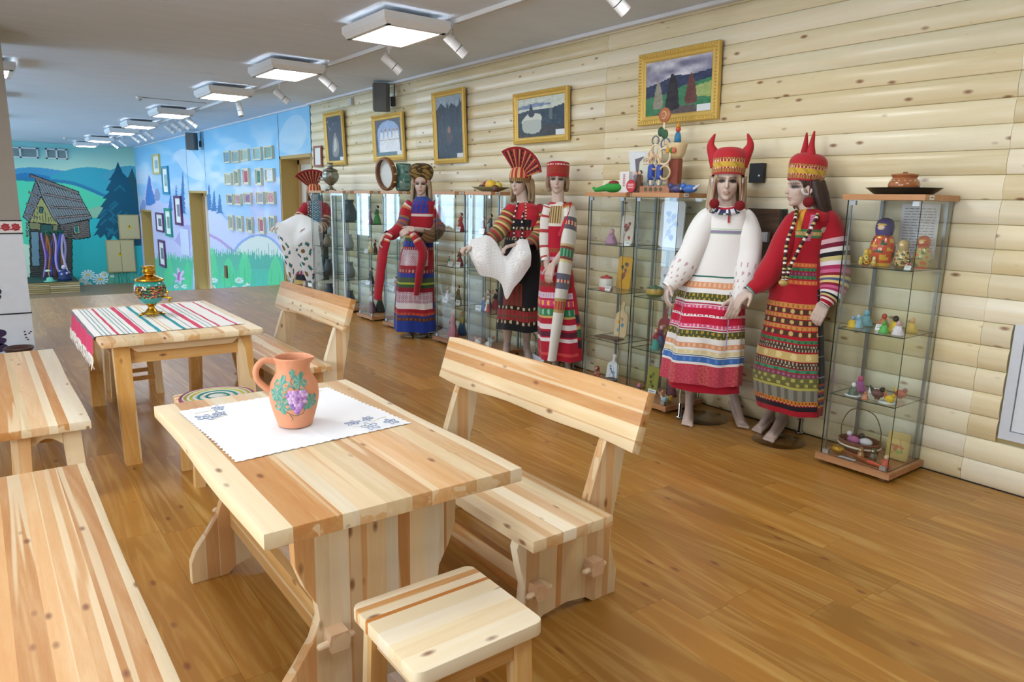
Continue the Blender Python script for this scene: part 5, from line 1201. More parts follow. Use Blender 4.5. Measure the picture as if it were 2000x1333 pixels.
def board(label, k, px, py, depth, sh, w, h, base, a1, a2, handle=True, lean=0.12, shape='board'):
    """painted board leaning backwards, facing the room"""
    x_, y_, z_ = spot_in(k, px, py, depth, sh, w/2); t = thing('cutting_board' if handle else 'folk_painting', label, 'board' if handle else 'painting', (x_, y_, z_), 0, 'painted boards in the cases')
    hh = h*0.74 if handle else h
    F = lambda u, v, q: (q+v*lean, -u, v)
    mb = MB(); o = round_rect(-w/2, 0, w/2, hh, w*0.12, 4) if not shape == 'flat' else [(-w/2, 0), (w/2, 0), (w/2, h), (-w/2, h)]
    if handle: 
        o = smooth_poly([(-w*0.42, 0.002), (w*0.42, 0.002), (w*0.5, hh*0.4), (w*0.46, hh*0.85), (w*0.16, hh), (w*0.1, hh+h*0.1), (w*0.15, h*0.97), (0, h), (-w*0.15, h*0.97), (-w*0.1, hh+h*0.1), (-w*0.16, hh), (-w*0.46, hh*0.85), (-w*0.5, hh*0.4)], 4)
    o = [(a, max(b, 0.0)) for a, b in o]
    mb.prism(o, 0.012, F); mb.build('board', plain(base, 0.45), t)
    n = 26; m_ = int(n*hh/w); P = np.zeros((n+1, m_+1, 3)); 
    for i in range(n+1):
        for j in range(m_+1): P[i, j] = F((i/n-0.5)*w*0.78, hh*(0.1+0.8*j/m_), -0.0012)
    X, Y = np.meshgrid((np.arange(n)+0.5)/n, 1-(np.arange(m_)+0.5)/m_, indexing='ij'); img = np.zeros((n, m_, 3)); img[:] = hx(base)
    rr = random.Random(label)
    for q in range(7):
        cx, cy = 0.5+rr.uniform(-0.28, 0.28), 0.5+rr.uniform(-0.36, 0.36); paint(img, X, Y, smooth_poly([(cx-0.14, cy), (cx, cy-0.07), (cx+0.15, cy-0.02), (cx+0.05, cy+0.1)]), hx(a1) if q % 2 else hx(a2))
    stroke(img, X, Y, [(0.2, 0.9), (0.4, 0.6), (0.7, 0.45), (0.6, 0.2)], 0.05, hx(a2)); painted_grid('painting', P, img, vcol(0.35, name='painted'), t)
    return t
def bell_figure(label, k, px, py, depth, sh, h, c1, c2):
    t = thing('clay_whistle', label, 'figurine', spot_in(k, px, py, depth, sh, h*0.42), 0, 'small clay figures')
    mb = MB(); mb.lathe([(h*0.40, 0), (h*0.40, h*0.08), (h*0.26, h*0.4), (h*0.16, h*0.62)], seg=14); mb.build('skirt', plain(c1, 0.4), t, True)
    mb = MB(); mb.ball((0, 0, h*0.78), (h*0.17, h*0.17, h*0.2), 10, 8); mb.build('head', plain(c2, 0.4), t, True)
    mb = MB(); [mb.capsule((0, s*h*0.15, h*0.58), (-h*0.15, s*h*0.26, h*0.36), h*0.06, h*0.05, 8) for s in (-1, 1)]; mb.build('arms', plain(c1, 0.4), t, True)
def bird(label, k, px, py, depth, sh, h, c1, c2, c3):
    t = thing('clay_bird', label, 'figurine', spot_in(k, px, py, depth, sh, h*0.68), 0, 'small clay figures')
    mb = MB(); mb.ball((0, 0, h*0.42), (h*0.32, h*0.48, h*0.34), 14, 9); mb.lathe([(h*0.2, 0), (h*0.16, h*0.14)], seg=12); mb.build('body', plain(c1, 0.5), t, True)
    mb = MB(); mb.ball((0, -h*0.34, h*0.78), h*0.2, 12, 8); hd_ = mb.build('head', plain(c2, 0.5), t, True)
    mb = MB(); mb.capsule((0, -h*0.5, h*0.78), (0, -h*0.64, h*0.74), h*0.06, h*0.01, 8); mb.build('beak', plain('d99a2c', 0.4), hd_, True)
    mb = MB(); mb.capsule((0, h*0.36, h*0.55), (0, h*0.62, h*0.9), h*0.17, h*0.05, 10); mb.build('tail', plain(c3, 0.5), t, True)
def pot_item(name, label, k, px, py, depth, sh, prof, col, rough=0.4, cat=None, lid=None, band=None):
    t = thing(name, label, cat or name, spot_in(k, px, py, depth, sh, max(r for r, z in prof)))
    mb = MB(); mb.lathe(prof, seg=24); mb.build('body', plain(col, rough), t, True)
    if lid: mb = MB(); z = prof[-1][1]; r = prof[-1][0]; mb.lathe([(r, z), (r*0.8, z+r*0.25), (r*0.2, z+r*0.35), (r*0.2, z+r*0.5)], seg=20); mb.build('lid', plain(lid, rough), t, True)
    if band: mb = MB(); r = max(a for a, b in prof); z = [b for a, b in prof if a == r][0]; mb.lathe([(r*0.99, z-r*0.3), (r+0.0012, z), (r*0.99, z+r*0.3)], seg=24, cap=False); mb.build('painted_band', plain(band, rough), t, True)
    return t
# ---- clay pot case
k = 'A'
matryoshka('large nesting doll with violet scarf and red flowers', k, 1722, 500, 0.17, 3, 0.285, '4a4380', 'c8502c', 'd9a83a')
matryoshka('yellow nesting doll beside the large violet one', k, 1692, 505, 0.15, 3, 0.10, 'd9b83a', 'e0c24a', 'a8502c'); matryoshka('tiny yellow nesting doll at the far left of top shelf', k, 1681, 510, 0.11, 3, 0.05, 'd9c04a', 'e3cc5a', '9a6a2c'); matryoshka('tiny cream nesting doll in front of the large one', k, 1707, 510, 0.09, 3, 0.058, 'e0cf9a', 'd9b84a', 'b05a3a')
matryoshka('natural wood nesting doll with burnt pattern', k, 1762, 505, 0.16, 3, 0.165, 'b8a070', 'cdb078', '6f5a34'); matryoshka('small egg-shaped nesting doll with red face panel', k, 1775, 512, 0.08, 3, 0.062, '3f4a3c', 'a83a34', 'd8d0b8')
matryoshka('red capped tall nesting doll at the right of the shelf', k, 1805, 512, 0.22, 3, 0.19, 'b84a34', 'a89a4a', 'c8502c'); card('tiny white card at the front of the top shelf', k, 1772, 520, 0.05, 3, 0.035, 0.022)
xf, yn = CASES['A']; yl, yr = 2.19, 1.90
t = thing('document_sheet', 'white printed text sheet behind the nesting dolls', 'sheet', (xf+0.385, 2.0, 1.30))
mb = MB(); mb.box((0, -0.095, 0), (0.003, 0.125, 0.32)); mb.build('paper', plain('d9dce4', 0.7), t)
mb = MB(); rr = random.Random(3)
for q in range(17):
    z_ = 0.29-q*0.0165; y_ = 0.105
    while y_ > -0.07: L = rr.uniform(0.012, 0.04); mb.box((-0.0008, max(y_-L, -0.075), z_), (0, y_, z_+0.005)); y_ -= L+0.007
o = mb.build('text_lines', plain('8f929c', 0.7), t); o['kind'] = 'stuff'
for a in (('yellow spotted bell lady on the middle shelf', 1664, 0.10, 0.075, 'dcb52c', '8aa8c8'), ('pale blue bell lady beside the yellow spotted one', 1675, 0.12, 0.085, '8ab8cc', '9ac4d8'), ('turquoise bell lady with a yellow hem', 1690, 0.24, 0.10, '7ab4c0', '78b8d0'), ('bright green bell figure near the shelf front', 1727, 0.08, 0.075, '5ab85a', '4aa84c'), ('red headed small figure behind the card', 1725, 0.26, 0.09, 'c87a5a', 'b84a34'), ('black and yellow bell lady on the middle shelf', 1748, 0.17, 0.10, 'd9b83a', '2f2a24'), ('white and pink bell lady on the middle shelf', 1755, 0.08, 0.085, 'e3dce4', 'd8b0b8'), ('yellow rear bell figure at the right pane', 1781, 0.25, 0.09, 'cdb03a', 'c89a5a')):
    bell_figure(a[0], k, a[1], 640, a[2], 2, a[3], a[4], a[5])
card('white label card among the bell ladies', k, 1719, 636, 0.13, 2)
for px_, d_, lab in ((1667, 0.08, 'left'), (1735, 0.09, 'right')):
    mb = MB(); mb.lathe([(0.055 if q % 2 else 0.05, 0.0) for q in (0,)]+[(0.052, 0.0015), (0.001, 0.002)], seg=20); o = mb.build('paper_doily', plain('dfe4e6', 0.7), None, True); o.location = spot_in(k, px_, 770, d_, 1, 0.055); tag(o, '%s round white lace doily on the lowest glass shelf' % lab, 'doily')
bell_figure('green bodied figure with white scarf on the left lace doily', k, 1666, 770, 0.085, 1, 0.08, '5a6a5c', 'e3e6e8'); bell_figure('magenta and violet figure at the back of the shelf', k, 1680, 752, 0.22, 1, 0.10, 'a8609a', 'c85a8a'); bird('dark hen with black tail on the lowest shelf', k, 1714, 770, 0.12, 1, 0.08, '6a4a44', '34302c', '1f2420'); bird('yellow duckling with red patch on the right lace doily', k, 1738, 775, 0.09, 1, 0.06, 'dcb82c', 'd8b43a', 'c8502c'); bell_figure('small orange clay goat figure at the shelf front', k, 1690, 775, 0.05, 1, 0.05, 'cf8a68', 'c07a5c'); bird('small red and yellow bird at the right pane', k, 1760, 762, 0.25, 1, 0.07, 'b8503c', '8a3a4a', 'd0b84a'); card('white label card on the lowest shelf', k, 1706, 756, 0.22, 1)
t = thing('basket', 'small wicker basket with thin hoop handle', 'basket', spot_in(k, 1678, 870, 0.20, 0, 0.11))
mb = MB()
for q in range(9): mb.tube([((0.085+0.002*q)*math.cos(2*PI*s/28), (0.11+0.002*q)*math.sin(2*PI*s/28), 0.008+q*0.0085) for s in range(29)], 0.0055, 6)
mb.lathe([(0.001, 0.0), (0.085, 0.0), (0.085, 0.006)], seg=24, sy=1.25); mb.build('weave', plain('7a4a34', 0.7), t, True)
mb = MB(); mb.tube([(0.101*math.cos(2*PI*s/28), 0.126*math.sin(2*PI*s/28), 0.05) for s in range(29)], 0.007, 6); mb.build('pale_band', plain('d8cdb8', 0.7), t, True)
mb = MB(); mb.tube(catmull([(0, 0.12, 0.07), (0, 0.125, 0.16), (0, 0.08, 0.255), (0, 0, 0.28), (0, -0.08, 0.255), (0, -0.125, 0.16), (0, -0.12, 0.07)], 6), 0.0035, 6); mb.build('handle', plain('6a5434', 0.7), t, True)
for q, (dx, dy, c1, c2, lab) in enumerate(((-0.02, 0.03, 'b86a9a', 'e3d8e8', 'pink and white bird lying in the wicker basket'), (0.0, -0.04, 'e0dce4', '3a3438', 'white bird with dark head in the wicker basket'))):
    x_, y_, z_ = spot_in(k, 1678, 870, 0.20, 0, 0.11); tb = thing('clay_bird', lab, 'figurine', (x_+dx, y_+dy, z_+0.045), 0, 'small clay figures'); mb = MB(); mb.ball((0, 0, 0.03), (0.03, 0.042, 0.026), 12, 8); mb.build('body', plain(c1, 0.5), tb, True); mb = MB(); mb.ball((0, 0.03, 0.065), 0.017, 10, 7); mb.build('head', plain(c2, 0.5), tb, True)
matryoshka('brown nesting doll in front of the wicker basket', k, 1681, 890, 0.06, 0, 0.085, '8a6a4a', 'a8804a', 'c8502c'); matryoshka('dark green nesting doll right of the wicker basket', k, 1706, 888, 0.09, 0, 0.09, '3f4f44', '4a5a44', 'b84a3c')
x_, y_, z_ = spot_in(k, 1640, 893, 0.053, 0, 0.0); t = thing('painted_spoon', 'golden painted wooden spoon on the case floor', 'spoon', (x_, 2.18, z_+0.02), 0)
mb = MB(); mb.ball((0, 0, 0.012), (0.035, 0.045, 0.024), 16, 8); mb.build('bowl', plain('b88a24', 0.15, 0.5), t, True); mb = MB(); mb.capsule((0.0, -0.04, 0.012), (-0.012, -0.20, -0.006), 0.009, 0.012); mb.build('handle', plain('8a4a24', 0.2), t, True); mb = MB(); mb.capsule((-0.012, -0.20, -0.006), (-0.016, -0.27, -0.008), 0.013, 0.010); mb.build('grip', plain('c8553a', 0.2), t, True)
board('square folk painted panel leaning at the case side', k, 1752, 872, 0.26, 0, 0.13, 0.17, 'cdb46a', '8aa04a', 'b86a3a', False, 0.10)
bell_figure('small red and cream figure in the front corner', k, 1733, 910, 0.07, 0, 0.08, 'c85a44', 'd8b89a'); mb = MB(); mb.box((0, 0, 0), (0.025, 0.10, 0.002)); o = mb.build('label_strip', plain('cfd4d8', 0.6)); o.location = (xf+0.012, 2.05, SH[0]+0.001); tag(o, 'white paper label strip on the floor of the clay pot case', 'label')
t = thing('tray', 'black lacquered tray on top of the rightmost case', 'tray', (xf+0.17, 2.03, CTOP+0.001))
mb = MB(); mb.lathe([(0.12, 0.0), (0.135, 0.004), (0.172, 0.036), (0.176, 0.038), (0.168, 0.038), (0.13, 0.010), (0.001, 0.008)], seg=36, sy=1.2, sx=0.9); mb.build('dish', plain('16211f', 0.25), t, True)
t = thing('clay_pot', 'round brown glazed pot standing on the black tray', 'pot', (xf+0.17, 2.03, CTOP+0.0105))
p2 = catmull([(0.055, 0, 0), (0.072, 0.01, 0), (0.083, 0.035, 0), (0.082, 0.055, 0), (0.07, 0.075, 0), (0.064, 0.083, 0), (0.071, 0.095, 0), (0.074, 0.103, 0), (0.068, 0.104, 0), (0.058, 0.085, 0)], 4); mb = MB(); mb.lathe([(a, b) for a, b, _ in p2], seg=30); mb.build('body', plain('a8663c', 0.2, coat=0.5), t, True)
mb = MB(); [mb.tube([(0.0755*math.cos(a+s), 0.0755*math.sin(a+s), 0.066+dz) for s, dz in ((0, 0), (0.06, 0.006), (0.12, 0), (0.06, -0.007))], 0.0016, 5) for a in np.linspace(0, 2*PI, 17)[:-1]]; o = mb.build('painted_leaves', plain('e3ddd0', 0.4), t); o['kind'] = 'stuff'
mb = MB(); mb.lathe([(0.066, 0.103), (0.05, 0.108), (0.012, 0.112), (0.012, 0.118)], seg=24); mb.build('lid', plain('8a5230', 0.25), t, True)
# ---- brochure case
k = 'B1'
bell_figure('violet flower figurine on the top shelf of the brochure case', k, 1195, 455, 0.15, 3, 0.13, 'a87a98', 'c89aa8'); board('white board with red birds on the top shelf', k, 1224, 440, 0.27, 3, 0.14, 0.235, 'ddd3c4', 'a83a3c', '7a4a3c', False, 0.08); card('white label card before the red bird board', k, 1226, 462, 0.08, 3)
pot_item('lidded_box', 'white and red painted round box', k, 1184, 552, 0.14, 2, [(0.058, 0), (0.06, 0.005), (0.06, 0.085), (0.056, 0.09)], 'ddd6cc', 0.4, 'box', 'c0403c', 'c8504a'); board('yellow painted panel with dark bird', k, 1217, 535, 0.26, 2, 0.16, 0.27, 'd3a02c', '3f4a34', '8a4a24', False, 0.10); card('white label card leaning on the white and red box', k, 1186, 562, 0.05, 2)
board('cutting board with an orange and blue bird', k, 1211, 622, 0.24, 1, 0.14, 0.30, 'd8c096', 'dc9a3c', '6f9ab4'); mb = MB(); mb.box((-0.06, -0.12, 0), (0.06, 0.12, 0.008)); o = mb.build('wooden_plaque', plain('5f4a3c', 0.5)); o.location = spot_in(k, 1190, 660, 0.12, 1, 0.12); tag(o, 'flat dark plaque lying on the lowest shelf', 'plaque')
matryoshka('dark red nesting doll on the floor of the brochure case', k, 1166, 735, 0.12, 0, 0.12, '8a2a30', '9a3438', 'd0a04a'); board('white cutting board with blue flowers', k, 1194, 720, 0.16, 0, 0.13, 0.24, 'e8ecee', '5a7ab8', '8aa8d0'); pot_item('dark_bowl', 'dark painted bowl beside the blue flower board', k, 1192, 745, 0.09, 0, [(0.03, 0), (0.055, 0.03), (0.06, 0.05), (0.055, 0.048)], '3f2420', 0.3, 'bowl')
# ---- toy tower case
k = 'B2'
board('large white panel with a blue peacock', k, 1305, 430, 0.25, 3, 0.24, 0.36, 'dfe4ec', '8a9ac4', 'a8b4d8', False, 0.05); board('white panel with blue writing-like lines on the middle shelf', k, 1262, 520, 0.3, 2, 0.14, 0.22, 'd8dee8', 'b0bccc', '9aa8bc', False, 0.05)
pot_item('lidded_pot', 'green and gold lidded pot on the middle shelf', k, 1279, 572, 0.12, 2, [(0.05, 0), (0.065, 0.02), (0.07, 0.045), (0.06, 0.065)], '5a7a4a', 0.3, 'pot', '4a6a44', 'b89a4a'); board('dark red cutting board with gold flowers', k, 1247, 625, 0.29, 1, 0.13, 0.30, '9a4a4c', 'c09a5a', '6f7a4a')
doll('kerchiefed doll in a teal skirt on the lowest shelf', k, 1281, 660, 0.10, 1, 0.17, '4aa098', 'a8404a', 'e8d8d0', kerchief='b84a54'); doll('blue scarved doll behind the teal skirt doll', k, 1292, 650, 0.22, 1, 0.18, '5a6a94', '7a4a6a', '3a2a24', kerchief='c07a9a'); card('white label card at the right of the lowest shelf', k, 1300, 672, 0.06, 1)
bell_figure('pink headed figurine on a dark base', k, 1222, 750, 0.08, 0, 0.09, '3a2a28', 'd87a9a'); board('yellow-green carved panel with a dark hollow', k, 1246, 735, 0.2, 0, 0.12, 0.21, '9a9a4a', '34341f', '6f7a34', False, 0.12); card('white label card on the floor of the toy tower case', k, 1271, 770, 0.09, 0, 0.08, 0.06)
bird('blue clay bird lying at the back of the floor', k, 1277, 755, 0.24, 0, 0.07, '4a6ab0', '5a7ab8', '7a94c8'); bird('orange clay animal beside the label card', k, 1290, 770, 0.16, 0, 0.06, 'c08468', 'c89078', 'b07a5c'); bird('yellow fish-like whistle at the front of the floor', k, 1310, 788, 0.10, 0, 0.06, 'd0a83a', 'c89a34', 'e0c060'); bird('pale blue fish-like whistle at the front of the floor', k, 1297, 785, 0.05, 0, 0.06, '9ac0d4', 'b0d0dc', 'dce0c0'); doll('brown seated doll at the right pane of the floor', k, 1312, 755, 0.26, 0, 0.2, '7a4450', '6f4a40', '3a2a20')
# ---- the doll cases
D_ = [('C4', 932, 435, 0.15, 3, 0.17, '8a2f34', '7a2a30', '2f2420', None, None, 'doll in a dark red dress on the top shelf'), ('C4', 958, 435, 0.2, 3, 0.2, '34405c', '5a4a54', '2f2420', 'a8a4a0', None, 'doll in a slate blue coat on the top shelf'), ('C4', 938, 580, 0.22, 1, 0.2, '5a6a74', '8a7a6a', '6a5a48', None, None, 'grey-brown doll on the lowest shelf'), ('C4', 944, 585, 0.12, 1, 0.13, '3a7ab8', '4a84c0', 'a08a6a', None, 'd8d0c8', 'doll in a bright blue dress on the lowest shelf'), ('C4', 953, 585, 0.08, 1, 0.17, 'b83a44', 'e3e0dc', 'd8cfc4', 'e8e4e0', 'e0dad4', 'doll with a red and white striped skirt'), ('C4', 968, 590, 0.28, 1, 0.21, 'a84a54', '3a3438', '2a2420', None, None, 'doll in a rose dress at the right pane'),
      ('C3', 900, 430, 0.16, 3, 0.2, 'a83038', 'b03840', '6a3a24', None, '8a2a30', 'doll in a plain red dress on the top shelf'), ('C3', 898, 500, 0.16, 2, 0.2, '8a3438', '5a3a34', '3a2a20', None, None, 'doll in a brownish red coat on the middle shelf'), ('C3', 877, 505, 0.12, 2, 0.1, '3a9a94', '4aa49c', '5a4a3c', None, None, 'small doll in a teal dress on the middle shelf'), ('C3', 873, 580, 0.12, 1, 0.17, 'd8d4dc', 'e3e0e4', 'c8b8a0', None, None, 'white doll on the lowest shelf'), ('C3', 895, 575, 0.2, 1, 0.19, '6a6450', '8a7a4a', '4a3a28', None, None, 'olive brown doll on the lowest shelf'), ('C3', 885, 640, 0.11, 0, 0.31, 'b8505c', 'c05a64', 'd8d0d0', None, 'dcd8dc', 'large doll in a rose red dotted dress on the floor'), ('C3', 902, 650, 0.29, 0, 0.27, '2f5a84', 'd0c47a', 'c8b070', None, None, 'doll with a blue skirt and yellow bodice on the floor'),
      ('C2', 757, 545, 0.12, 1, 0.17, '9a3a44', 'a8444c', '4a3428', None, None, 'doll in a wine red dress on the lowest shelf'), ('C2', 766, 550, 0.24, 1, 0.13, '5a7a84', '6a8490', '3a3028', None, None, 'small blue-grey doll on the lowest shelf'), ('C2', 760, 455, 0.2, 3, 0.16, '7a4a54', '8a5a60', '3a2a24', None, None, 'doll in a muted plum dress on the top shelf'), ('C2', 757, 620, 0.2, 0, 0.28, '7ab4d8', '8abcdc', 'b8c8d0', None, None, 'tall pale blue doll on the floor'),
      ('C1', 713, 425, 0.15, 3, 0.2, '8a5a80', '946488', '3a2c28', None, 'b89ab0', 'doll in a mauve dress on the top shelf'), ('C1', 735, 425, 0.25, 3, 0.24, '4a9a5a', '3a8a54', '1f1c1c', None, None, 'doll in a green dress with black hair on the top shelf'), ('C1', 712, 480, 0.15, 2, 0.2, 'd8c890', 'e0d8c0', 'c8b89a', None, None, 'doll in a cream yellow dress on the middle shelf'), ('C1', 729, 482, 0.22, 2, 0.17, '4a2c30', '3a2428', '2a2020', 'd8d4d0', None, 'doll in a dark dress on the middle shelf'), ('C1', 719, 535, 0.15, 1, 0.22, '2a2c30', '34343a', '1f1c1c', None, None, 'doll in a black coat on the lowest shelf'), ('C1', 716, 600, 0.14, 0, 0.3, '6a3a44', 'd8d8dc', '6a6864', None, None, 'doll in white and dark wine on the floor'), ('C1', 733, 605, 0.26, 0, 0.32, '2a3438', '5a3034', '3a3028', None, None, 'tall doll in a dark gown on the floor')]
def fit(s):
    return s if len(s.split()) <= 16 else s.replace(' on the floor', '').replace(' on the top shelf', '').replace(' on the middle shelf', '').replace(' on the lowest shelf', '')
for k, px_, py_, dp, sh, h, a, b, c, ap, ke, lab in D_: doll(fit('%s of %s' % (lab, NAME[k])), k, px_, py_, dp, sh, h, a, b, c, ap, ke)
for k, px_, py_, dp, sh, w_, lab in (('C4', 940, 443, 0.06, 3, 0.09, 'white label card on the top shelf'), ('C4', 933, 596, 0.05, 1, 0.10, 'white label card on the lowest shelf'), ('C3', 898, 440, 0.06, 3, 0.09, 'white label card on the top shelf'), ('C3', 878, 513, 0.05, 2, 0.09, 'white label card on the middle shelf'), ('C3', 893, 514, 0.09, 2, 0.09, 'second white label card on the middle shelf'), ('C3', 868, 586, 0.05, 1, 0.10, 'white label card on the lowest shelf'), ('C3', 893, 586, 0.07, 1, 0.09, 'second white label card on the lowest shelf'), ('C2', 765, 565, 0.05, 1, 0.1, 'white label card on the lowest shelf'), ('C2', 752, 555, 0.05, 1, 0.07, 'small white label card on the lowest shelf'), ('C1', 716, 430, 0.06, 3, 0.09, 'white label card on the top shelf'), ('C1', 714, 490, 0.06, 2, 0.10, 'white label card on the middle shelf'), ('C1', 717, 552, 0.05, 1, 0.11, 'white label card on the lowest shelf')):
    card(fit('%s of %s' % (lab, NAME[k])), k, px_, py_, dp, sh, w_, 0.05)
for px_, dp, c1, c2, c3, lab in ((918, 0.08, 'e3dcd8', 'd8b0a8', 'c89a8a', 'white and pink bird on the floor'), (940, 0.25, 'cfd4d8', 'b8887a', '8a9aa8', 'pale grey bird on the floor'), (955, 0.10, 'e8e8e8', 'c8d0d8', '1f2822', 'white bird with a black-green tail on the floor')): bird(fit('%s of %s' % (lab, NAME['C4'])), 'C4', px_, 655, dp, 0, 0.10, c1, c2, c3)
for k, px_, sh, lab, col, h in (('S', 655, 3, 'tall dark metal flask on the top shelf', '3f5560', 0.3), ('S', 650, 2, 'grey metal jug on the middle shelf', '8a949a', 0.2), ('S', 662, 1, 'pewter jug on the lowest shelf', '6a747c', 0.22), ('S', 655, 0, 'round dark kettle on the floor', '2f3a44', 0.2), ('C0', 612, 2, 'small brass mug on the middle shelf', '7a7058', 0.16), ('C0', 622, 1, 'dark iron pot on the lowest shelf', '3a3c40', 0.2), ('C0', 618, 0, 'wide dark cauldron on the floor', '2a3038', 0.22)):
    pot_item('metal_vessel', fit('%s of %s' % (lab, NAME[k])), k, px_, 480, 0.2, sh, [(h*0.28, 0), (h*0.36, h*0.1), (h*0.38, h*0.4), (h*0.26, h*0.7), (h*0.2, h*0.85), (h*0.26, h), (h*0.2, h)], col, 0.35, 'vessel')
# ---- things standing on the case tops
samovar('round grey metal samovar on top of the farthest case', (4.25, 10.12, CTOP+0.001), 1.15, None, False, 2.6)
t = thing('tambourine', 'wooden tambourine with brass jingles leaning on the green vase', 'tambourine', (4.17, float(onx(754, 345, 4.17)[1]), CTOP+0.002))
Rm = Matrix.Rotation(0.1, 4, 'Z') @ Matrix.Rotation(PI/2-0.12, 4, 'Y')
mb = MB(); mb.M = Matrix.Translation((0.0, 0, 0.205)) @ Rm; mb.lathe([(0.175, -0.03), (0.2, -0.03), (0.2, 0.03), (0.175, 0.03), (0.175, -0.03)], seg=36, cap=False); mb.build('hoop', plain('7a4e28', 0.45), t, True)
mb = MB(); mb.M = Matrix.Translation((0.0, 0, 0.205)) @ Rm; mb.lathe([(0.001, 0.024), (0.178, 0.024), (0.178, 0.028), (0.001, 0.028)], seg=36); mb.build('drumhead', plain('cfd4d2', 0.7), t)
for q in range(12):
    a = 2*PI*q/12; mb = MB(); mb.M = Matrix.Translation((0.0, 0, 0.205)) @ Rm; mb.box((0.196*math.cos(a)-0.008, 0.196*math.sin(a)-0.008, -0.02), (0.196*math.cos(a)+0.008, 0.196*math.sin(a)+0.008, 0.02)); mb.build('jingle', plain('e0c890', 0.25, 0.7), t)
t = thing('vase', 'mottled green ceramic vase right of the tambourine', 'vase', (4.36, float(onx(788, 345, 4.36)[1]), CTOP+0.001))
p2 = catmull([(0.07, 0, 0), (0.095, 0.03, 0), (0.115, 0.10, 0), (0.105, 0.17, 0), (0.085, 0.22, 0), (0.088, 0.29, 0), (0.095, 0.33, 0), (0.088, 0.33, 0), (0.075, 0.25, 0)], 5); rr = random.Random(4)
cells = {}
def vcf(i, j): return cells.setdefault((i//2, j//3), rr.choice([hx('4f7f78'), hx('5f8f84'), hx('3f6a66'), hx('7fa098')]))
mb = MB(); mb.lathe([(a, b) for a, b, _ in p2], seg=30, colf=vcf); mb.build('body', vcol(0.25, name='glaze', coat=0.4), t, True)
mb = MB(); [mb.tube(catmull([(0.08, s*0.06, 0.2), (0.12, s*0.09, 0.17), (0.11, s*0.09, 0.1)], 4), 0.012, 8) for s in (-1,)]; mb.build('handle', plain('6a8a84', 0.3), t, True)
t = thing('plate', 'pale green shallow plate on top of the fruit case', 'plate', (4.25, 6.06, CTOP+0.001))
mb = MB(); mb.lathe([(0.08, 0), (0.10, 0.008), (0.19, 0.042), (0.20, 0.046), (0.19, 0.046), (0.09, 0.014), (0.001, 0.012)], seg=36); mb.build('dish', plain('a8b48a', 0.35), t, True)
for dx, dy, r, c, lab, ex in ((-0.02, -0.03, 0.055, 'e0b43a', 'yellow fruit with an orange blush on the plate', 'd88a3c'), (0.0, 0.075, 0.045, '8a2f34', 'dark red plum on the left of the plate', None), (0.06, 0.02, 0.04, 'a83a34', 'red apple behind the yellow fruit', None), (-0.05, 0.10, 0.025, '3f4a2c', 'small dark green fruit at the plate rim', None), (0.03, -0.09, 0.04, 'cdb84a', 'yellow-green fruit at the right of the plate', None)):
    ft = thing('fruit', lab, 'fruit', (4.25+dx, 6.06+dy, CTOP+0.0145+abs(dy)*0.12), 0, 'fruit on the plate'); mb = MB(); mb.ball((0, 0, r*0.92), (r, r*1.15, r*0.92), 16, 10); mb.build('flesh', plain(c, 0.35), ft, True)
    mb = MB(); mb.capsule((0, 0, r*1.75), (0.004, 0.004, r*1.75+0.016), 0.0025, 0.002, 6); mb.build('stem', plain('4a3420', 0.7), ft)
mb = MB(); mb.lathe([(0.03, 0), (0.045, 0.02), (0.035, 0.05), (0.01, 0.065)], seg=16); o = mb.build('wooden_egg', plain('5a3424', 0.4), None, True); o.location = (4.15, 5.835, CTOP+0.001); tag(o, 'small dark brown knob right of the fruit plate', 'ornament')
# brochure corner
def leaflet(label, px_, x_, w_, h_, poly, paints, lean=0.10, base='e4e6e0', zrot=0.0):
    y_ = float(onx(px_, 350, x_)[1]); t = thing('brochure', label, 'brochure', (x_, y_, CTOP+0.001), zrot, 'brochures on the case top')
    F = lambda u, v, q: (q+v*lean, -u, v)
    mb = MB(); mb.prism(poly, 0.004, F); mb.build('leaf', plain(base, 0.5), t)
    for nm, pl, c in paints: mb = MB(); mb.prism(pl, 0.0008, lambda u, v, q: F(u, v, -0.0006-q)); mb.build(nm, plain(c, 0.5), t)
    return t
leaflet('flared white brochure with a dark photo', 1247, 4.37, 0, 0, [(-0.06, 0.0), (0.05, 0.0), (0.14, 0.32), (-0.16, 0.34)], [('photo', [(-0.075, 0.27), (0.02, 0.29), (0.05, 0.2), (-0.02, 0.1), (-0.05, 0.18)], '6a6470'), ('photo', [(-0.05, 0.18), (-0.02, 0.1), (0.0, 0.13), (-0.02, 0.17)], '9a4a44')], base='dfe3e6')
t = leaflet('cream brochure with orange lettering', 1258, 4.33, 0, 0, [(-0.075, 0.0), (0.085, 0.0), (0.095, 0.35), (0.03, 0.35), (-0.08, 0.24)], [('emblem', ell(0.035, 0.30, 0.035, 0.03, 14), 'd8a078'), ('underline', [(-0.04, 0.222), (0.08, 0.222), (0.08, 0.227), (-0.04, 0.227)], 'c07a4a')], base='d9dcc8')
fc = bpy.data.curves.new('lettering', 'FONT'); fc.body = 'КРАЙ'; fc.size = 0.045; fc.align_x = 'CENTER'; fc.extrude = 0.0004
fo = bpy.data.objects.new('lettering', fc); C.objects.link(fo)
dg_ = bpy.context.evaluated_depsgraph_get(); fm_ = bpy.data.meshes.new_from_object(fo.evaluated_get(dg_)); bpy.data.objects.remove(fo)
fo = mobj('lettering', fm_, plain('c0683a', 0.5), t); fo['kind'] = 'stuff'
fo.rotation_euler = (PI/2-0.10, 0, -PI/2); fo.location = (0.024-0.0025, -0.02, 0.24)
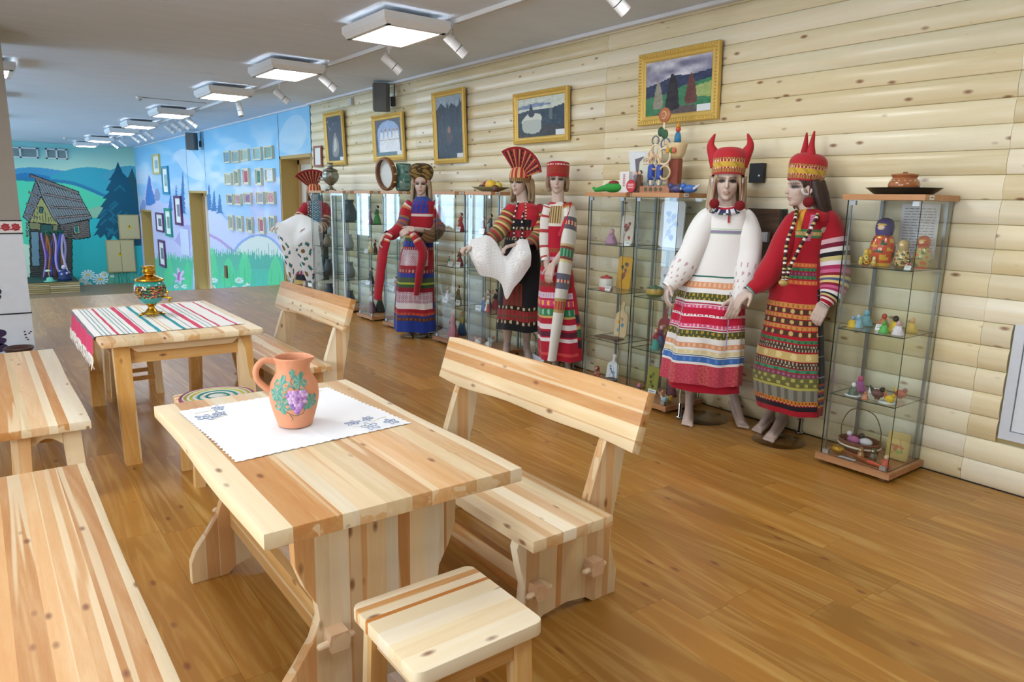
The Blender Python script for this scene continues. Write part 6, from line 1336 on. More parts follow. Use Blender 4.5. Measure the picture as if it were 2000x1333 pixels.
t = thing('carton', 'narrow white carton standing upright with red lettering', 'box', (4.24, float(onx(1222, 360, 4.24)[1]), CTOP+0.001)); mb = MB(); mb.box((-0.02, -0.05, 0), (0.02, 0.05, 0.165)); mb.build('carton_body', plain('e6e6e4', 0.5), t); mb = MB(); [mb.box((-0.0212, -0.012, 0.05+q*0.014), (-0.0202, 0.012, 0.058+q*0.014)) for q in range(7)]; o = mb.build('print', plain('c07078', 0.5), t); o['kind'] = 'stuff'
t = thing('toy_crocodile', 'bright green felt crocodile with a red patch', 'toy', (4.22, float(onx(1190, 365, 4.22)[1]), CTOP+0.001))
mb = MB(); mb.ball((0, -0.04, 0.04), (0.05, 0.10, 0.04), 16, 9); mb.capsule((0, 0.04, 0.035), (-0.01, 0.15, 0.02), 0.028, 0.016); mb.capsule((-0.01, 0.15, 0.02), (-0.01, 0.175, 0.035), 0.014, 0.012); mb.build('body', plain('2f9a3c', 0.8), t, True); mb = MB(); mb.ball((0, -0.05, 0.075), (0.035, 0.05, 0.022), 12, 8); mb.build('patch', plain('8a2f2c', 0.8), t, True)
t = thing('round_badge', 'red round sign with white lines beside the carton', 'sign', (4.165, float(onx(1232.5, 360, 4.165)[1]), CTOP+0.001)); mb = MB(); mb.M = Matrix.Translation((0, 0, 0.05)) @ Matrix.Rotation(PI/2, 4, 'Y'); mb.lathe([(0.048, -0.004), (0.05, 0), (0.048, 0.004)], seg=26); mb.build('disc', plain('c0323a', 0.4), t); mb = MB(); [mb.box((-0.0062, -0.03, 0.035+q*0.013), (-0.0042, 0.03, 0.04+q*0.013)) for q in range(3)]; o = mb.build('print', plain('e8d8d8', 0.5), t); o['kind'] = 'stuff'
mb = MB(); mb.box((-0.02, -0.02, 0), (0.02, 0.02, 0.004)); mb.build('foot', plain('c0323a', 0.4), t)
for px_, c, top, lab in ((1242, '8a7a94', 'b8c0c8', 'grey-violet standing doll before the brochures'), (1249, '5a4434', '7a5a44', 'brown robed standing doll before the brochures')):
    t = thing('doll', lab, 'doll', (4.27 if px_ < 1245 else 4.22, float(onx(px_, 355, 4.27 if px_ < 1245 else 4.22)[1]), CTOP+0.001), 0, 'dolls on the case top'); h = 0.165; mb = MB(); mb.lathe([(0.034, 0), (0.036, 0.01), (0.025, 0.07), (0.018, 0.11), (0.022, 0.13), (0.008, 0.14)], seg=14); mb.build('robe', plain(c, 0.8), t, True); mb = MB(); [mb.capsule((0, s*0.02, 0.128), (-0.004, s*0.035, 0.075), 0.008, 0.006, 8) for s in (-1, 1)]; mb.build('arms', plain(top, 0.8), t, True); faced(t, 0.152, 0.016, '5a4434')
# wooden toy tower: carousel made of rings, barrels and discs on a box
xt = 4.27; yt = float(onx(1292, 360, xt)[1]); t = thing('toy_tower', 'tall carved wooden toy with rings, disc and painted flowers', 'toy', (xt, yt, CTOP+0.001))
cream = plain('e3d2b0', 0.5)
mb = MB(); mb.box((-0.08, -0.15, 0), (0.08, 0.15, 0.05)); b = mb.build('box_base', plain('b07a5c', 0.5), t)
for q in range(4): mb = MB(); mb.M = Matrix.Translation((-0.081, 0.085-q*0.05, 0.025)) @ Matrix.Rotation(PI/2, 4, 'Y'); mb.lathe([(0.016, -0.002), (0.013, 0.003)], seg=12); mb.build('rosette', plain('5a5a3c', 0.5), b)
def ring(dy, z, r, th, h, dx=-0.04):
    mb = MB(); mb.tube([(dx, dy+r*math.cos(2*PI*s/24), z+r*math.sin(2*PI*s/24)) for s in range(25)], th, 7); mb.build('ring', plain(h, 0.5), t, True)
for a in ((0.05, 0.39, 0.032, 0.006, '6f7f8a'), (0.045, 0.315, 0.043, 0.008, 'e3d2b0'), (0.04, 0.225, 0.05, 0.009, 'c8a078'), (-0.05, 0.36, 0.042, 0.006, '6a7a9a'), (-0.045, 0.27, 0.06, 0.008, 'e3d2b0'), (0.07, 0.085, 0.035, 0.007, '5a7088'), (0.0, 0.085, 0.035, 0.007, '6a7888'), (-0.06, 0.15, 0.05, 0.008, 'd8c096')): ring(*a)
for dy, z0, z1, r, h in ((0.085, 0.05, 0.10, 0.012, 'e3d2b0'), (0.085, 0.12, 0.19, 0.028, '2f4fa8'), (0.0, 0.12, 0.19, 0.026, '2f4fa8'), (0.0, 0.05, 0.12, 0.012, 'e3d2b0'), (0.09, 0.19, 0.33, 0.014, 'e3c8a8'), (0.0, 0.19, 0.35, 0.014, 'e8d8b8'), (-0.02, 0.35, 0.52, 0.009, 'e3d2b0')):
    mb = MB(); mb.capsule((-0.03, dy, z0), (-0.03, dy, z1), r, r, 12); mb.build('spindle', plain(h, 0.5), t, True)
mb = MB(); mb.M = Matrix.Translation((-0.03, -0.02, 0.57)) @ Matrix.Rotation(PI/2, 4, 'Y'); mb.lathe([(0.052, -0.008), (0.056, 0), (0.052, 0.008)], seg=28); d_ = mb.build('top_disc', plain('b8744c', 0.45), t, True)
mb = MB(); mb.tube([(-0.04, -0.02+0.022*math.cos(a), 0.57+0.026*math.sin(a)) for a in np.linspace(0.6, 5.4, 16)], 0.006, 6); mb.build('carving', plain('dcb08a', 0.5), d_, True)
for z_, dy in ((0.43, -0.04), (0.45, 0.0)): mb = MB(); mb.ball((-0.04, dy, z_), (0.014, 0.03, 0.036), 12, 8); mb.build('leaf_disc', plain('2f5a3c', 0.5), t, True)
mb = MB(); mb.lathe([(0.035, 0), (0.06, 0.03), (0.075, 0.10), (0.078, 0.115), (0.07, 0.112), (0.05, 0.03)], (0.02, -0.115, 0.25), 24); bw_ = mb.build('bowl', plain('dcc498', 0.4), t, True)
for dy, h in ((-0.085, 'd89a2c'), (-0.125, '4a7a34'), (-0.145, 'c8644a')): mb = MB(); mb.ball((-0.05, dy, 0.31), (0.012, 0.02, 0.022), 10, 7); mb.build('painted_flower', plain(h, 0.5), bw_, True)
mb = MB(); mb.box((0.0, -0.15, 0.0), (0.05, -0.06, 0.25)); mb.build('back_board', plain('8a4434', 0.5), t)
fg = MB(); fg.lathe([(0.026, 0), (0.024, 0.05), (0.015, 0.08)], (0.02, -0.115, 0.365), 12); f_ = fg.build('little_figure', plain('3a84b0', 0.5), t, True); fg = MB(); fg.ball((0.02, -0.115, 0.465), 0.02, 10, 8); fg.build('figure_head', plain('c8503c', 0.5), f_, True); fg = MB(); fg.lathe([(0.018, 0), (0.003, 0.04)], (0.02, -0.115, 0.48), 10); fg.build('figure_cap', plain('d8a02c', 0.5), f_, True)
for px_, x_, c, lab in ((1322, 4.2, '4a4a78', 'dark violet clay whistle right of the toy tower'), (1334, 4.27, '6a5a4c', 'brown clay whistle right of the toy tower'), (1347, 4.2, '3a6ab8', 'bright blue clay whistle right of the toy tower')):
    t = thing('clay_whistle', lab, 'figurine', (x_, float(onx(px_, 370, x_)[1]), CTOP+0.001), 0.6, 'clay whistles on the case top'); mb = MB(); mb.ball((0, 0, 0.03), (0.03, 0.055, 0.03), 14, 8); mb.ball((-0.005, 0.045, 0.05), 0.022, 10, 8); mb.build('body', plain(c, 0.4), t, True); mb = MB(); mb.capsule((-0.02, -0.03, 0.03), (-0.045, -0.07, 0.055), 0.010, 0.008); mb.build('mouthpiece', plain('d0d4d8', 0.5), t, True)
# ================================================================== mannequins in folk costume
SKIN = hx('c6b0a4'); skin_mat = vcol(0.5, name='mannequin_skin', spec=0.4)
chrome = plain('b8bcc0', 0.15, 1.0); base_glass = glass_mat((0.86, 0.84, 0.78), 'smoked_glass', 1.5)
def remesh(mb, voxel, name):
    me = bpy.data.meshes.new('tmp'); me.from_pydata(mb.v, [], mb.f); me.update()
    bm = bmesh.new(); bm.from_mesh(me); bmesh.ops.recalc_face_normals(bm, faces=bm.faces[:]); bm.to_mesh(me); bm.free()
    o = bpy.data.objects.new('tmp', me); C.objects.link(o)
    md = o.modifiers.new('r', 'REMESH'); md.mode = 'VOXEL'; md.voxel_size = voxel; md.use_smooth_shade = True
    sm = o.modifiers.new('s', 'SMOOTH'); sm.factor = 0.5; sm.iterations = 4
    dg = bpy.context.evaluated_depsgraph_get(); dg.update()
    res = bpy.data.meshes.new_from_object(o.evaluated_get(dg)); res.name = name
    bpy.data.objects.remove(o); bpy.data.meshes.remove(me); return res
def color_mesh(me, fn):
    """per-vertex colour from fn(coords Nx3) -> Nx3 sRGB"""
    co = np.zeros(len(me.vertices)*3, np.float32); me.vertices.foreach_get('co', co); co = co.reshape(-1, 3)
    c = np.clip(fn(co), 0, 1); c = np.where(c <= 0.04045, c/12.92, ((c+0.055)/1.055)**2.4)
    at = me.color_attributes.new('Col', 'FLOAT_COLOR', 'POINT'); b = np.ones((len(co), 4), np.float32); b[:, :3] = c; at.data.foreach_set('color', b.ravel())
class Man:
    """pos: foot point; facing: angle of the chest direction (radians, world)"""
    def __init__(s, label, pos, facing, group='mannequins in folk costume'):
        s.pos = np.array(pos, float); s.D = math.hypot(*pos); s.t = thing('mannequin', label, 'mannequin', (pos[0], pos[1], 0), 0, group)
        s.e2 = Vector((math.cos(facing), math.sin(facing), 0)); s.e1 = Vector((-s.e2.y, s.e2.x, 0))   # e1: image right when facing the viewer
        s.vd = Vector((pos[0]/s.D, pos[1]/s.D, 0)); s.r = Vector((s.vd.y, -s.vd.x, 0)); s.parts = MB(); s.O = Vector((pos[0], pos[1], 0))
        s.cosv = abs(s.e2.dot(s.vd)); s.sinv = math.sqrt(max(0, 1-s.cosv**2))
    def pt(s, px, py, d=0.0):
        return Vector(atdist(px, py, s.D-d)) - s.O
    def wpx(s, n, py=500):   # pixels -> metres at this distance
        return n*s.D*math.cos(PITCH)*1.0/FPX/ max(0.5, math.cos(0)) * 0.985
    def cap(s, a, b, r0, r1): s.parts.capsule(a, b, r0, r1, 12)
    def head(s, px, py, yaw, d=0.0, hs=1.15, tilt=0.0, neck_to=None):
        """px,py: point between the eyes' level at the head's centre; yaw: world angle of the nose"""
        c = s.pt(px, py, d); f = Vector((math.cos(yaw), math.sin(yaw), 0)); sd = Vector((-f.y, f.x, 0)); u = Vector((0, 0, 1))
        if tilt: f, u = (f*math.cos(tilt)-u*math.sin(tilt)), (u*math.cos(tilt)+f*math.sin(tilt))
        s.hc, s.hf, s.hsd, s.hu, s.hs = c, f, sd, u, hs
        P = lambda a, b, e: c + (f*a + sd*b + u*e)*hs
        R_ = Matrix((f, sd, u)).transposed()
        E = lambda a, b, e, rf, rs_, ru: s.parts.ball(P(a, b, e), (rf*hs, rs_*hs, ru*hs), 18, 12, R=R_)
        E(-0.012, 0, 0.032, 0.094, 0.075, 0.086); E(0.018, 0, -0.028, 0.068, 0.060, 0.085); E(0.040, 0, -0.085, 0.036, 0.036, 0.030); E(0.058, 0, -0.100, 0.020, 0.022, 0.016)
        E(0.070, 0, 0.020, 0.018, 0.048, 0.014); E(0.04, 0.030, -0.028, 0.034, 0.030, 0.036); E(0.04, -0.030, -0.028, 0.034, 0.030, 0.036)
        s.parts.capsule(P(0.080, 0, 0.01), P(0.097, 0, -0.034), 0.008*hs, 0.0115*hs, 10); E(0.078, 0, -0.061, 0.012, 0.022, 0.0065); E(0.077, 0, -0.072, 0.012, 0.018, 0.0075)
        for q in (-1, 1): E(-0.012, q*0.074, -0.01, 0.018, 0.008, 0.03)
        nb = neck_to if neck_to is not None else c - u*0.2*hs
        s.parts.capsule(P(-0.02, 0, -0.06), nb, 0.052*hs, 0.058*hs, 14); s.P = P
    def hand(s, w, d, n, side=1, curl=0.5, sc=1.1):
        """w wrist, d finger direction, n back-of-hand normal, side: which side the thumb leaves"""
        d = d.normalized(); n = (n - d*n.dot(d)).normalized(); a = d.cross(n).normalized()*side
        for q, off in enumerate((-0.030, -0.010, 0.010, 0.029)):
            k = w + d*0.082*sc + a*off*sc; s.cap(w + a*off*0.6*sc, k, 0.013*sc, 0.0115*sc)
            L = (0.058, 0.072, 0.078, 0.07)[q]*sc; d1 = (d*math.cos(curl)-n*math.sin(curl)); d2 = (d*math.cos(curl*2.1)-n*math.sin(curl*2.1)); d3 = (d*math.cos(curl*2.8)-n*math.sin(curl*2.8))
            p1 = k+d1*L*0.45; p2 = p1+d2*L*0.33; p3 = p2+d3*L*0.26; s.cap(k, p1, 0.0095*sc, 0.009*sc); s.cap(p1, p2, 0.009*sc, 0.0082*sc); s.cap(p2, p3, 0.0082*sc, 0.007*sc)
        b = w + d*0.022*sc + a*0.028*sc; td = (d*0.72+a*0.62-n*0.25).normalized(); m1 = b+td*0.045*sc; s.cap(b, m1, 0.0135*sc, 0.011*sc); s.cap(m1, m1+(td*0.7+d*0.5-n*0.2).normalized()*0.04*sc, 0.0105*sc, 0.0085*sc)
    def foot(s, ankle, toe, up=0.05, sc=1.1):
        """ankle, toe: floor-projected positions; toes at the floor, heel raised by up"""
        t = (toe-ankle); t.z = 0; L = t.length; t.normalize(); a = Vector((-t.y, t.x, 0))
        an = Vector((ankle.x, ankle.y, 0.105+up)); heel = Vector((ankle.x, ankle.y, 0.03+up*0.9)) - t*0.03
        ball = Vector((toe.x, toe.y, 0.018)) - t*0.055
        s.cap(an, heel, 0.033*sc, 0.029*sc); s.cap(an, ball+Vector((0, 0, 0.014)), 0.034*sc, 0.021*sc)
        for o in (-0.022, 0.0, 0.022): s.cap(heel, ball+a*o*sc, 0.026*sc, 0.0165*sc)
        for q, o in enumerate((-0.032, -0.017, -0.003, 0.011, 0.028)): s.cap(ball+a*o*0.8*sc, ball+a*o*sc+t*(0.036, 0.042, 0.046, 0.05, 0.055)[q]*sc+Vector((0, 0, -0.006)), 0.012*sc, (0.0078, 0.0082, 0.0086, 0.009, 0.0125)[q]*sc)
        return an
    def leg(s, hip, ankle, toe, up=0.05):
        an = s.foot(ankle, toe, up); knee = hip*0.5+an*0.5 + s.e2*0.03; knee.z = 0.52; s.cap(hip, knee, 0.062, 0.054); s.cap(knee, knee*0.6+an*0.4-s.e2*0.012, 0.054, 0.056); s.cap(knee*0.6+an*0.4-s.e2*0.012, an, 0.056, 0.034)
    def arm(s, sh, el, wr): s.cap(sh, el, 0.04, 0.038); s.cap(el, wr, 0.041, 0.027)
    def body(s, cx, lip='a8766c'):
        """cx: (pelvis, chest) centres"""
        pe, ch = cx
        s.parts.ball(pe, (0.09, 0.09, 0.11), 18, 12); s.cap(pe, ch, 0.07, 0.065); s.cap(ch-s.e1*0.09, ch+s.e1*0.09, 0.055, 0.055)
        me = remesh(s.parts, 0.0052, 'body')
        co = np.zeros(len(me.vertices)*3, np.float32); me.vertices.foreach_get('co', co); co = co.reshape(-1, 3).astype(float)
        q = (co-np.array(s.hc))/s.hs; A = q@np.array(s.hf); B = q@np.array(s.hsd); U = q@np.array(s.hu)
        hm = (A > 0.02) & (U > -0.12) & (U < 0.12) & (abs(B) < 0.1)
        for sg in (-1, 1):
            g = np.exp(-(((B-sg*0.033)/0.019)**2+((U-0.0)/0.013)**2))*hm; co -= np.outer(g*0.012*s.hs, np.array(s.hf))
            g = np.exp(-(((B-sg*0.033)/0.011)**2+((U-0.0)/0.007)**2))*hm; co += np.outer(g*0.006*s.hs, np.array(s.hf))
        me.vertices.foreach_set('co', co.astype(np.float32).ravel()); me.update()
        def fn(_):
            c = np.tile(np.array(SKIN), (len(co), 1))
            def put(mask, h, a=1.0): c[mask] = c[mask]*(1-a)+np.array(hx(h))*a
            ab = np.minimum(abs(B-0.033), abs(B+0.033)); 
            put(hm & ((ab/0.027)**2+((U-0.003)/0.015)**2 < 1), '84746e', 0.7); put(hm & ((ab/0.020)**2+((U)/0.0085)**2 < 1), '2c2624', 0.95)
            put(hm & (ab < 0.024) & (abs(U-0.024+8*(ab)**2) < 0.0042), '6a5548', 0.8); put(hm & (A > 0.055) & ((B/0.022)**2+((U+0.066)/0.010)**2 < 1), lip, 0.6)
            return c
        color_mesh(me, fn); o = mobj('body', me, skin_mat, s.t); return o
    # ---- garments
    def dress(s, name, sil, colf, k=0.72, pleat=0.0, npl=14, step=1.6, seg=128, pz=(0, 1), mat=None, hem=0.0, e=1.0, smooth=True, off=(0, 0)):
        """sil: (py, xl, xr) silhouette rows; colf(py, phi) -> hex or rgb; phi 0 = chest side"""
        py0, py1 = sil[0][0], sil[-1][0]; n = max(3, int((py1-py0)/step)); rows = np.linspace(py0, py1, n+1)
        S = np.array(sil, float); xl = np.interp(rows, S[:, 0], S[:, 1]); xr = np.interp(rows, S[:, 0], S[:, 2])
        w = math.sqrt(s.cosv**2+(k*s.sinv)**2); P = np.zeros((n+1, seg+1, 3)); img = np.zeros((n, seg, 3))
        ph = np.linspace(-PI, PI, seg+1)
        for i in range(n+1):
            c = s.pt((xl[i]+xr[i])/2, rows[i]); a = s.wpx((xr[i]-xl[i])/2)/w
            t = i/n; tt = min(1, max(0, (t-pz[0])/(pz[1]-pz[0]))); am = 1+pleat*tt*np.cos(npl*ph+0.6*math.sin(2*t))*0.5+pleat*tt*0.35*np.cos(npl*0.43*ph+1)
            for j in range(seg+1):
                v = c + s.e1*(a*am[j]*math.sin(ph[j])) + s.e2*(a*k*am[j]*math.cos(ph[j]))
                P[i, j] = (v.x+off[0], v.y+off[1], v.z + hem*tt*math.cos(npl*0.5*ph[j]))
        P[:, -1] = P[:, 0]
        for i in range(n):
            pm = (rows[i]+rows[i+1])/2
            for j in range(seg):
                c = colf(pm, (ph[j]+ph[j+1])/2); img[i, j] = hx(c) if isinstance(c, str) else c
        return painted_grid(name, P, img, mat or vcol(0.85, 0.25, 400, 0.2, name='woven_cloth'), s.t)
    def sleeve(s, name, path, colf, mat=None, seg=26, flat=1.0, n=8):
        """path: (px, py, d, r_px)"""
        pts = catmull([s.pt(a, b, c) for a, b, c, r in path], n); rr = catmull([(s.wpx(r), 0, 0) for a, b, c, r in path], n); N = len(pts)
        mb = MB(); mb.tube(pts, [v.x*(1+0.035*math.sin(i/N*26)) for i, v in enumerate(rr)], seg, False, lambda i, j: (lambda c: hx(c) if isinstance(c, str) else c)(colf((i+0.5)/(N-1), j/seg)), flat)
        return mb.build(name, mat or vcol(0.85, 0.25, 400, 0.2, name='woven_cloth'), s.t, True)
    def stand(s, px, py, r=0.17, pole=None):
        c = Vector(onz(px, py, 0)) - s.O; c.z = 0
        mb = MB(); mb.lathe([(r-0.004, 0.0005), (r, 0.003), (r, 0.006), (r-0.004, 0.008), (0.001, 0.008)], (c.x, c.y, 0), 48); mb.build('stand_base', base_glass, s.t, True)
        p = pole if pole is not None else c + s.e1*0.12
        mb = MB(); mb.tube([(p.x, p.y, 0.008), (p.x, p.y, 0.02), (p.x, p.y, 0.022), (p.x, p.y, 0.12)], [0.03, 0.028, 0.012, 0.012], 14); mb.tube(catmull([(p.x, p.y, 0.1), (p.x, p.y, 0.24), (p.x*0.6, p.y*0.6, 0.36), (p.x*0.55, p.y*0.55, 0.5)], 5), 0.009, 10); mb.build('stand_pole', chrome, s.t, True)
    def hair(s, locks, col, voxel=0.007):
        """locks: list of (list of (a,b,u) head-local points, r0, r1)"""
        mb = MB(); R_ = Matrix((s.hf, s.hsd, s.hu)).transposed()
        mb.ball(s.P(-0.02, 0, 0.04), (0.095*s.hs, 0.083*s.hs, 0.088*s.hs), 18, 12, R=R_)
        for pts, r0, r1 in locks:
            pp_ = catmull([s.P(*p) for p in pts], 4); n = len(pp_); mb.tube(pp_, [(r0+(r1-r0)*i/(n-1))*s.hs for i in range(n)], 8)
        me = remesh(mb, voxel, 'hair'); base = np.array(hx(col))
        def fn(co):
            q = (co-np.array(s.hc)); k = np.sin((q@np.array(s.hsd))*330+np.sin(q[:, 2]*30)*1.5)*0.10+np.sin((q@np.array(s.hf))*270)*0.07; return base[None, :]*(1+k[:, None])
        color_mesh(me, fn); return mobj('hair', me, vcol(0.5, name='hair', spec=0.4), s.t)
    def revolve(s, name, prof, colf=None, mat=None, seg=72, sf=1.0, ss=1.0, off=(0, 0, 0), tilt=0.0):
        """prof: (r, u) around the head's axis in head units"""
        rings = []
        for r, u in prof:
            ring = []
            for j in range(seg):
                a = 2*PI*j/seg; f_, b_ = r*sf*math.cos(a), r*ss*math.sin(a)
                ring.append(s.P(off[0]+f_*math.cos(tilt)-u*math.sin(tilt), off[1]+b_, off[2]+u*math.cos(tilt)+f_*math.sin(tilt)))
            rings.append(ring)
        mb = MB(); mb.loft(rings, False, True, (lambda i, j: (lambda c: hx(c) if isinstance(c, str) else c)(colf(i/(len(prof)-1), j/seg))) if colf else None)
        mb.face(list(range((len(prof)-1)*seg, len(prof)*seg)), hx(colf(0.999, 0)) if colf else None)
        return mb.build(name, mat or vcol(0.8, 0.25, 300, 0.2, name='headdress_cloth'), s.t, True)
def band_lookup(bands, default):
    def f(py, phi):
        for a, b, c in bands:
            if a <= py < b:
                if isinstance(c, tuple):   # (colour, motif colour, repeats)
                    k = math.sin(phi*c[2])*math.sin((py-a)/(b-a)*PI*(c[3] if len(c) > 3 else 1)); return c[1] if k > 0.35 else c[0]
                return c
        return default(py, phi) if callable(default) else default
    return f
def dense(pr, n=6): return [(v.x, v.y) for v in catmull([(r, u, 0) for r, u in pr], n)]
long_locks = lambda dn, side=1: [([(0.02, q*0.075, 0.05), (-0.005, q*0.092, -0.04), (0.0, q*0.098, -0.13), (0.015, q*0.10, dn)], 0.024, 0.014) for q in (-1, 1)] + [([(-0.04, q*0.085, 0.03), (-0.06, q*0.095, -0.06), (-0.06, q*0.105, -0.16), (-0.03, q*0.11, dn+0.01)], 0.03, 0.016) for q in (-1, 1)] + [([(-0.09, b, 0.02), (-0.105, b*1.2, -0.08), (-0.10, b*1.3, -0.17), (-0.09, b*1.4, dn-0.02)], 0.035, 0.018) for b in (-0.06, -0.02, 0.02, 0.06)]
FACE_WALL = PI    # chest turned straight out from the wall (towards -x)
# ------------------------------------------------------------------ white dress, horned red headdress
m5 = Man('mannequin in a white folk dress and horned red headdress', (4.20, 3.15), PI+0.45)
D5 = m5
m5.head(1421, 355, PI+0.62, 0.02, 1.12, neck_to=m5.pt(1420, 420))
SHL, SHR = m5.pt(1384, 428), m5.pt(1452, 428)
ELL, WRL = m5.pt(1345, 505, 0.06), m5.pt(1307, 556, 0.12); ELR, WRR = m5.pt(1462, 515, 0.05), m5.pt(1443, 580, 0.16)
m5.arm(SHL, ELL, WRL); m5.arm(SHR, ELR, WRR)
m5.hand(WRL, m5.pt(1301, 582, 0.16)-WRL, -m5.e1*0.8+m5.e2*0.4, -1, 0.35); m5.hand(WRR, m5.pt(1434, 604, 0.2)-WRR, m5.e2+m5.e1*0.3, 1, 0.4)
fl_ = Vector(onz(1345, 812, 0))-m5.O; fl_.z = 0; ft_ = Vector(onz(1342, 834, 0))-m5.O; ft_.z = 0; fr_ = Vector(onz(1425, 800, 0))-m5.O; fr_.z = 0; frt = Vector(onz(1452, 838, 0))-m5.O; frt.z = 0
hipz = Vector((0, 0, 0.95))
m5.leg(m5.pt(1382, 560)-m5.e1*0.08, fl_, ft_, 0.055); m5.leg(m5.pt(1398, 560)+m5.e1*0.08, fr_, frt, 0.075)
m5.body((m5.pt(1402, 545), m5.pt(1418, 440)), 'a5746a')
W5 = 'e9e8e6'
b5 = band_lookup([(537, 540, '2f6a60'), (548, 560, ('d99a72', 'e6b898', 40)), (569, 583, ('4f5530', 'b89a3a', 44, 1.6)), (588, 590, 'b03a5c'), (592, 598, ('d85a86', 'ecc0cc', 50)), (598, 610, 'c4193c'), (610, 614, ('efe6e8', 'a83a50', 60)), (614, 628, 'c4193c'), (628, 634, ('d85a86', 'ecc0cc', 50)), (636, 638, 'b03a5c'), (640, 654, ('4f5530', 'b89a3a', 44, 1.6)), (664, 673, ('d99a72', 'e6b898', 40)), (677, 685, ('dccfa0', 'e6dcb8', 30)), (686, 688, '2f5a58'), (690, 700, ('3f6fb8', '5a86c8', 30)), (706, 748, None)], W5)
def c5(py, phi):
    if py >= 704:
        k = math.sin(phi*34+py*0.8)*math.sin(py*0.9-phi*30); return hx('c85464') if k > 0.25 else hx('b83a50') if k > -0.3 else hx('d0705c') if math.sin(phi*7) > 0.6 else hx('c4485a')
    if 565 < py < 668 and abs(math.sin(phi*2.2+1.57)) < 0.045 and abs(phi) < 1.7: return hx('a08ab8') if math.sin(py*1.3) > 0 else hx('c8b8d4')
    if py < 540 and 447 < py < 457 and abs(phi) < 1.15: return hx('8f86a4') if 450 < py < 455 else hx('a8d0a4') if py < 448.4 or py > 455.8 else hx(W5)
    return b5(py, phi)
m5.dress('dress', [(403, 1397, 1444), (410, 1384, 1456), (422, 1378, 1461), (445, 1374, 1460), (470, 1366, 1456), (500, 1354, 1453), (540, 1338, 1451), (571, 1325, 1452), (620, 1313, 1452), (663, 1303, 1451), (700, 1295, 1449), (742, 1288, 1446)], c5, 0.62, 0.085, 11, 1.5, 160, (0.3, 0.8), hem=0.006)
m5.dress('underskirt', [(715, 1302, 1438), (758, 1303, 1441)], lambda a, b: 'b81430', 0.6, 0.05, 8, 3, 96)
def sl5(t, u): 
    if t > 0.93: return 'f1f0ee'
    k = math.sin(t*46)*math.sin(u*62+t*9); return 'c2a0aa' if (k > 0.7 and t > 0.25 and math.sin(t*13) > -0.2) else W5
m5.sleeve('sleeve', [(1392, 420, 0, 16), (1376, 436, 0.0, 23), (1352, 490, 0.05, 24), (1326, 535, 0.09, 22), (1310, 555, 0.11, 15), (1303, 562, 0.12, 13)], sl5, seg=60, n=18)
m5.sleeve('sleeve', [(1446, 420, 0, 16), (1458, 438, 0.0, 22), (1464, 490, 0.04, 23), (1456, 545, 0.1, 21), (1446, 580, 0.15, 15), (1442, 592, 0.16, 14)], sl5, seg=60, n=18)
m5.sleeve('sleeve_lining', [(1372, 470, -0.02, 10), (1356, 510, 0.0, 12), (1330, 545, 0.04, 10), (1314, 560, 0.08, 6)], lambda t, u: 'b0202c')
def collar(t, u): return 'b81c30' if t < 0.2 else ('e8e8ee' if math.sin(u*90) > 0.2 else '34305a') if t < 0.6 else ('2f4a44' if math.sin(u*60) > 0 else 'c8c0c8')
mb = MB(); n = 40; rr_ = [(0.068, 0.04), (0.078, 0.028), (0.088, 0.016), (0.098, 0.004), (0.108, -0.008)]
cN = m5.pt(1420, 409); mb.loft([[cN + (m5.e1*math.sin(2*PI*j/n)*a*1.05 + m5.e2*(math.cos(2*PI*j/n)*a*1.0+0.015)) + Vector((0, 0, b-0.03*max(0, math.cos(2*PI*j/n)))) for j in range(n)] for a, b in rr_], False, True, lambda i, j: hx(collar(i/4, j/n))); mb.build('beaded_collar', vcol(0.6, 0.6, 300, name='beads'), m5.t, True)
mb = MB(); p0 = m5.pt(1424, 420, 0.11); mb.box((p0-m5.e1*0.006-m5.e2*0.004)[:], (p0+m5.e1*0.006+m5.e2*0.004-Vector((0, 0, 0.055)))[:]); mb.build('neck_tie', plain('b03038', 0.7), m5.t)
def horned(m, spread, ht, curve, hr=0.05):
    def cf(t, u):
        if t < 0.05: return 'a8202a'
        if t < 0.12: return '8a5a34' if math.sin(u*2*PI*40) > 0 else 'b8804a'
        if t < 0.165: return ('d8c0a0' if math.sin(u*2*PI*34) > 0.2 else '9a2a2c')
        if t < 0.275: return 'c9a43c' if math.sin(u*60+t*30) > -0.6 else 'b08a30'
        if t < 0.32: return ('d8c0a0' if math.sin(u*2*PI*34) > 0.2 else '9a2a2c')
        if t < 0.39: return '8a5a34' if math.sin(u*2*PI*40) > 0 else 'b8804a'
        return 'b0222c'
    m.revolve('headdress', dense([(0.104, 0.018), (0.108, 0.05), (0.112, 0.09), (0.113, 0.12), (0.106, 0.15), (0.078, 0.178), (0.035, 0.188), (0.004, 0.19)], 5), cf, sf=1.0, ss=0.93, off=(-0.008, 0, 0.016), tilt=0.10, seg=96)
    for q in (-1, 1):
        mb_ = MB(); pts = catmull([m.P(*p) for p in ((-0.01, q*0.06, 0.11), (-0.01, q*(0.076+curve*0.6), 0.155), (-0.01, q*(spread+curve*0.5), 0.17+ht*0.5), (-0.015, q*spread*0.9, 0.19+ht))], 6); N = len(pts); mb_.tube(pts, [(hr*(1-i/(N-1))+0.004)*m.hs for i in range(N)], 14); mb_.build('horn', plain('b0222c', 0.85, bump=0.1, bscale=200), m.t, True)
horned(m5, 0.105, 0.095, 0.02, 0.056)
m5.hair([([(0.045, q*0.062, 0.05), (0.025, q*0.08, -0.03), (0.02, q*0.088, -0.13), (0.03, q*0.09, -0.2)], 0.014, 0.008) for q in (-1, 1)] + long_locks(-0.2)[2:], 'b09a80')
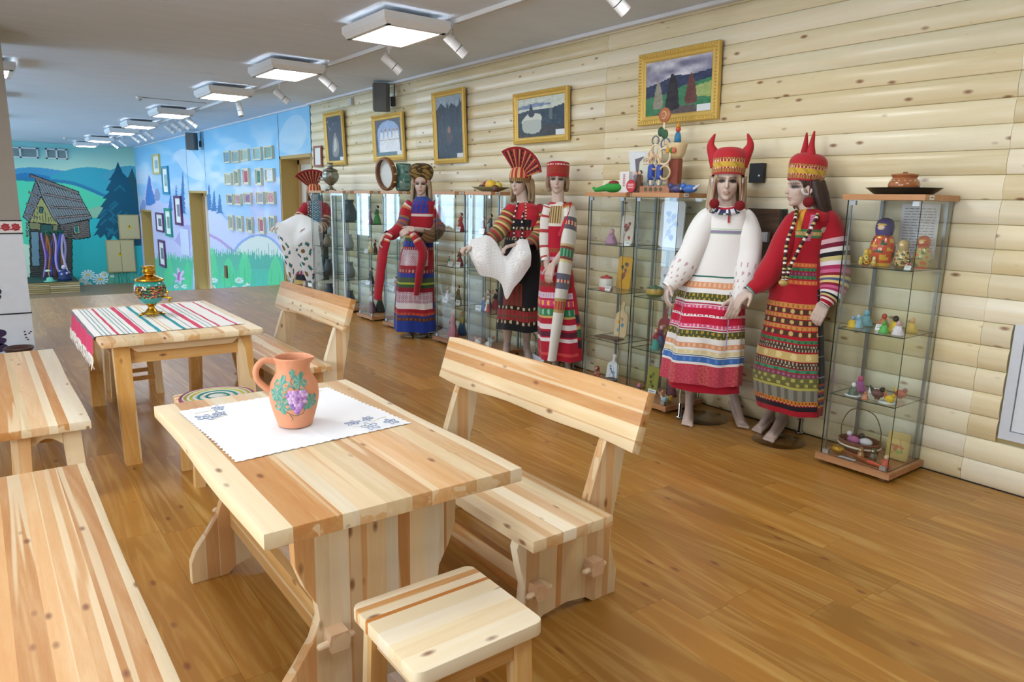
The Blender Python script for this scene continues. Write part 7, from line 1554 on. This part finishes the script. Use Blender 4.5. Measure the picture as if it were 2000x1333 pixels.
def pompoms(m, pts, col='b8202a', r=0.034):
    for p in pts:
        mb_ = MB(); mb_.tube([p, p+Vector((0, 0, 0.17))], 0.003, 6); cord = mb_.build('cord', plain('7a2a24', 0.8), m.t)
        mb_ = MB(); mb_.ball(p, r, 18, 12); mb_.build('pompom', plain(col, 0.95, bump=1.0, bscale=400), m.t, True)
pompoms(m5, [m5.pt(1395, 398, 0.10), m5.pt(1445, 402, 0.12)])
for q in (-1, 1): mb = MB(); pts = [m5.P(0.02+0.02*math.cos(a), q*0.088, 0.0+0.028*math.sin(a)-0.01) for a in np.linspace(0, PI*1.2, 10)]; mb.tube(pts, 0.006, 6); mb.build('earring', plain('d8dcdc', 0.4), m5.t, True)
m5.stand(1372, 817, 0.19, Vector(onz(1327, 818, 0))-m5.O)
# ------------------------------------------------------------------ red striped dress, spiked headdress
m6 = Man('mannequin in a red banded dress and two-pointed headdress, face in profile', (4.33, 2.66), PI-0.05)
m6.head(1568, 366, PI-0.62, 0.0, 1.05, neck_to=m6.pt(1580, 420))
m6.arm(m6.pt(1548, 436), m6.pt(1508, 520, 0.05), m6.pt(1468, 566, 0.12)); m6.arm(m6.pt(1606, 442), m6.pt(1632, 530, 0.04), m6.pt(1612, 592, 0.12))
w_ = m6.pt(1468, 566, 0.12); m6.hand(w_, m6.pt(1438, 590, 0.16)-w_, Vector((0, 0, 1))+m6.e2*0.6, -1, 0.3)
w_ = m6.pt(1612, 592, 0.12); m6.hand(w_, m6.pt(1596, 620, 0.16)-w_, m6.e2+m6.e1*0.4, 1, 0.4)
def fl0(x, y, m): v = Vector(onz(x, y, 0))-m.O; v.z = 0; return v
m6.leg(m6.pt(1535, 580)-m6.e1*0.07, fl0(1523, 818, m6), fl0(1477, 846, m6), 0.07); m6.leg(m6.pt(1552, 580)+m6.e1*0.06, fl0(1543, 826, m6), fl0(1500, 864, m6), 0.07)
m6.body((m6.pt(1552, 560), m6.pt(1575, 445)), 'a5746a')
R6 = 'a81426'
def c6(py, phi):
    if phi > 1.35 or phi < -2.2:
        if py > 735: return ('a83a24' if int(py/5) % 3 == 0 else '24305e' if int(py/5) % 3 == 1 else 'c89a3a') if py < 785 else '9a1c28'
        if py > 560: return '14151c' if int(py) % 38 > 1 else '8a8a94'
        return R6
    return b6(py, phi)
b6 = band_lookup([(447, 452, '3f7a4a'), (452, 459, ('b89a64', 'c8b080', 30)), (459, 464, '3f7a4a'), (512, 519, ('c8643a', 'd88a4a', 34)), (519, 521, R6), (521, 527, ('3f7a50', '2f5a3c', 30)), (528, 535, ('7a2a44', 'a05a74', 40)), (536, 542, ('3f7a50', '2f5a3c', 30)), (544, 552, ('c8643a', 'd88a4a', 34)),
  (588, 597, ('c88a4a', 'a86a30', 36)), (598, 608, ('4a3024', 'c8a86a', 20, 1)), (609, 617, ('c88a4a', 'a86a30', 36)), (618, 629, ('4a3024', 'c8a86a', 20, 1)), (630, 638, ('c88a4a', 'a86a30', 36)), (640, 650, ('4a3024', 'c8a86a', 20, 1)), (656, 662, ('3f7a50', '2f5a3c', 30)), (664, 677, ('4a3a30', 'b8ac90', 60, 2)), (679, 694, ('c8b070', 'dccb90', 14)), (696, 708, ('4a3a30', 'b8ac90', 60, 2)), (710, 716, ('3f8a6a', '2f6a4a', 20)), (717, 724, ('7a3a54', '9a6a7a', 44)), (725, 742, ('6a6a3c', 'b0ac5c', 24, 2)), (742, 747, 'b8b458'), (747, 768, None), (768, 775, ('c88a30', 'a82a28', 60)), (775, 778, ('a01c2a', 'e0d0c0', 60)), (778, 787, '221824'), (787, 802, 'b0182a')], R6)
b6_ = b6
def b6(py, phi):
    if 747 <= py < 768: return hx('8a8a80') if math.sin(phi*150) > -0.2 else hx('6a6a60')
    if py < 450 and abs(phi+0.1) < 0.28: return 'c89a30' if abs(phi+0.1) > 0.05 else 'b04a2c'
    if 418 < py < 470 and 0.5 < phi < 0.75: return 'a84a74' if math.sin(py*2) > 0 else 'c888a4'
    if 575 < py < 588: return R6
    return b6_(py, phi)
m6.dress('dress', [(408, 1560, 1606), (416, 1548, 1614), (430, 1541, 1616), (460, 1536, 1606), (500, 1528, 1598), (520, 1519, 1598), (555, 1508, 1600), (590, 1502, 1601), (640, 1493, 1602), (690, 1480, 1603), (735, 1471, 1603), (770, 1474, 1602), (798, 1479, 1600)], c6, 0.66, 0.05, 9, 1.5, 176, (0.35, 0.9), hem=0.004)
def sl6(t, u): return R6 if t < 0.9 else ('3a8a84' if t < 0.95 else ('e0e0e0' if math.sin(t*400) > 0 else '2a2a30'))
m6.sleeve('sleeve', [(1556, 424, 0, 15), (1545, 445, 0.0, 21), (1520, 500, 0.04, 23), (1490, 548, 0.1, 20), (1472, 562, 0.12, 13), (1463, 570, 0.13, 13)], sl6)
STR = ['d8b0b8', '7a1c34', 'e6e0e0', '1c1a22', 'cdbf84', 'e3dce0', 'a8305c', 'c8648c', '8a1c30', 'dcc080', '4a5a80', 'dcc080', '8a1c30', 'c8648c', 'a8305c', 'e3dce0', '1c1a22', 'cdbf84', '8a1c34', 'e6dcdc']
def sl6b(t, u):
    if t < 0.26 or 0.83 < t < 0.9: return R6
    if t > 0.9: return ['e3dce0', '1c1a22', 'cdbf84', 'e3dce0'][min(3, int((t-0.9)/0.026))]
    return STR[min(19, int((t-0.26)/0.57*20))]
m6.sleeve('sleeve', [(1603, 420, 0, 16), (1618, 440, 0.0, 24), (1628, 490, 0.02, 27), (1630, 540, 0.05, 27), (1624, 572, 0.09, 22), (1614, 590, 0.12, 12), (1608, 598, 0.13, 11)], sl6b, n=12)
def chain(m, pts, r, cols, nm, name='necklace'):
    mb_ = MB(); pp_ = catmull(pts, 10)
    acc = 0
    for i, (a, b) in enumerate(zip(pp_[:-1], pp_[1:])): mb_.capsule(a, b, r, r, 6, hx(cols[i % len(cols)]))
    o = mb_.build(name, vcol(0.5, name='beads'), m.t, True); return o
for dx in (-1, 1): chain(m6, [m6.pt(1578+dx*22, 405, 0.0), m6.pt(1572+dx*20, 432, 0.15), m6.pt(1552+dx*15, 475, 0.19), m6.pt(1538+dx*6, 520, 0.22), m6.pt(1532+dx*3, 548, 0.22)], 0.012, ['1f1c1c', 'c8b070', '1f1c1c', 'e3dcd0', '4a1c20'], 'x')
mb = MB(); c = m6.pt(1530, 553, 0.22); mb.ball(c, (0.03, 0.03, 0.022), 12, 8); mb.build('pendant', plain('b89a5a', 0.5), m6.t, True)
def spk(t, u): return 'a8202a'
horned(m6, 0.06, 0.14, -0.03, 0.044); pompoms(m6, [m6.pt(1579, 395, 0.10), m6.pt(1559, 401, -0.04)])
m6.hair([([(-0.03, q*0.08, 0.04), (-0.06, q*0.095, -0.06), (-0.10, q*0.10, -0.15), (-0.13, q*0.09, -0.22)], 0.034, 0.018) for q in (-1, 1)] + [([(-0.07, b, 0.03), (-0.11, b*1.1, -0.06), (-0.14, b*1.2, -0.15), (-0.16, b*1.2, -0.22-abs(b)*0.4)], 0.04, 0.02) for b in (-0.06, -0.025, 0.0, 0.025, 0.06)] + [([(-0.01, -0.085, 0.02), (-0.01, -0.09, -0.08), (-0.005, -0.095, -0.2), (0.0, -0.08, -0.30)], 0.012, 0.006)], '3a2a26')
mb = MB(); pts = [m6.P(0.01+0.03*math.cos(a), -0.09, -0.01+0.034*math.sin(a)) for a in np.linspace(PI, 2*PI, 10)]; pts2 = [m6.P(0.01+0.03*math.cos(a), 0.09, -0.01+0.034*math.sin(a)) for a in np.linspace(PI, 2*PI, 10)]; mb.tube(pts, 0.008, 6); mb.tube(pts2, 0.008, 6); mb.build('ear_ornament', plain('e0dcd8', 0.4), m6.t, True)
m6.stand(1520, 862, 0.175, fl0(1561, 848, m6))
# ------------------------------------------------------------------ white and red dress with long hanging sleeve
m4 = Man('mannequin in red pinafore with white hanging sleeve and red cap', (4.28, 4.95), PI+0.55)
m4.head(1089, 351, PI+0.80, 0.0, 1.04, neck_to=m4.pt(1090, 408))
m4.arm(m4.pt(1072, 408), m4.pt(1066, 470), m4.pt(1068, 520, 0.1)); m4.arm(m4.pt(1112, 410), m4.pt(1112, 478, 0.08), m4.pt(1082, 515, 0.22))
w_ = m4.pt(1078, 518, 0.24); m4.hand(w_, m4.pt(1069, 548, 0.26)-w_, m4.e2-m4.e1*0.2, 1, 0.35)
m4.leg(m4.pt(1085, 560)-m4.e1*0.07, fl0(1088, 722, m4), fl0(1078, 742, m4)); m4.leg(m4.pt(1100, 560)+m4.e1*0.07, fl0(1105, 718, m4), fl0(1110, 735, m4))
m4.body((m4.pt(1090, 545), m4.pt(1090, 425)), 'a07068')
b4 = band_lookup([(395, 440, None), (484, 492, ('a84a34', '6a4a24', 30)), (500, 508, ('b88aa4', 'c8a0b4', 20)), (512, 520, ('6a4a34', 'a84a34', 26)), (530, 536, ('b87a94', 'd0a4b4', 26)), (548, 560, ('9a3a34', '5a3a24', 30)), (570, 580, ('d8c0d0', 'b89ab8', 40)), (583, 596, ('c83a7a', 'e0b83a', 18, 1)), (600, 614, ('2f7a50', '8ac0a0', 18, 1)), (614, 618, 'c8a464'), (630, 640, 'e3dadc'), (644, 654, '5a1c34'), (656, 664, 'e3dadc'), (684, 690, 'd04a4a')], 'b01830')
def c4(py, phi):
    if phi > 1.15 and py > 480: return ('2f6a4a' if 640 < py < 655 else '3a2434' if (612 < py < 628 or 660 < py < 676) else 'c8a464' if 632 < py < 640 else 'b4182c')
    if py < 442 and abs(phi) < 0.75: return ('7a5a34' if math.sin(phi*34) > 0 else 'c8b484') if py > 402 and py < 436 and abs(phi) < 0.55 else 'ddd8d0'
    return b4(py, phi)
m4.dress('dress', [(394, 1077, 1106), (402, 1067, 1116), (420, 1064, 1116), (450, 1062, 1110), (490, 1058, 1110), (540, 1053, 1122), (590, 1049, 1130), (640, 1048, 1137), (700, 1050, 1141)], c4, 0.7, 0.06, 9, 1.4, 128, (0.4, 0.9), hem=0.006)
def sl4(t, u):
    for a, b, c in ((0.0, 0.05, 'b84a34'), (0.05, 0.09, 'c8a05a'), (0.20, 0.225, '6a6470'), (0.225, 0.255, ('e0d0c0', 'b03a2c')), (0.255, 0.28, '6a6470'), (0.355, 0.37, 'c8b484'), (0.37, 0.385, '8a4a44'), (0.385, 0.425, ('2f7a54', '7ab094')), (0.425, 0.44, '8a4a44'), (0.44, 0.455, 'd8cc94'), (0.52, 0.54, '6a6c80'), (0.54, 0.56, ('d8c8b8', 'b03a2c')), (0.56, 0.58, '6a6c80'), (0.625, 0.645, 'b09a64'), (0.645, 0.68, ('b8503c', 'c87a5a')), (0.68, 0.70, 'b09a64')):
        if a <= t < b: return c if isinstance(c, str) else (c[1] if math.sin(u*70) > 0 else c[0])
    return 'e3e2dc'
m4.sleeve('hanging_sleeve', [(1107, 399, 0.02, 16), (1114, 420, 0.04, 19), (1110, 470, 0.10, 21), (1102, 530, 0.16, 20), (1093, 600, 0.2, 17), (1084, 660, 0.22, 14), (1078, 704, 0.22, 13)], sl4, flat=0.55, n=12)
m4.sleeve('sleeve', [(1074, 402, 0.0, 12), (1067, 430, 0.0, 12), (1064, 480, 0.02, 11), (1066, 510, 0.07, 9)], lambda t, u: 'dedad4' if math.sin(t*30) < 0.7 else 'b03a3c')
m4.revolve('collar', [(0.062, -0.19), (0.075, -0.2), (0.078, -0.215), (0.07, -0.23)], lambda t, u: 'a8202c', off=(-0.02, 0, 0.0))
m4.sleeve('strap', [(1114, 396, 0.06, 4), (1104, 430, 0.12, 4.5), (1092, 462, 0.15, 4.5)], lambda t, u: 'b4182c', flat=0.4)
m4.revolve('cap', dense([(0.100, 0.0), (0.102, 0.02), (0.104, 0.06), (0.105, 0.095), (0.1, 0.118), (0.065, 0.13), (0.004, 0.134)], 5), lambda t, u: ('e3dcd8' if math.sin(u*2*PI*26) > -0.3 else 'b01c28') if 0.47 < t < 0.56 else ('8a4a2c' if math.sin(u*200+t*60) > 0.2 else 'a82028') if 0.16 < t < 0.45 else 'a81c28', sf=1.0, ss=0.94, off=(-0.01, 0, 0.02), tilt=0.06)
m4.hair([([(0.0, q*0.078, 0.03), (-0.005, q*0.088, -0.03), (0.0, q*0.085, -0.075)], 0.022, 0.014) for q in (-1, 1)] + [([(-0.06, b, 0.02), (-0.085, b*1.2, -0.05), (-0.08, b*1.2, -0.1)], 0.034, 0.02) for b in (-0.06, -0.02, 0.02, 0.06)], '8f7460')
m4.stand(1095, 732, 0.17, fl0(1118, 722, m4))
# ------------------------------------------------------------------ black skirt, fan headdress
m3 = Man('mannequin in black skirt with red fan headdress by the fruit plate', (4.2, 5.5), PI+0.35)
m3.head(1015, 356, PI+0.35, 0.0, 1.05, neck_to=m3.pt(1024, 410))
m3.arm(m3.pt(998, 412), m3.pt(972, 460, 0.12), m3.pt(925, 482, 0.22)); m3.arm(m3.pt(1050, 412), m3.pt(1052, 468, 0.08), m3.pt(1010, 478, 0.24))
w_ = m3.pt(922, 482, 0.23); m3.hand(w_, m3.pt(906, 486, 0.26)-w_, Vector((0, 0, 1)), -1, 0.9); w_ = m3.pt(1008, 478, 0.24); m3.hand(w_, m3.pt(990, 482, 0.26)-w_, Vector((0, 0, 1)), 1, 0.5)
m3.leg(m3.pt(1008, 560)-m3.e1*0.07, fl0(990, 700, m3), fl0(984, 722, m3)); m3.leg(m3.pt(1022, 560)+m3.e1*0.07, fl0(1028, 700, m3), fl0(1034, 722, m3))
m3.body((m3.pt(1018, 540), m3.pt(1024, 430)), 'a07068')
BLK = '17171c'
b3 = band_lookup([(442, 449, ('2a2420', 'b8a480', 30)), (449, 462, ('a82c34', '7a1c24', 24)), (462, 470, ('2a2420', 'b8a480', 30)), (594, 602, ('221d18', 'c8b894', 24, 1)), (602, 612, ('9a2a30', '6a3428', 40)), (612, 615, '5a4a30'), (615, 622, ('9a2a30', '6a3428', 40)), (622, 630, ('221d18', 'c8b894', 24, 1))], BLK)
def c3(py, phi):
    if py < 442: 
        if py > 428 and abs(phi) < 0.9: return BLK
        return ('2a2420' if math.sin(py*1.1) > 0.2 else 'c8b894') if 0.42 < abs(phi) < 0.56 else 'b02030'
    if 550 < py < 594 and abs(phi) < 0.5: return ('8a2a2c' if math.sin(phi*30) > 0 else '5a3a24')
    return b3(py, phi)
m3.dress('dress', [(396, 1010, 1040), (403, 998, 1052), (420, 991, 1058), (450, 987, 1054), (480, 983, 1054), (520, 978, 1058), (560, 974, 1060), (600, 970, 1061), (642, 965, 1062)], c3, 0.7, 0.08, 8, 1.4, 128, (0.4, 0.9), hem=0.008)
def sl3(t, u): return 'b02030' if t < 0.3 else ('c8b070' if int(t*34) % 4 == 0 else 'a02830' if int(t*34) % 4 == 1 else '5a4a2c' if int(t*34) % 4 == 2 else '8a7448')
m3.sleeve('sleeve', [(1003, 404, 0, 12), (994, 420, 0.02, 16), (978, 448, 0.08, 17), (958, 468, 0.14, 14)], sl3)
m3.sleeve('sleeve', [(1046, 404, 0, 12), (1054, 422, 0.02, 17), (1053, 460, 0.08, 19), (1036, 480, 0.16, 15)], sl3)
for q, (x0, x1) in enumerate(((1012, 1000), (1030, 1016))): chain(m3, [m3.pt(x0, 395, 0.05), m3.pt(x1+4, 425, 0.14), m3.pt(x1+4, 460, 0.17), m3.pt(1008, 474, 0.18)], 0.008, ['e3e0dc', '1f1c20', '1f1c20'], 'x')
def fan(m, tilt, r0=0.085, r1=0.29, mid=66, half=55, fl=0.06):
    """fan-shaped kokoshnik standing over the brow"""
    n, k = 40, 10; rings = []
    for i in range(k+1):
        t = i/k; ring = []
        for j in range(n+1):
            a = math.radians(mid - half + 2*half*j/n); r = r0+(r1-r0)*t; b_ = math.cos(a)*r; u = math.sin(a)*r*0.95+0.03
            ring.append(m.P(0.05+fl*t-tilt*u, b_, u))
        rings.append(ring)
    def cf(i, j):
        if i == k-1: return hx('8a1c24')
        if i == 0: return hx('b02c2c')
        q = j % 10
        return hx('b08a54') if q in (0, 5) else hx('1c1618') if q in (2, 3, 7) and (i*2+j) % 4 else hx('8e1e26')
    mb_ = MB(); mb_.loft(rings, False, False, cf); back = [[p - m.hf*0.012 for p in r] for r in rings]; mb_.loft(back, False, False, lambda i, j: hx('8a1c24')); o = mb_.build('fan_headdress', vcol(0.75, 0.3, 300, name='brocade'), m.t, True)
    def cf2(t, u): return 'a8262c' if math.sin(u*2*PI*13) > -0.2 else 'c8a468'
    m.revolve('headband', [(0.098, -0.005), (0.101, 0.03), (0.1, 0.07), (0.09, 0.11), (0.05, 0.135), (0.004, 0.14)], lambda t, u: ('6a4a2c' if math.sin(u*220) > 0 else '9a7a4a') if t < 0.2 else cf2(t, u), off=(-0.008, 0, 0.0), tilt=0.08)
fan(m3, 0.10); m3.hair(long_locks(-0.17)[2:] + [([(0.0, q*0.08, 0.0), (-0.015, q*0.092, -0.08), (-0.01, q*0.098, -0.17)], 0.018, 0.010) for q in (-1, 1)], 'a08a6c')
m3.stand(1016, 712, 0.17, fl0(1046, 706, m3))
# ------------------------------------------------------------------ blue and red layered dress
m2 = Man('mannequin in blue and red layered dress with rounded golden headdress', (4.05, 7.2), PI+0.75)
m2.head(822, 360, PI+0.95, 0.0, 1.02, neck_to=m2.pt(824, 404))
m2.arm(m2.pt(797, 408), m2.pt(775, 452, 0.1), m2.pt(750, 462, 0.22)); m2.arm(m2.pt(850, 408), m2.pt(858, 455, 0.08), m2.pt(812, 448, 0.26))
w_ = m2.pt(752, 460, 0.22); m2.hand(w_, m2.pt(744, 472, 0.24)-w_, -m2.e1+Vector((0, 0, 0.5)), -1, 0.5); w_ = m2.pt(808, 447, 0.28); m2.hand(w_, m2.pt(788, 453, 0.3)-w_, m2.e2+Vector((0, 0, 0.7)), 1, 0.35)
m2.leg(m2.pt(812, 560)-m2.e1*0.07, fl0(806, 640, m2), fl0(798, 660, m2)); m2.leg(m2.pt(824, 560)+m2.e1*0.07, fl0(826, 640, m2), fl0(826, 658, m2))
m2.body((m2.pt(818, 530), m2.pt(824, 425)), 'a07068')
b2 = band_lookup([(383, 392, '2f4a94'), (392, 415, None), (418, 423, 'd8ccc4'), (460, 464, 'c8a83a'), (464, 470, '4a5a44'), (470, 482, ('2f3f94', '4a5ab0', 20)), (482, 488, ('a03038', 'c8a0a0', 40)), (488, 518, None), (518, 524, 'a02430'), (524, 532, ('8a2a3c', 'c89a8a', 30)), (532, 540, '2f3f94'), (540, 550, '4a5a44'), (550, 554, 'a8b83a'), (554, 560, '34543a'), (560, 568, '8a1c2c'), (568, 600, None), (600, 608, 'a01c30'), (608, 612, ('c8543a', '8a2a30', 30)), (612, 617, '2f3a80'), (617, 623, ('5a3428', '8a5a34', 30)), (623, 645, '1f3a94')], 'a81c2c')
def c2(py, phi):
    if 392 <= py < 417: return ('2a3a9a' if math.sin(phi*17+py)*math.sin(py*0.9) < 0.3 else '7a3050') if abs(phi) < 0.8 else 'a81c2c'
    if 488 <= py < 518 and abs(phi) < 0.95: return 'd8ccd4' if math.sin(phi*60)*math.sin(py*1.3) < 0.2 else 'a86a7a'
    if 568 <= py < 600 and abs(phi) < 1.25: return ('d0c0cc' if math.sin(phi*50)*math.sin(py*1.6) < 0.2 else 'a05a70') if py < 590 else 'e3dede'
    if 488 <= py < 518: return 'a81c2c'
    if 568 <= py < 600: return '8a1c2c' if py < 590 else '2f3a80'
    return b2(py, phi)
m2.dress('dress', [(384, 814, 836), (392, 806, 844), (400, 798, 849), (430, 797, 848), (455, 794, 846), (500, 781, 848), (560, 773, 850), (600, 770, 851), (645, 768, 852)], c2, 0.72, 0.07, 9, 1.2, 128, (0.4, 0.9), hem=0.006)
def sl2(t, u): return 'a81c2c' if t < 0.12 or 0.24 < t < 0.36 else ('d8c8c0' if t < 0.2 else 'c87a4a') if t < 0.24 else ('5a4a84' if int(t*30) % 3 == 0 else 'a8503c' if int(t*30) % 3 == 1 else '8a6a4a') if t < 0.6 else 'a81c2c'
m2.sleeve('sleeve', [(804, 396, 0, 10), (795, 410, 0.0, 12), (785, 440, 0.06, 12), (768, 457, 0.14, 11), (756, 460, 0.2, 9)], sl2)
m2.sleeve('sleeve', [(843, 396, 0, 10), (852, 410, 0.0, 12), (857, 445, 0.06, 13), (840, 462, 0.18, 13), (822, 455, 0.24, 10)], lambda t, u: sl2(t, u) if t < 0.6 else ('5a4028' if math.sin(u*60) > 0 else '7a5a38'))
def hang(t, u): return ('d8c8c0' if 0.10 < t < 0.14 or 0.22 < t < 0.26 else 'c87a4a' if 0.14 < t < 0.16 or 0.26 < t < 0.28 else 'a8182a')
m2.sleeve('hanging_sleeve', [(764, 456, 0.2, 9), (753, 470, 0.24, 14), (747, 500, 0.25, 14), (742, 540, 0.25, 13), (737, 585, 0.25, 12)], hang, flat=0.5, n=12)
m2.sleeve('hanging_sleeve', [(800, 452, 0.27, 8), (815, 470, 0.3, 15), (826, 495, 0.3, 16), (820, 530, 0.29, 14), (813, 576, 0.28, 10)], hang, flat=0.5, n=12)
m2.revolve('headdress', dense([(0.096, 0.0), (0.101, 0.02), (0.108, 0.04), (0.128, 0.075), (0.136, 0.125), (0.128, 0.17), (0.09, 0.205), (0.04, 0.216), (0.004, 0.219)], 5), lambda t, u: ('7a2a2c' if t < 0.22 else ('8a7034' if math.sin(u*34+math.sin(t*16)*2.4)*math.sin(t*22+u*11) > 0.1 else '3a2c1c')), sf=0.72, ss=1.0, off=(-0.01, 0, 0.01), tilt=0.12)
m2.hair(long_locks(-0.2), 'a8957c')
m2.stand(832, 655, 0.17, fl0(842, 652, m2))
# ------------------------------------------------------------------ far mannequin with embroidered towel
m1 = Man('mannequin in black skirt and red fan headdress beside the far doorway', (4.2, 11.15), PI+0.75)
m1.head(613, 377, PI+1.1, 0.0, 1.08, tilt=0.12, neck_to=m1.pt(616, 405))
m1.arm(m1.pt(596, 410), m1.pt(578, 432, 0.15), m1.pt(545, 442, 0.35)); m1.arm(m1.pt(634, 410), m1.pt(630, 445, 0.15), m1.pt(598, 446, 0.35))
w_ = m1.pt(546, 442, 0.35); m1.hand(w_, m1.pt(536, 444, 0.38)-w_, Vector((0, 0, 1)), -1, 0.5); w_ = m1.pt(598, 446, 0.35); m1.hand(w_, m1.pt(588, 450, 0.38)-w_, Vector((0, 0, 1)), 1, 0.5)
m1.leg(m1.pt(608, 520)-m1.e1*0.08, fl0(598, 572, m1), fl0(592, 584, m1)); m1.leg(m1.pt(616, 520)+m1.e1*0.08, fl0(614, 572, m1), fl0(614, 584, m1))
m1.body((m1.pt(612, 495), m1.pt(615, 425)), 'a07068')
b1 = band_lookup([(440, 446, ('221d20', 'b8a0a0', 20)), (525, 536, ('8a2438', 'c89ab0', 18, 1))], '17181f')
m1.dress('dress', [(392, 605, 627), (398, 595, 636), (420, 592, 640), (450, 592, 638), (500, 586, 640), (546, 578, 640)], lambda py, ph: ('a01c2c' if abs(ph) > 0.7 else ('2a2428' if math.sin(py*1.4)*math.sin(ph*20) < 0.2 else 'b8a8a4')) if py < 432 else b1(py, ph), 0.72, 0.08, 7, 1.3, 96, (0.4, 0.9))
s1 = lambda t, u: 'a01c2c' if t < 0.45 else ('c8a88a' if int(t*20) % 2 else '6a2a28')
m1.sleeve('sleeve', [(600, 400, 0, 8), (592, 414, 0.04, 10), (580, 432, 0.14, 10), (570, 440, 0.2, 8)], s1); m1.sleeve('sleeve', [(630, 400, 0, 8), (637, 414, 0.04, 10), (632, 440, 0.14, 10), (618, 448, 0.24, 8)], s1)
fan(m1, 0.12, 0.085, 0.33, 98, 40, 0.07); m1.hair(long_locks(-0.16)[2:], '8f7a60'); m1.stand(606, 580, 0.17)
# ------------------------------------------------------------------ towels held across the arms
def towel(name, label, m, rows, n_v, colf, thick=0.004, bump=0.4):
    """rows: polylines of (px, py, d) across the cloth, from one free end over the arms to the other"""
    R_ = [catmull([m.pt(a, b, d)+m.O for a, b, d in r], 22) for r in rows]; k = len(R_[0]); U = []
    for j in range(k): U.append(catmull([r[j] for r in R_], n_v))
    nn = len(U[0]); P = np.zeros((nn, k, 3))
    for j in range(k):
        for i in range(nn): P[i, j] = U[j][i]
    img = np.zeros((nn-1, k-1, 3))
    for i in range(nn-1):
        for j in range(k-1): c = colf((i+0.5)/(nn-1), (j+0.5)/(k-1)); img[i, j] = hx(c) if isinstance(c, str) else c
    o = painted_grid(name, P, img, vcol(0.9, bump, 350, name='towel_cloth')); md = o.modifiers.new('thickness', 'SOLIDIFY'); md.thickness = thick
    return tag(o, label, 'towel')
def lace(t, u):
    k = math.sin(u*90)*math.sin(t*110); r_ = min(math.hypot((t-0.12)*7, (u-0.5)*3), math.hypot((t-0.85)*7, (u-0.5)*3))
    return 'f0efee' if (r_ < 0.6 and math.sin(math.atan2(u-0.5, (t-0.85 if t > 0.5 else t-0.12)*2)*6) > 0) else 'cfd0d2' if k > 0.55 else 'e6e6e6'
towel('lace_towel', 'white lace towel draped over the fan headdress mannequin arms', m3,
      [[(918, 468, 0.22), (915, 490, 0.28), (925, 514, 0.28)], [(932, 466, 0.22), (928, 505, 0.32), (938, 537, 0.30)], [(950, 460, 0.20), (948, 505, 0.34), (955, 541, 0.33)], [(966, 470, 0.2), (964, 515, 0.33), (970, 546, 0.33)], [(980, 494, 0.24), (982, 525, 0.33), (980, 557, 0.34)], [(990, 500, 0.26), (992, 540, 0.35), (989, 585, 0.35)], [(1002, 484, 0.26), (1004, 525, 0.37), (1004, 562, 0.35)], [(1015, 468, 0.24), (1020, 505, 0.36), (1018, 546, 0.34)], [(1030, 470, 0.22), (1037, 495, 0.32), (1036, 519, 0.31)]], 12, lace)
def roost(t, u):
    for ct in (0.17, 0.66):
        for cu in (0.56, 0.86):
            dx, dy = (u-cu)*6.5, (t-ct)*5.5; r_ = math.hypot(dx, dy); a = math.atan2(dy, dx)
            if r_ < 0.22: return '8a6a3c'
            if 0.62 < r_ < 0.86: return ('2f7a7a' if math.sin(a*6) > 0.1 else 'a83a5a') if math.sin(a*6) > -0.35 else 'eef0f2'
    if u > 0.97: return 'd8dce0'
    return 'eef0f2'
towel('embroidered_towel', 'white towel embroidered with roosters and roses over far mannequin arms', m1,
      [[(550, 434, 0.25), (538, 441, 0.42), (548, 480, 0.46), (562, 545, 0.45)], [(562, 428, 0.24), (552, 455, 0.46), (556, 500, 0.48), (572, 558, 0.46)], [(574, 422, 0.22), (566, 466, 0.48), (570, 502, 0.48), (577, 536, 0.46)], [(586, 419, 0.2), (576, 470, 0.48), (580, 500, 0.48), (590, 530, 0.46)], [(598, 422, 0.2), (590, 462, 0.46), (594, 505, 0.48), (602, 552, 0.46)], [(610, 428, 0.2), (606, 452, 0.42), (612, 505, 0.46), (618, 552, 0.45)], [(624, 436, 0.18), (622, 450, 0.36), (628, 500, 0.42), (632, 545, 0.42)]], 14, roost)
p = onz(1040, 697, 0.10); t = thing('info_card', 'white printed sign leaning at the mannequin feet behind bench', 'sign', (float(p[0]), float(p[1]), 0.0), -0.3)
mb = MB(); mb.prism([(0.0, 0), (0.003, 0), (0.063, 0.10), (0.06, 0.10)], 0.32, lambda u, v, q: (u, q-0.16, v)); mb.build('sheet', plain('dfe4ee', 0.6), t)
